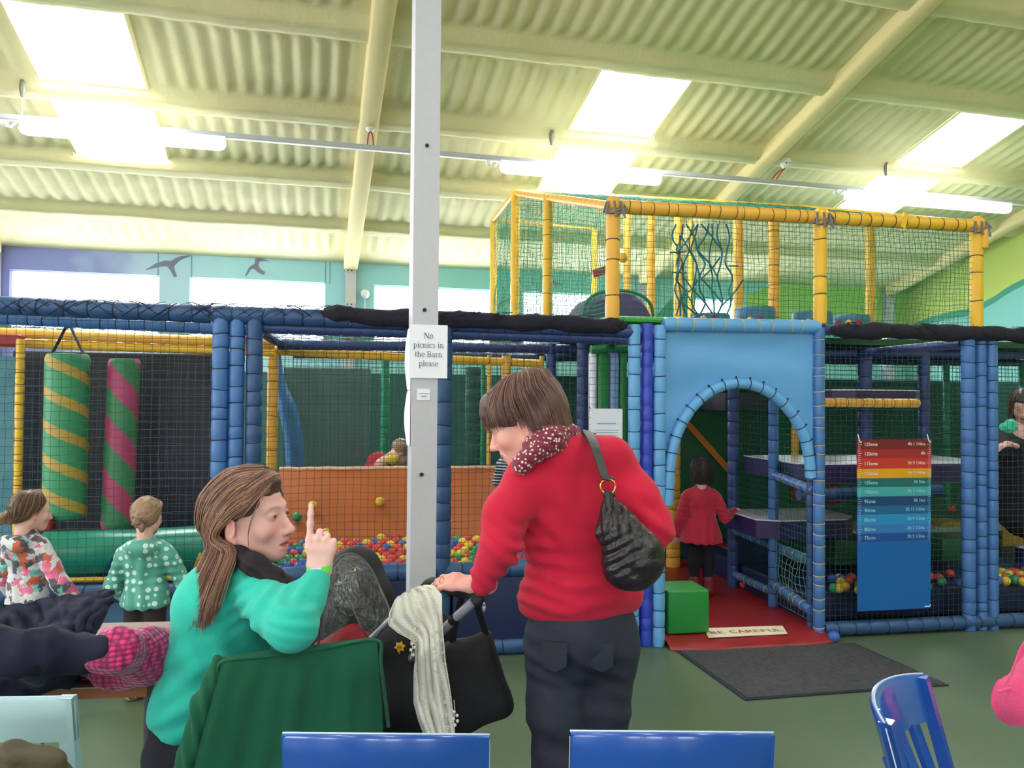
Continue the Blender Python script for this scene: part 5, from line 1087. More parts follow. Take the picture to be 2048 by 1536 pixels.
m = MB(); c = P(1216, 973, 1.995); m.torus(c, Vector((.1, 1, 0)), .0185, .0028, 30, 8); mk('gold_ring', m, mat('brass', (224, 168, 96), .25, 1), t)
m = MB(); sp_ = spline([P(1180, 866, 2.24), P(1176, 868, 2.14), P(1186, 888, 2.045), P(1198, 920, 2.02), P(1210, 958, 2.0)], 20); m.tube(sp_, .019, 10, 0, True, .16, up=(0, 0, 1)) if False else None
g = []
for i, p in enumerate(sp_): g.append([p+Vector((x, 0, z)) for x, z in ((-.016+.004*i/20, .006), (0, .0), (.016-.004*i/20, -.004))])
m.patch(g, 0, -.004); m.tube([P(1204, 957, 1.998), P(1228, 958, 1.998)], .006, 8); m.tube([P(1206, 988, 1.998), P(1230, 988, 1.998)], .007, 8); m.tube([P(1217, 984, 2.0), P(1219, 1010, 2.0)], .012, 8); mk('strap', m, mat('dark_strap', (50, 46, 50), .5), t)

# ================================================================ seated woman in teal
C_teal = mat('teal_knit', (40, 184, 168), .9, bump=(420, .2), sheen=.08); wt = person_root('seated woman in teal jumper with long auburn hair pointing one finger up', (P(440, 1500, 2.1).x, 2.1, 0))
Of = P(500, 1032, 2.12); fw = Vector((.95, -.22, .08)); Rf = frame3(fw, (-.12, 0, 1)); hd = build_head(mouth=.0022, neck=(0, -.075, -.16), neckr=.05)
hw, hf, hc = put_head(wt, Of, Rf, 1.05, hd, skin_color((216, 166, 160), (176, 98, 98), (120, 92, 84), .6, (214, 136, 132)))
bs_ = Sculpt(.009); bs_.cone(P(466, 1130, 2.14), P(450, 1230, 2.14), .045, .08, k=.03); bs_.cone(P(450, 1230, 2.14), P(425, 1450, 2.12), .08, .08); bs_.chain([P(512, 1172, 2.04), P(583, 1255, 1.86), P(633, 1160, 2.0)], [.04, .034, .024])
bs_.chain([P(430, 1510, 2.12), P(640, 1525, 2.2), P(650, 1830, 2.25)], [.06, .045, .03]); bv, bf = bs_.mesh(); hs = Sculpt(.0024); wp = P(640, 1148, 2.02); up = Vector((-.02, .0, 1))
hs.cone(P(625, 1185, 1.99), wp, .029, .024, k=.01); q9 = 1.55
hand_ops(hs, wp, Vector((.02, .02, 1)), Vector((.10, -.95, .1)), Vector((-1, -.1, 0)), ((.05, .02, .02), (1.35, 1.5, .9), (1.45, 1.5, .9), (1.5, 1.45, .9)), Vector((.25, .8, .55)), .97, thumb_curl=.5)
hv, hfc = hs.mesh(); pc2 = np.array(lin((234, 184, 178))); mk('body', merge([(hw, hf, hc), (bv, bf, np.tile(pc2, (len(bv), 1))), (hv, hfc, np.tile(pc2, (len(hv), 1)))]), M_skin, wt, True, ang=0)
T = Sculpt(.0065); RTt = frame3(Vector((.88, -.42, 0)), (.12, 0, 1)); T.ell(P(462, 1200, 2.14), (.168, .120, .12), RTt, k=.05); T.ell(P(447, 1300, 2.14), (.160, .122, .14), RTt, k=.05); T.ell(P(425, 1405, 2.13), (.172, .138, .14), RTt, k=.05); T.cone(P(470, 1140, 2.16), P(505, 1170, 2.08), .05, .066, k=.04)
T.chain([P(512, 1178, 2.05), P(552, 1222, 1.95), P(583, 1254, 1.87), P(612, 1200, 1.95), P(630, 1165, 1.995)], [.066, .060, .055, .043, .036], k=.028); T.cone(P(455, 1165, 2.24), P(520, 1270, 2.34), .06, .05, k=.03); T.cone(P(520, 1270, 2.34), P(600, 1330, 2.2), .045, .035)
T.cone(P(350, 1440, 2.12), P(480, 1470, 2.1), .04, .04, k=.05); T.clip(P(400, 1475, 2.05), Vector((-.22, 0, -1))); T.clip(P(640, 1150, 2.0), Vector((.0, .1, 1)))if False else None
sm('jumper', T, C_teal, wt, folds([(P(520, 1200, 1.99), (.6, 0, -.8), .035, .006, .09), (P(560, 1200, 1.93), (.8, 0, -.3), .04, .005, .07), (P(590, 1225, 1.85), (.2, 0, 1), .03, .004, .06), (P(390, 1420, 2.0), (-.5, 0, 1), .06, .006, .12), (P(430, 1330, 2.0), (1, 0, .35), .09, .005, .14), (P(370, 1390, 2.05), (.1, 0, 1), .07, .004, .1)], noise_disp(9, .005, 13)))
S_ = Sculpt(.007); S_.ell(P(405, 1500, 2.13), (.155, .14, .12), RTt, k=.04); S_.chain([P(430, 1500, 2.05), P(560, 1530, 2.1), P(640, 1520, 2.2)], [.10, .08, .07]); S_.chain([P(640, 1520, 2.2), P(650, 1850, 2.25)], [.065, .045]); S_.chain([P(430, 1500, 2.25), P(600, 1520, 2.4), P(610, 1770, 2.45)], [.09, .075, .045]); sm('trousers', S_, mat('black_cotton', (24, 24, 34), .9), wt, noise_disp(14, .004, 3))
for u, v, D in ((652, 1900, 2.25), (612, 1800, 2.45)): c = P(u, v, D); S_ = Sculpt(.007); S_.cone(Vector((c.x-.02, c.y, .05)), Vector((c.x+.13, c.y, .035)), .04, .033); S_.clip((0, 0, .002), (0, 0, -1)); sm('shoe', S_, V_blk, wt)
m = MB(); wb = P(638, 1139, 2.012); m.patch([[wb+Vector((cos(a)*.0300, sin(a)*.0235, zz+.004*cos(a))) for zz in (-.009, 0, .009)] for a in [2*pi*i/36 for i in range(37)]], 0, -.0012)
for f_i in range(len(m.m)):
    c = np.mean([m.v[i] for i in m.f[f_i]], 0); a = math.atan2(c[1]-wb.y, c[0]-wb.x); m.m[f_i] = 1 if -2.2 < a < -1.1 else 0
mk('wristband', m, [mat('lime_band', (120, 232, 96), .4), V_wht], wt)
K = Sculpt(.0045); K.chain([P(474, 1108, 2.06), P(510, 1132, 2.02), P(548, 1164, 2.01), P(592, 1194, 2.05), P(590, 1235, 2.1)], [.024, .028, .030, .028, .03], k=.02); K.chain([P(474, 1108, 2.06), P(455, 1108, 2.15), P(500, 1128, 2.24), P(565, 1168, 2.18)], [.024, .03, .03, .028], k=.02); K.cone(P(548, 1178, 2.06), P(600, 1245, 2.12), .045, .05, k=.03)
sm('neck_scarf', K, mat('black_speckled_scarf', (20, 20, 28), .9, var=(60, .4, (60, 26, 36))), wt, folds([(P(530, 1130, 2.0), (.5, 0, 1), .022, .004, .1)], noise_disp(30, .002, 1)))
# long hair: cap, swept back behind the ear, falling over the back
M4 = Matrix.Translation(Of) @ Rf.to_4x4() @ Matrix.Scale(1.05, 4); HB = Sculpt(.0035); HB.ell((0, -.022, .040), (.083, .098, .080), k=.02); HB.ell((0, -.070, -.01), (.066, .050, .070), k=.03)
for q in (-1, 1): HB.ell((q*.062, .010, .045), (.022, .050, .035), k=.02)
HB.ell((0, .045, .080), (.055, .040, .030), k=.02)
hb = sculpt_mb(HB, plain((84, 58, 56)), noise_disp(50, .003, 4), M4); A_ = lambda x, y, z: M4 @ Vector((x, y, z))
pal = ((122, 82, 70), (104, 70, 62), (148, 108, 88), (172, 130, 104), (92, 62, 58), (134, 92, 80))
q1 = [[A_(-.01, .075, .098), A_(.06, .02, .095), A_(.085, -.045, .04), A_(.070, -.080, -.03), P(432, 1095, 2.05), P(405, 1160, 2.02), P(382, 1215, 2.02), P(362, 1262, 2.03)],
      [A_(.02, .076, .085), A_(.076, .030, .068), A_(.091, -.020, .020), A_(.078, -.062, -.045), P(450, 1105, 2.03), P(428, 1165, 1.985), P(410, 1215, 1.975), P(400, 1265, 1.98)],
      [A_(.035, .078, .066), A_(.080, .046, .040), A_(.091, .0, .012), A_(.084, -.045, -.035), P(468, 1104, 2.03), P(452, 1155, 1.985), P(438, 1200, 1.97), P(430, 1240, 1.97)]]
q0 = [[A_(-.02, .02, .122), A_(.03, -.035, .122), A_(.055, -.095, .065), A_(.045, -.118, -.01), P(418, 1090, 2.10), P(395, 1150, 2.07), P(372, 1210, 2.06), P(358, 1255, 2.06)],
      [A_(-.04, .03, .118), A_(-.02, -.05, .118), A_(.005, -.118, .050), A_(0, -.122, -.02), P(430, 1100, 2.17), P(400, 1160, 2.13), P(378, 1200, 2.1), P(364, 1240, 2.1)]]
q2 = [[A_(-.05, .05, .105), A_(-.075, -.03, .075), A_(-.06, -.09, .02), A_(-.04, -.10, -.06), P(470, 1110, 2.22), P(440, 1160, 2.22), P(420, 1200, 2.2), P(410, 1230, 2.2)]]
st = strands([q1[2], q1[1], q1[0], q0[0], q0[1], q2[0]], 2900, .0012, .0055, pal, 22, 5); q3 = [[A_(.036, .086, .078), A_(.062, .072, .05), A_(.073, .05, .0), A_(.074, .036, -.05), A_(.066, .034, -.095)], [A_(.037, .086, .078), A_(.063, .070, .05), A_(.075, .048, .0), A_(.075, .036, -.045), A_(.067, .036, -.09)]]
st2 = strands(q3, 5, .0009, .0012, pal, 14, 6); qf = [[A_(-.03, .074, .092), A_(.01, .080, .088), A_(.05, .074, .066), A_(.074, .054, .036), A_(.083, .022, .004)], [A_(-.03, .07, .10), A_(.015, .078, .099), A_(.06, .055, .078), A_(.083, .025, .045), A_(.087, -.005, .008)], [A_(-.03, .05, .112), A_(.02, .05, .112), A_(.068, .02, .086), A_(.088, -.01, .045), A_(.088, -.03, -.01)]]
st3 = strands(qf, 420, .0014, .0022, pal, 14, 8); mk('hair', join(join(join(hb, st), st2), st3), M_hair, wt, True, ang=0)

# ================================================================ children and the other adult
def child(lab, X, Y, h, yaw, coat, coatm, hairpal, hairst, arms, coat_z, leg=(30, 30, 44), boot=(80, 50, 44), flare=1.3, grp=None, hood=True, legc=None, head_yaw=0, hat=None, z0=0., bootm=None):
    f = Vector((sin(yaw), cos(yaw), 0)); r = Vector((cos(yaw), -sin(yaw), 0)); B = Vector((X, Y, z0)); k = h/1.1; t = person_root(lab, B, grp)
    def Q(a, b, c): return B+r*a*k+f*b*k+Vector((0, 0, c*k))
    hyw = yaw+head_yaw; O = Q(0, .015, .985); R = frame3(Vector((sin(hyw), cos(hyw), -.12))); sc = .90*k
    hw, hf, hc = put_head(t, O, R, sc, build_head(h=.0045, neck=(0, -.03, -.17), neckr=.04), skin_color((226, 178, 164)))
    b = Sculpt(.01); b.cone(Q(0, 0, .80), Q(0, 0, .55), .05*k, .05*k); 
    for s_, ar_ in ((1, arms[0]), (-1, arms[1])): b.chain([Q(s_*.10, 0, .79)]+[Q(*a) for a in ar_], [.03*k, .025*k, .02*k]); 
    for s_ in (1, -1): b.cone(Q(s_*.03, 0, .55), Q(s_*.055, 0, .06), .03*k, .02*k)
    bv, bf = b.mesh(); pcs = [(hw, hf, hc), (bv, bf, np.tile(pc2, (len(bv), 1)))]
    for s_, ar_ in ((1, arms[0]), (-1, arms[1])):
        w = Q(*ar_[1]); e = Q(*ar_[0]); d = (w-e).normalized(); hs = Sculpt(.004); n_ = Vector((0, 0, 1)) if abs(d.z) < .8 else -f; hand_ops(hs, w-d*.01, d, n_, n_.cross(d)*s_, ((.4, .4, .3),)*4, (n_.cross(d)*s_+d).normalized(), .62*k, spread=.25); hv, hfc = hs.mesh(); pcs.append((hv, hfc, np.tile(pc2, (len(hv), 1))))
    mk('body', merge(pcs), M_skin, t, True, ang=0)
    c = Sculpt(.0075); RR = frame3(f); c.ell(Q(0, 0, .765), (.125*k, .085*k, .09*k), RR, k=.04); c.cone(Q(0, -.01, .80), Q(0, -.005, .86), .07*k, .05*k, k=.03); c.cone(Q(0, 0, .72), Q(0, 0, coat_z+.03), .092*k, .092*k*flare, k=.04, fd=f, fl=.78); c.cone(Q(-.085, 0, .805), Q(.085, 0, .805), .045*k, .045*k, k=.04)
    for s_, ar_ in ((1, arms[0]), (-1, arms[1])):
        e, w = Q(*ar_[0]), Q(*ar_[1]); c.chain([Q(s_*.115, 0, .775), e, e.lerp(w, .88)], [.05*k, .043*k, .036*k], k=.02)
    if hood: c.ell(Q(0, -.085, .83), (.095*k, .05*k, .05*k), RR, k=.03); c.ell(Q(0, -.06, .90), (.065*k, .05*k, .035*k), RR, k=.015, sub=True)
    c.clip(Q(0, 0, coat_z), (0, 0, -1)); sm('coat', c, coatm, t, folds([(Q(0, -.1, coat_z+.1), r, .07, .006, .2*k), (Q(.12, 0, .68), (0, 0, 1), .04, .004, .08), (Q(-.12, 0, .68), (0, 0, 1), .04, .004, .08)], noise_disp(14, .006, X)))
    l = Sculpt(.008)
    for s_ in (1, -1): l.chain([Q(s_*.05, 0, min(.5, coat_z+.1)), Q(s_*.055, .0, .27), Q(s_*.055, -.01, .09)], [.062*k, .048*k, .038*k], k=.02)
    l.clip(Q(0, 0, .06), (0, 0, -1)); sm('leggings', l, mat('leg_%d_%d_%d' % leg, leg, .9), t, noise_disp(20, .003, 1))
    for s_ in (1, -1): s = Sculpt(.007); s.cone(Q(s_*.055, -.01, .13), Q(s_*.055, -.01, .045), .045*k, .042*k); s.cone(Q(s_*.055, -.01, .045), Q(s_*.06, .085, .035), .042*k, .034*k); s.clip(Q(0, 0, .003), (0, 0, -1)); sm('boot', s, mat('boot_%d_%d_%d' % boot, boot, .5) if not bootm else patterned('leopard', 'dots', (176, 146, 104), [(60, 40, 34)], 70, thr=.42, rnd=.8), t)
    Mh = Matrix.Translation(O) @ R.to_4x4() @ Matrix.Scale(sc, 4); HB = Sculpt(.005); HB.ell((0, -.024, .042), (.083, .098, .080), k=.02); HB.ell((0, -.05, .0), (.078, .066, .070), k=.03); AH = lambda x, y, z: Mh @ Vector((x, y, z)); gs = []
    if hairst == 'bob': HB.ell((0, -.05, -.05), (.082, .060, .075), k=.03)
    hb = sculpt_mb(HB, plain(hairpal[0]), noise_disp(45, .004, 4), Mh)
    for i in range(21):
        a = lerp(-2.5, 2.5, i/20); sx, sy = sin(a), -cos(a)
        if hairst == 'bob': pt_ = [(0, -.02, .124), (.06*sx, -.02+.06*sy, .112), (.090*sx, -.02+.100*sy, .05), (.092*sx, -.02+.10*sy, -.03), (.100*sx, -.02+.095*sy, -.115-.01*(i % 2))]
        elif hairst == 'bun': pt_ = [(.04*sx, .05, .105-.01*abs(sx)), (.086*sx, -.02+.03*sy, .075), (.078*sx, -.055+.05*sy, .02), (.035*sx, -.108, -.012), (.006*sx, -.125, -.03)]
        else: pt_ = [(0, .03, .122), (.075*sx, -.02+.07*sy, .095), (.092*sx, -.03+.09*sy, .03), (.075*sx, -.06+.05*sy, -.04), (.03*sx-.03, -.115, -.05-.02*(i % 3))]
        gs.append([AH(*q) for q in pt_])
    st = strands(gs, 520, .0017*k, .004, hairpal, 12, int(abs(X)*100)+1)
    if hairst == 'bun':
        S2 = Sculpt(.004); S2.ell((-.005, -.128, -.035), (.026, .022, .030), k=.01); S2.ell((.02, -.125, -.065), (.020, .018, .026), k=.01); S2.ell((-.028, -.115, -.035), (.018, .016, .028), k=.01); join(hb, sculpt_mb(S2, plain(hairpal[1]), noise_disp(60, .006, 1), Mh))
    if hairst == 'tail':
        S2 = Sculpt(.004); S2.cone((-.02, -.11, -.02), (-.06, -.135, -.06), .022, .026, k=.02); S2.ell((-.065, -.12, -.055), (.03, .025, .028), k=.02); join(hb, sculpt_mb(S2, plain(hairpal[1]), noise_disp(50, .007, 1), Mh))
    mk('hair', join(hb, st), M_hair, t, True, ang=0); return t
fair = ((150, 118, 94), (120, 92, 74), (176, 146, 116), (134, 104, 84)); brn = ((98, 74, 60), (120, 92, 72), (82, 62, 52), (140, 108, 84)); drk = ((52, 42, 42), (42, 34, 36), (64, 52, 50))
C_flor = patterned('floral_jacket', 'patch', (190, 190, 200), [(196, 194, 204), (206, 204, 210), (70, 66, 84), (205, 203, 210), (214, 92, 140), (110, 190, 190), (206, 208, 214), (96, 84, 84), (182, 182, 192), (224, 110, 150), (186, 184, 196), (190, 90, 66), (84, 90, 110), (196, 196, 206), (176, 176, 188), (60, 56, 70)], 26, .6)
C_dot = patterned('polka_coat', 'dots', (78, 158, 146), [(196, 226, 218)], 27, .45, thr=.34, rnd=.35)
def XY(u, D): p = P(u, 1000, D); return p.x, p.y
x, y = XY(58, 3.95); child('girl in a grey floral print jacket with brown ponytail, back turned at the far left', x, y, 1.04, .35, None, C_flor, brn, 'tail', (((.21, .02, .62), (.26, .09, .50)), ((-.20, .02, .62), (-.22, .1, .48))), .42, leg=(44, 60, 90), flare=1.35, head_yaw=.35)
x, y = XY(294, 3.98); child('small girl in green coat with white polka dots and fair hair bun', x, y, 1.01, -.05, None, C_dot, fair, 'bun', (((.18, .03, .63), (.21, .14, .50)), ((-.18, .02, .61), (-.15, .14, .50))), .50, leg=(44, 32, 36), flare=1.4, bootm='leo')
mid = G(1402, 1190, .05); child('child in a red flared coat with dark bob hair walking into the entrance', mid.x, mid.y, 1.03, .1, None, mat('red_wool', (190, 32, 62), .85, sheen=.3), drk, 'bob', (((.19, .02, .62), (.285, .13, .66)), ((-.17, -.01, .60), (-.18, .04, .46))), .42, leg=(20, 20, 32), boot=(120, 36, 44), flare=1.85, hood=False, z0=.05)
pq = FS(sS(1031, .42, 1000), .42, .455); x, y = pq.x, pq.y; C_str = mat('striped_cotton', (30, 32, 48), .8); nt = C_str.node_tree; w = nt.nodes.new('ShaderNodeTexWave'); w.bands_direction = 'Z'; w.inputs['Scale'].default_value = 16; tc = nt.nodes.new('ShaderNodeTexCoord'); cr = nt.nodes.new('ShaderNodeValToRGB'); cr.color_ramp.interpolation = 'CONSTANT'; cr.color_ramp.elements[0].color = (*lin((30, 34, 52)), 1); cr.color_ramp.elements[1].position = .6; cr.color_ramp.elements[1].color = (*lin((190, 204, 214)), 1)
nt.links.new(tc.outputs['Object'], w.inputs['Vector']); nt.links.new(w.outputs['Color'], cr.inputs[0]); nt.links.new(cr.outputs[0], nt.nodes['Principled BSDF'].inputs['Base Color'])
child('child in a navy and white striped top half hidden behind the woman in red', x, y, .88, .2, None, C_str, brn, 'tail', (((.14, .05, .62), (.08, .16, .60)), ((-.16, .05, .64), (-.06, .16, .62))), .45, leg=(50, 60, 90), flare=.95, hood=True, z0=.455)
# adult in dark clothes behind the net at the right edge
ax_, ay_ = XY(2062, 6.25); ad_ = person_root('adult in dark clothes bending behind the net at the right edge, teal glove', (ax_, ay_, .26)); O = P(2046, 812, 6.2); R = frame3((-.5, -.75, -.35))
hw, hf, hc = put_head(ad_, O, R, 1.0, build_head(h=.005), skin_color((206, 160, 140))); b = Sculpt(.012); b.cone(O+Vector((.02, .05, -.2)), O+Vector((.1, .1, -.7)), .1, .12); bv, bf = b.mesh(); hs = Sculpt(.005); w_ = P(2035, 890, 6.0); hand_ops(hs, w_, (-1, -.1, .1), (0, -.4, 1), (0, -1, -.3), ((.4, .5, .3),)*4, (-.6, -.6, .2), 1); hv, hfc = hs.mesh()
mk('body', merge([(hw, hf, hc), (bv, bf, np.tile(pc2, (len(bv), 1))), (hv, hfc, np.tile(pc2, (len(hv), 1)))]), M_skin, ad_, True, ang=0)
c = Sculpt(.01); c.ell(O+Vector((.06, .1, -.32)), (.21, .16, .17), k=.05); c.cone(O+Vector((.08, .12, -.4)), O+Vector((.1, .12, -.85)), .17, .2, k=.05); c.chain([O+Vector((-.12, .05, -.26)), P(2003, 900, 6.05), P(2030, 890, 6.02)], [.07, .055, .045], k=.03); c.clip((0, 0, .3), (0, 0, -1)); sm('coat', c, mat('charcoal_fleece', (34, 36, 46), .95), ad_, noise_disp(10, .02, 1))
Mh = Matrix.Translation(O) @ R.to_4x4(); HB = Sculpt(.006); HB.ell((0, -.024, .045), (.09, .105, .088), k=.02); HB.ell((0, -.05, -.05), (.09, .06, .10), k=.03); hb = sculpt_mb(HB, plain((58, 44, 42)), noise_disp(30, .008, 4), Mh); gs = [[Mh @ Vector(q) for q in ((0, 0, .13), (.07*sin(a), -.02-.08*cos(a), .10), (.095*sin(a), -.02-.1*cos(a), .02), (.10*sin(a), -.03-.09*cos(a), -.14))] for a in [lerp(-2.4, 2.4, i/12) for i in range(13)]]
mk('hair', join(hb, strands(gs, 300, .002, .006, ((78, 58, 52), (54, 42, 40), (130, 104, 92)), 10, 9)), M_hair, ad_, True, ang=0)
gl_ = Sculpt(.005); gl_.ell(P(2018, 855, 6.0), (.065, .04, .04), k=.02); gl_.ell(P(2020, 846, 6.0), (.04, .03, .03), k=.02); sm('glove', gl_, mat('teal_fleece', (70, 196, 168), .9), ad_, noise_disp(40, .012, 2))
# child crouching in red behind the orange slope
x, y = XY(775, 6.15)

t = person_root('child in a red top crouching with head down behind the orange slope', (P(770, 930, 6.15).x, 6.15, 0)); O = P(799, 908, 6.1); R = frame3((.55, .3, -.8), (.5, .3, .8)); hw, hf, hc = put_head(t, O, R, .85, build_head(h=.006), skin_color()); b = Sculpt(.012); b.cone(O-Vector((.05, -.05, .05)), P(750, 1000, 6.2), .05, .09); b.cone(P(750, 1000, 6.2), Vector((P(750, 1000, 6.2).x, 6.2, .05)), .06, .04); bv, bf = b.mesh(); mk('body', merge([(hw, hf, hc), (bv, bf, np.tile(pc2, (len(bv), 1)))]), M_skin, t, ang=0)
c = Sculpt(.009); c.chain([P(783, 925, 6.15), P(757, 928, 6.15), P(742, 975, 6.2), P(745, 1060, 6.2)], [.055, .085, .12, .12], k=.04); c.cone(P(757, 935, 6.1), P(722, 950, 6.0), .045, .035); sm('hooded_top', c, mat('red_cotton', (176, 36, 52), .85), t, noise_disp(14, .01, 2))
Mh = Matrix.Translation(O) @ R.to_4x4() @ Matrix.Scale(.85, 4); HB = Sculpt(.006); HB.ell((0, -.024, .045), (.086, .102, .084), k=.02); mk('hair', sculpt_mb(HB, plain(fair[0]), noise_disp(30, .008, 4), Mh), M_hair, t, ang=0)
ball('yellow', P(786, 918, 6.0), None, 'yellow ball held by the child in red crouching behind the orange slope', .045)
# ================================================================ furniture and belongings
C_blue = mat('gloss_blue_paint', (26, 80, 170), .22, bump=(4, .05), var=(3, .25, (18, 60, 140)), coat=.4); C_pale = mat('pale_blue_paint', (166, 196, 206), .45, bump=(30, .1)); C_edge = mat('pale_edge', (190, 204, 228), .35)
def chair(lab, px_, D, ang, m_, top=.87, w=.40, lean=.07, grp=None, crest=.012, bow=.045, slats=3, rail=.105, slw=.022):
    """ang: direction of the back line in plan; seat lies to the left of that direction; centre of the crest at pixel px_/depth D"""
    c = P(px_, 900, D); e = Vector((cos(ang), sin(ang), 0)); n = Vector((-sin(ang), cos(ang), 0)); B = Vector((c.x, c.y, 0)); t = thing('chair', lab, 'chair', B, grp)
    def Q(a, b, z): return B+e*a+n*(b+lean*(1-max(0, z-.43)/(top-.43)))+Vector((0, 0, z))
    def curve(a): return -bow*(1-(2*a/w)**2)
    g = MB(); N_ = 24; front = []; back = []
    for i in range(N_+1):
        a = lerp(-w/2, w/2, i/N_); zt = top-crest*(2*a/w)**2; b = curve(a)
        front.append([Q(a, b+.011, z) for z in (top-rail, top-rail*.5, zt-.006)]+[Q(a, b+.006, zt)]); back.append([Q(a, b-.006, zt), Q(a, b-.011, zt-.006)]+[Q(a, b-.011, z) for z in (top-rail*.5, top-rail)])
    g.patch([f+b_+[f[0]] for f, b_ in zip(front, back)]); 
    for sec in (0, N_): g.add(front[sec]+back[sec], [tuple(range(8)) if sec == 0 else tuple(range(7, -1, -1))])
    mk('top_rail', g, m_, t, True, ang=45)
    g = MB(); g.tube([Q(lerp(-w/2, w/2, i/N_), curve(lerp(-w/2, w/2, i/N_)), top+.0005-crest*(2*lerp(-w/2, w/2, i/N_)/w)**2) for i in range(N_+1)], .0022, 5); 
    for q in (-1, 1): g.tube([Q(q*w/2, 0, top-.01-crest), Q(q*w/2, 0, top-rail)], .0016, 5)
    mk('pale_edge', g, C_edge, t)  # pale line along the crest and down the rail ends
    for q in (-1, 1):
        g = MB(); a = q*(w/2-.0155); hs_ = []
        for z, o_ in ((top-crest-.001, 0), (top-rail, 0), (.43, 0), (.2, -.01), (0, -.04)): hs_.append([Q(a+x_, o_+y_, z) for x_, y_ in ((-.0155, -.0125), (.0155, -.0125), (.0155, .0125), (-.0155, .0125), (-.0155, -.0125))])
        g.patch(hs_); g.add(hs_[0][:4], [(0, 1, 2, 3)]); mk('leg', g, m_, t, True, ang=30)
        g = MB(); g.tube([Q(a, .36, .42), Q(a, .37, 0.0)], [.02, .016], 8); mk('leg', g, m_, t)
    for i in range(slats):
        a = lerp(-w/2, w/2, (i+1)/(slats+1)); b = curve(a); g = MB(); g.prism([Q(a-slw, b-.006, top-rail+.005), Q(a+slw, b-.006, top-rail+.005), Q(a+slw, -.006, .47), Q(a-slw, -.006, .47)], n*.012); mk('slat', g, m_, t, False)
    g = MB(); g.box(B+n*(lean+.18)+Vector((0, 0, .435)), (w, .40, .03), Matrix.Rotation(ang, 3, 'Z'), 0, .012); g.box(B+n*(lean-.0)+Vector((0, 0, .45)), (w-.04, .03, .04), Matrix.Rotation(ang, 3, 'Z'), 0, .005); mk('seat', g, m_, t)
    return t
chair('glossy blue chair back at the bottom in front of the green cardigan', 778, 1.52, .0, C_blue, w=.392, top=.884, crest=.02, grp='blue painted chairs')
chair('glossy blue chair back at the bottom in front of the woman in jeans', 1346, 1.52, .0, C_blue, w=.385, top=.892, crest=.02, grp='blue painted chairs')
chair('blue chair turned sideways at the bottom right beside the doormat', 1806, 1.715, radians(52)+pi, C_blue, w=.36, top=.885, lean=.12, slats=4, slw=.027, grp='blue painted chairs', bow=.05)
chair('pale blue painted chair at the bottom left in front of the table', -16, 1.68, .03, C_pale, w=.36, top=.872, crest=.002, bow=.012, rail=.098, slats=3)
ch = chair('blue chair under the green cardigan, the woman in teal sits on it', 598, 1.925, radians(25), C_blue, w=.355, top=.878, bow=.02, crest=.003)
# green cardigan draped over the back of that chair
C_card = mat('bottle_green_knit', (10, 86, 62), .92, bump=(420, .25), sheen=.05)
TL, TR = P(446, 1322, 1.845), P(747, 1283, 1.985); e = (TR-TL).normalized(); n_ = Vector((0, 0, 1)).cross(e).normalized(); n_ = -n_ if n_.y > 0 else n_    # toward the camera
g = []; NI, NJ = 56, 40
for i in range(NI+1):
    a = i/NI; row = []; sg = sin(a*pi)
    for j in range(-10, NJ+1):
        if j < 0: q = -j/10; row.append(TL.lerp(TR, a)-n_*(.018+.012*q)-Vector((0, 0, .13*q**1.1-.008))+e*(.0)*q)
        else:
            q = j/NJ; p = TL.lerp(TR, a)+Vector((0, 0, .012*(1-q)**8)); ex = (-.085*q**.9)*(1-a)**3-.02*q+(.045*q**.8)*a**3
            wv = .012*sin(a*17+2*q)*q**.6+.020*sin(a*7.5+1.2)*q+.008*sin(a*41+q*3)*q+.006*noise.noise(Vector((a*9, q*5, 3)))
            row.append(p+e*ex*1.1+n_*(.016+.03*q**.7+wv)-Vector((0, 0, .42*q)))
    g.append(row)
m = MB(); m.patch(g, 0, .004); cd = thing('cardigan', 'bottle green cardigan draped over a chair back beside the teal jumper', 'cardigan', TL.lerp(TR, .5)-Vector((0, 0, .42))); mk('knit_body', m, C_card, cd, ang=0)
m = MB()   # a thick collar fold along the top and the placket edge
m.tube(spline([TL+n_*.012+Vector((-.01, 0, -.03)), TL+n_*.02+Vector((0, 0, .006)), TL.lerp(TR, .3)+n_*.020+Vector((0, 0, .004)), TL.lerp(TR, .62)+n_*.022+Vector((0, 0, .006)), TR+n_*.018+Vector((.002, 0, .008)), TR+n_*.03+e*.012+Vector((0, 0, -.05)), TR+n_*.04+e*.03+Vector((0, 0, -.20))], 40), .0062, 8, 0, True, .7); mk('collar_fold', m, C_card, cd)
S_ = Sculpt(.005); S_.chain([TL-n_*.01+Vector((-.02, .02, -.01)), TL+n_*.02+Vector((-.045, 0, -.10)), TL+n_*.035+Vector((-.085, 0, -.26)), TL+n_*.04+Vector((-.11, 0, -.40))], [.016, .026, .032, .036], k=.02); sm('sleeve', S_, C_card, cd, folds([(TL+Vector((-.05, -.03, -.15)), (1, 0, .3), .03, .004, .15)], noise_disp(20, .004, 2)))
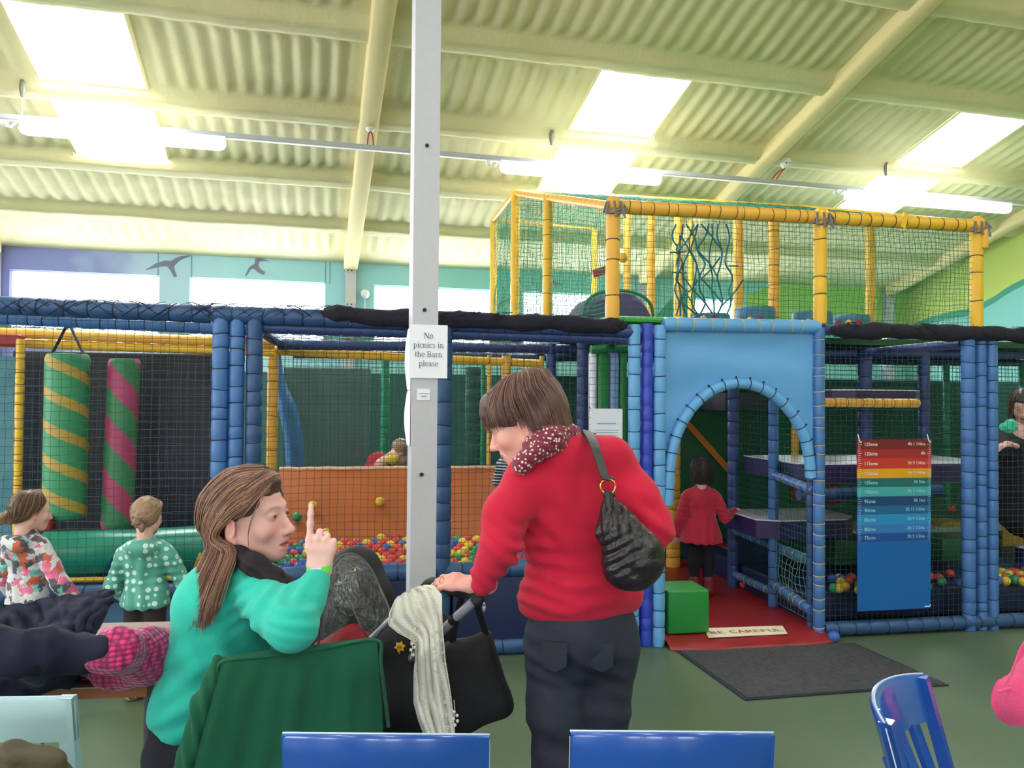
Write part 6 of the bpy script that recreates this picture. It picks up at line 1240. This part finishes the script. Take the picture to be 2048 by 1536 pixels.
# table with coats
ca, cb_ = G(296, 1370, .74), G(318, 1322, .74); t = thing('table', 'wood edged table with a mauve grey top carrying a pile of coats', 'table', Vector((-1.5, 2.3, 0)))
c0 = P(0, 1388, 1.0); tz = .74; q1_ = G(-560, 1398, tz); q0_ = G(294, 1371, tz); dv = (q0_-q1_).normalized(); pv = Vector((-dv.y, dv.x, 0)); dep = .62
m = MB(); m.prism([q1_+Vector((0, 0, -.004)), q0_+Vector((0, 0, -.004)), q0_+pv*dep+Vector((0, 0, -.004)), q1_+pv*dep+Vector((0, 0, -.004))], (0, 0, .004)); mk('laminate_top', m, mat('mauve_laminate', (168, 150, 150), .3, var=(30, .2, (150, 134, 136))), t, False)
m = MB(); zz = Vector((0, 0, -.03)); m.prism([q1_+zz, q0_+zz, q0_+pv*dep+zz, q1_+pv*dep+zz], (0, 0, .0255)); mk('wood_edge', m, mat('wood_edge', (150, 84, 48), .5, bump=(20, .2)), t, False)
for a, b_ in ((1.0, .1), (1.0, dep-.1)):
    m = MB(); c = q0_-dv*a+pv*b_; m.tube([Vector((c.x, c.y, tz-.03)), Vector((c.x, c.y, 0))], .022, 10); mk('leg', m, mat('table_leg', (60, 58, 60), .5), t)
    m = MB(); c = q1_+dv*a+pv*b_; m.tube([Vector((c.x, c.y, tz-.03)), Vector((c.x, c.y, 0))], .022, 10); mk('leg', m, mat('table_leg', (60, 58, 60), .5), t)
def on(u, v, dz=0): p = G(u, v, tz+dz); return p
C_navy = mat('navy_fleece', (25, 27, 50), .95, bump=(90, .15), var=(6, .4, (36, 38, 66)))
def ridged(sc_, amp, seed=0, an=(1, 1, 1)):
    def f(vs, nr): return np.array([(.35-abs(noise.noise(Vector((v[0]*sc_*an[0]+seed, v[1]*sc_*an[1], v[2]*sc_*an[2]))))*1.6)*amp+(.2-abs(noise.noise(Vector((v[0]*sc_*2.3+5, v[1]*sc_*2.3, v[2]*sc_*1.7))))*1.2)*amp*.4 for v in vs])
    return f
S_ = Sculpt(.0055)
S_.chain([on(-70, 1352, .05), on(40, 1346, .05), on(110, 1345, .03), on(168, 1343, .012), on(196, 1340, .004)], [.085, .07, .05, .028, .012], k=.05)
S_.chain([on(-60, 1310, .17), on(10, 1305, .165), on(55, 1300, .165), on(95, 1310, .12), on(125, 1330, .05)], [.06, .045, .04, .05, .045], k=.05)
S_.chain([on(85, 1310, .13), on(120, 1290, .165), on(165, 1285, .165), on(195, 1280, .18)], [.05, .035, .025, .01], k=.045)
S_.chain([on(100, 1322, .09), on(160, 1312, .125), on(205, 1300, .16)], [.04, .03, .012], k=.04); S_.cone(on(-60, 1362, .01), on(150, 1350, .008), .03, .02, k=.03); S_.clip(on(100, 1340, .002), (0, 0, -1))
sm('navy_coat', S_, C_navy, None, ridged(8, .022, 2, (1.5, 1, .7)))
nvy = [o for o in COL.objects if o.name == 'navy_coat'][0]
def coatsheet(L_, R_, D_, wav, nm='coat_panel', th=.006, seed=0):
    g = []
    for i in range(41):
        a = i/40; row = []
        for j in range(41):
            q = j/40; ul, vl, dl = interp_poly(L_, q); ur, vr, dr = interp_poly(R_, q); w = Vector((a*5+seed, q*4, 2)); rg_ = .5-abs(noise.noise(w))*1.6+.3*noise.noise(w*2.7)
            row.append(P(lerp(ul, ur, a), lerp(vl, vr, a)+3*noise.noise(w*1.7), lerp(dl, dr, a)-wav*rg_-.035*sin(pi*a)*sin(pi*q)))
        g.append(row)
    m = MB(); m.patch(g, 0, th); mk(nm, m, C_navy, nvy, ang=0)
coatsheet([(0, -70, 1215, 2.32), (.5, -80, 1300, 2.2), (1, -90, 1380, 2.13)], [(0, 92, 1206, 2.33), (.25, 112, 1262, 2.27), (.6, 150, 1310, 2.2), (.85, 192, 1334, 2.165), (1, 150, 1352, 2.14)], 0, .035, seed=1)
coatsheet([(0, 55, 1204, 2.33), (.4, 78, 1262, 2.25), (1, 104, 1322, 2.2)], [(0, 229, 1178, 2.34), (.35, 224, 1206, 2.31), (.7, 200, 1256, 2.26), (1, 150, 1318, 2.2)], 0, .028, seed=7)
for o in COL.objects:
    if o.name == 'navy_coat': tag(o, 'navy fleece coat heaped on the near left part of the table', 'coat')
C_mag = mat('magenta_quilting', (214, 24, 118), .6, attr=False, bump=None, sheen=.3); nt = C_mag.node_tree; b = nt.nodes['Principled BSDF']; tc = nt.nodes.new('ShaderNodeTexCoord'); mp = nt.nodes.new('ShaderNodeMapping'); mp.inputs['Scale'].default_value = (62, 62, 84); vo = nt.nodes.new('ShaderNodeTexVoronoi'); vo.inputs['Scale'].default_value = 1; vo.inputs['Randomness'].default_value = .12; bp = nt.nodes.new('ShaderNodeBump'); bp.inputs['Strength'].default_value = .9; bp.inputs['Distance'].default_value = .006; bp.invert = True
nt.links.new(tc.outputs['Object'], mp.inputs[0]); nt.links.new(mp.outputs[0], vo.inputs['Vector']); nt.links.new(vo.outputs['Distance'], bp.inputs['Height']); nt.links.new(bp.outputs[0], b.inputs['Normal']); cr = nt.nodes.new('ShaderNodeValToRGB'); cr.color_ramp.elements[0].position = .25; cr.color_ramp.elements[0].color = (*lin((236, 32, 132)), 1); cr.color_ramp.elements[1].position = .62; cr.color_ramp.elements[1].color = (*lin((120, 10, 70)), 1); nt.links.new(vo.outputs['Distance'], cr.inputs[0]); nt.links.new(cr.outputs[0], b.inputs['Base Color'])
S_ = Sculpt(.0055); S_.chain([on(160, 1330, .02), on(235, 1322, .06), on(300, 1318, .07), on(345, 1322, .05)], [.04, .062, .060, .05], k=.04); S_.chain([on(195, 1305, .14), on(235, 1300, .145), on(290, 1300, .11), on(345, 1310, .06)], [.035, .045, .05, .045], k=.05); S_.chain([on(150, 1342, .008), on(230, 1342, .010), on(290, 1338, .010)], [.012, .016, .02], k=.02); S_.chain([on(300, 1324, .05), on(326, 1328, .01), on(336, 1330, -.05), on(334, 1332, -.10)], [.05, .04, .03, .014], k=.03)
tag(sm('quilted_jacket', S_, C_mag, None, ridged(9, .016, 5, (1, 1, 1))), 'bright magenta quilted jacket hanging off the right end of the table', 'jacket')
t = thing('mobile_phone', 'mobile phone lying flat at the table edge under the magenta jacket', 'phone', on(200, 1348)); a, b_ = on(166, 1345, .004), on(214, 1353, .004); dvp = (b_-a); m = MB(); cc = (a+b_)/2; an = math.atan2(dvp.y, dvp.x); m.box(on(196, 1347, .005), (.13, .068, .008), Matrix.Rotation(.12, 3, 'Z'), 0, .003); mk('case', m, mat('silver_edge', (180, 180, 190), .3, .8), t); m = MB(); m.box(on(196, 1347, .0095), (.122, .06, .001), Matrix.Rotation(.12, 3, 'Z')); mk('screen', m, mat('dark_glass', (40, 30, 40), .08), t, False)
# brown garment at the bottom left, pink coat at the right edge
S_ = Sculpt(.006); S_.chain([P(-60, 1540, 1.5), P(20, 1532, 1.48), P(85, 1540, 1.5), P(120, 1560, 1.52)], [.03, .035, .03, .02], k=.03); S_.chain([P(-60, 1560, 1.5), P(80, 1570, 1.5)], [.05, .05]); S_.cone(P(0, 1600, 1.55), P(60, 1750, 1.6), .06, .05)
tag(sm('brown_jacket', S_, mat('brown_suede', (84, 74, 60), .9, bump=(60, .3)), None, folds([(P(20, 1530, 1.48), (.4, 0, 1), .03, .008, .1)], noise_disp(25, .006, 2))), 'brown suede jacket heaped at the bottom left corner below the pale chair', 'jacket')
C_pink = mat('pink_fabric', (226, 70, 128), .8, bump=(200, .3), sheen=.3); t = thing('pink_coat', 'pink coat hanging over a chair at the right edge of the picture', 'coat', P(2060, 1430, 2.0)); g = []
for i in range(21):
    a = i/20; row = []
    for j in range(21):
        q = j/20; ul = interp_poly([(0, 2062), (.3, 2036), (.6, 2012), (.68, 1999), (.85, 1996), (.95, 2006), (1, 2024)], q)[0]; ur = 2230; v = lerp(1258, 1432+14*a, q); row.append(P(lerp(ul, ur, a), v, 2.0+.03*sin(a*9+q*3)+.05*(a-.5)**2))
    g.append(row)
m = MB(); m.patch(g, 0, .025); mk('cloth', m, C_pink, t, ang=0); m = MB(); m.tube([P(u, v, 1.985) for u, v in ((1998, 1384), (2015, 1378), (2048, 1380), (2100, 1384))], .004, 6); m.tube([P(u, v, 1.985) for u, v in ((2052, 1280), (2040, 1300), (2022, 1350), (2008, 1372))], .003, 6); mk('seam', m, C_pink, t)
chair('blue chair at the right edge carrying the pink coat', 2136, 2.1, -pi/2, C_blue, w=.30, top=.90, lean=.05, bow=.008)

# pushchair
PC = thing('pushchair', 'black pushchair with clear rain cover between the two women', 'pushchair', Vector((-.35, 2.55, 0)))
M_alu = mat('brushed_aluminium', (196, 194, 208), .3, .6); M_gr = mat('black_foam_grip', (18, 16, 20), .7); M_fab = mat('black_canvas', (20, 19, 24), .85, bump=(200, .3))
n0, f0 = P(958, 1196, 2.07), P(858, 1168, 2.42); m = MB(); m.tube(spline([P(948, 1204, 2.07), n0, P(940, 1186, 2.10), P(905, 1180, 2.22), P(872, 1166, 2.36), f0, P(848, 1178, 2.43)], 30), .0165, 12); mk('handle', m, M_gr, PC)
for pts, nm in (((P(948, 1202, 2.07), P(911, 1236, 2.13)), 'tube'), ((P(908, 1239, 2.135), P(860, 1285, 2.22), P(815, 1325, 2.34)), 'tube'), ((P(850, 1176, 2.43), P(773, 1247, 2.42), P(700, 1320, 2.45)), 'tube')):
    m = MB(); m.tube(pts, .0125 if pts[0].y < 2.3 else .010, 12); mk('frame_tube', m, M_alu, PC)
m = MB(); m.tube([P(913, 1234, 2.125), P(905, 1242, 2.14)], .0145, 12); m.tube([P(902, 1232, 2.122), P(902, 1232, 2.116)], .003, 8); mk('joint', m, M_gr, PC)
# hood and seat
HD = Sculpt(.008); HD.ell(P(695, 1195, 2.62), (.10, .17, .125), frame3((.3, .3, 1)), k=.04); HD.chain([P(690, 1140, 2.62), P(735, 1200, 2.62), P(760, 1250, 2.60)], [.05, .07, .05], k=.04); HD.cone(P(660, 1260, 2.62), P(770, 1290, 2.55), .10, .09, k=.03); HD.cone(P(700, 1290, 2.6), P(780, 1400, 2.5), .12, .12, k=.03)
sm('hood', HD, mat('charcoal_hood', (20, 20, 23), .7, bump=(60, .3)), PC, noise_disp(10, .008, 4))
S_ = Sculpt(.008); S_.chain([P(800, 1300, 2.38), P(830, 1400, 2.36), P(800, 1500, 2.4)], [.075, .10, .11], k=.03); S_.cone(P(870, 1260, 2.42), P(860, 1480, 2.42), .06, .09, k=.04); S_.cone(P(760, 1480, 2.5), P(880, 1500, 2.45), .13, .10, k=.04); sm('seat', S_, M_fab, PC, noise_disp(9, .008, 1))
S_ = Sculpt(.006); S_.chain([P(655, 1300, 2.52), P(700, 1282, 2.50), P(740, 1300, 2.48), P(775, 1330, 2.44)], [.045, .045, .04, .03], k=.03); sm('blanket', S_, mat('red_blanket', (150, 30, 44), .8), PC, noise_disp(18, .008, 1))
# crumpled clear rain cover
M_film = bpy.data.materials.new('clear_film'); M_film.use_nodes = True; nt = M_film.node_tree; nt.nodes.remove(nt.nodes['Principled BSDF']); N = nt.nodes; L = nt.links; tr_n = N.new('ShaderNodeBsdfTransparent'); tr_n.inputs[0].default_value = (.86, .88, .9, 1); gl_n = N.new('ShaderNodeBsdfGlossy'); gl_n.inputs['Roughness'].default_value = .04; mx = N.new('ShaderNodeMixShader'); fr = N.new('ShaderNodeFresnel'); fr.inputs[0].default_value = 1.45
tc = N.new('ShaderNodeTexCoord'); nz = N.new('ShaderNodeTexNoise'); nz.inputs['Scale'].default_value = 34; nz.inputs['Detail'].default_value = 6; nz.inputs['Distortion'].default_value = 1.5; bp = N.new('ShaderNodeBump'); bp.inputs['Strength'].default_value = 1; bp.inputs['Distance'].default_value = .03; mx.inputs[0].default_value = .13
L.new(tc.outputs['Object'], nz.inputs['Vector']); L.new(nz.outputs['Fac'], bp.inputs['Height']); L.new(bp.outputs[0], gl_n.inputs['Normal']); L.new(tr_n.outputs[0], mx.inputs[1]); L.new(gl_n.outputs[0], mx.inputs[2]); L.new(mx.outputs[0], N['Material Output'].inputs[0])
outl = spline([P(636, 1310, 2.42), P(640, 1240, 2.44), P(652, 1165, 2.5), P(676, 1118, 2.55), P(706, 1108, 2.55), P(735, 1128, 2.53), P(760, 1175, 2.5), P(782, 1236, 2.45), P(768, 1290, 2.42), P(792, 1345, 2.38)], 220); cen = [lerp(P(672, 1180, 2.36).x, P(745, 1320, 2.3).x, 0)]*3; c0 = P(704, 1235, 2.33); g = []
for p in outl:
    row = []
    for j in range(71): q = j/70; w = p.lerp(c0, q); w.y = p.y+(c0.y-p.y)*sin(q*pi/2)**.8; row.append(w+Vector((0, 1, 0))*.014*noise.noise(w*16)+Vector((.3, 1, .3))*(.009*abs(noise.noise(w*34))+.005*abs(noise.noise(w*78))))
    g.append(row)
m = MB(); m.patch(g); mk('rain_cover', m, M_film, PC, ang=0); m = MB(); m.tube(outl, .0035, 6); m.tube([P(676, 1125, 2.45), P(690, 1180, 2.37), P(720, 1250, 2.33), P(752, 1300, 2.34)], .0025, 6); mk('cover_piping', m, mat('grey_piping', (74, 74, 80), .35), PC)
for x, y_, r in ((-.62, 2.75, .09), (-.62, 2.35, .09), (-.22, 2.85, .13), (-.10, 2.42, .13)):
    m = MB(); m.torus((x, y_, r), Vector((.2, 1, 0)), r-.018, .018, 28, 8); w = mk('wheel', m, M_gr, PC); m = MB(); m.tube([Vector((x, y_-.02, r)), Vector((x, y_+.02, r))], r*.35, 12); mk('hub', m, M_alu, w)
m = MB(); m.tube([Vector((-.10, 2.42, .13)), P(770, 1470, 2.4), Vector((-.62, 2.35, .09))], .011, 8); m.tube([Vector((-.22, 2.85, .13)), Vector((-.45, 2.75, .45)), Vector((-.62, 2.75, .09))], .011, 8); mk('chassis', m, M_alu, PC)
# black changing bag hung on the handle
t = thing('changing_bag', 'large black soft bag hanging from the pushchair handle', 'bag', P(950, 1476, 2.25)); ol = [(884, 1290), (905, 1282), (940, 1276), (972, 1264), (984, 1270), (990, 1290), (1002, 1330), (1014, 1368), (1026, 1398), (1027, 1418), (1016, 1432), (975, 1446), (938, 1466), (915, 1475), (880, 1475), (866, 1400)]
oc = [P(u, v, 2.22) for u, v in ol]; cen = sum(oc, Vector((0, 0, 0)))/len(oc); g = []; cl = spline(oc+[oc[0]], 70)
for p in cl: g.append([cen+(p-cen)*a+Vector((0, b, 0)) for a, b in ((0, -.055), (.5, -.052), (.8, -.045), (.93, -.03), (1, 0), (.95, .04), (.8, .055), (0, .06))])
m = MB(); m.patch(g); mk('bag_body', m, M_fab, t, ang=0); m = MB(); m.tube(spline([P(952, 1198, 2.09), P(958, 1225, 2.15), P(972, 1268, 2.22)], 10), .009, 6, 0, True, .3); m.tube(spline([P(925, 1190, 2.14), P(912, 1240, 2.2), P(905, 1284, 2.22)], 10), .009, 6, 0, True, .3); m.torus(P(968, 1214, 2.1), (1, .3, 0), .010, .002, 14, 5, 1); mk('strap', m, [M_fab, M_alu], t)
# cream lace scarf with pompoms over the handle
C_lace = patterned('cream_lace', 'dots', (228, 224, 214), [(196, 190, 180)], 150, .8, thr=.22, rnd=.9); lf = [(0, 790, 1199), (.06, 778, 1226), (.11, 776, 1250), (.17, 796, 1266), (.22, 822, 1280), (.27, 831, 1292), (.5, 829, 1350), (.7, 829, 1405), (.85, 838, 1440), (1, 852, 1476)]; rt = [(0, 848, 1172), (.04, 868, 1172), (.10, 883, 1190), (.3, 886, 1262), (.5, 892, 1325), (.7, 901, 1380), (.85, 907, 1430), (1, 911, 1478)]
g = []; NI, NJ = 44, 70
for i in range(NI+1):
    a = i/NI; row = []
    for j in range(NJ+1):
        q = j/NJ; ul, vl = interp_poly(lf, q); ur, vr = interp_poly(rt, q); u = lerp(ul, ur, a); v = lerp(vl, vr, a)-6*sin(pi*a)*(1-q)**6
        row.append(P(u, v, 2.09+.014*sin(a*14+q*2.5)*(.35+.65*q)+.007*sin(a*31-q*5)+.01*noise.noise(Vector((a*6, q*7, 1)))+.05*max(0, .1-q)*10*.3))
    g.append(row)
sc_t = thing('lace_scarf', 'cream lace scarf with bobble fringe draped over the pushchair handle', 'scarf', P(880, 1476, 2.15)); m = MB(); m.patch(g, 0, .003); mk('lace', m, C_lace, sc_t, ang=0)
m = MB(); m2 = MB()
for i in range(28):   # crochet edging down the right side and across the short end
    q = .28+.7*i/27; ur, vr = interp_poly(rt, q); m.torus(P(ur-3-10*(i % 3), vr, 2.072), (.1, 1, 0), .0035, .0012, 8, 4)
for i in range(16): a = i/15; m.torus(P(lerp(824, 848, a)+6*sin(i*2), lerp(1285, 1205, a), 2.072), (.1, 1, 0), .0035, .0012, 8, 4)
mk('crochet_edge', m, mat('cream_thread', (214, 206, 194), .9), sc_t)
for x, y_ in ((908, 1424), (914, 1431), (907, 1438), (915, 1442), (910, 1450), (824, 1288), (829, 1295), (822, 1300), (826, 1310)): m2.sphere(P(x, y_, 2.068), .0045, 0, 8, 6)
m2.tube([P(908, 1400, 2.07), P(910, 1424, 2.068), P(907, 1450, 2.068), P(909, 1464, 2.068)], .001, 4); m2.tube([P(826, 1282, 2.07), P(824, 1300, 2.068), P(821, 1318, 2.068)], .001, 4); mk('pompom', m2, mat('cream_thread', (214, 206, 194), .9), sc_t)
# daffodil pinned on the pushchair, muslin scrap
fc_ = P(800, 1293, 2.24); t = thing('daffodil', 'small yellow daffodil fixed to the pushchair beside the lace scarf', 'flower', fc_); m = MB()
for i in range(6):
    a = i*pi/3+.2; d = Vector((cos(a), 0, sin(a))); s_ = Vector((-sin(a), 0, cos(a))); m.add([fc_, fc_+d*.008+s_*.006-Vector((0, .002, 0)), fc_+d*.017-Vector((0, .001, 0)), fc_+d*.008-s_*.006-Vector((0, .002, 0))], [(0, 1, 2, 3)])
mk('petals', m, mat('daffodil_petal', (228, 200, 70), .6), t); m = MB(); m.tube([fc_, fc_-Vector((0, .008, 0)), fc_-Vector((0, .012, 0))], [.004, .0055, .007], 12, 0, False); m.tube([fc_, fc_+Vector((-.002, 0, -.02))], .0015, 5); mk('trumpet', m, mat('daffodil_trumpet', (232, 170, 40), .6), t)
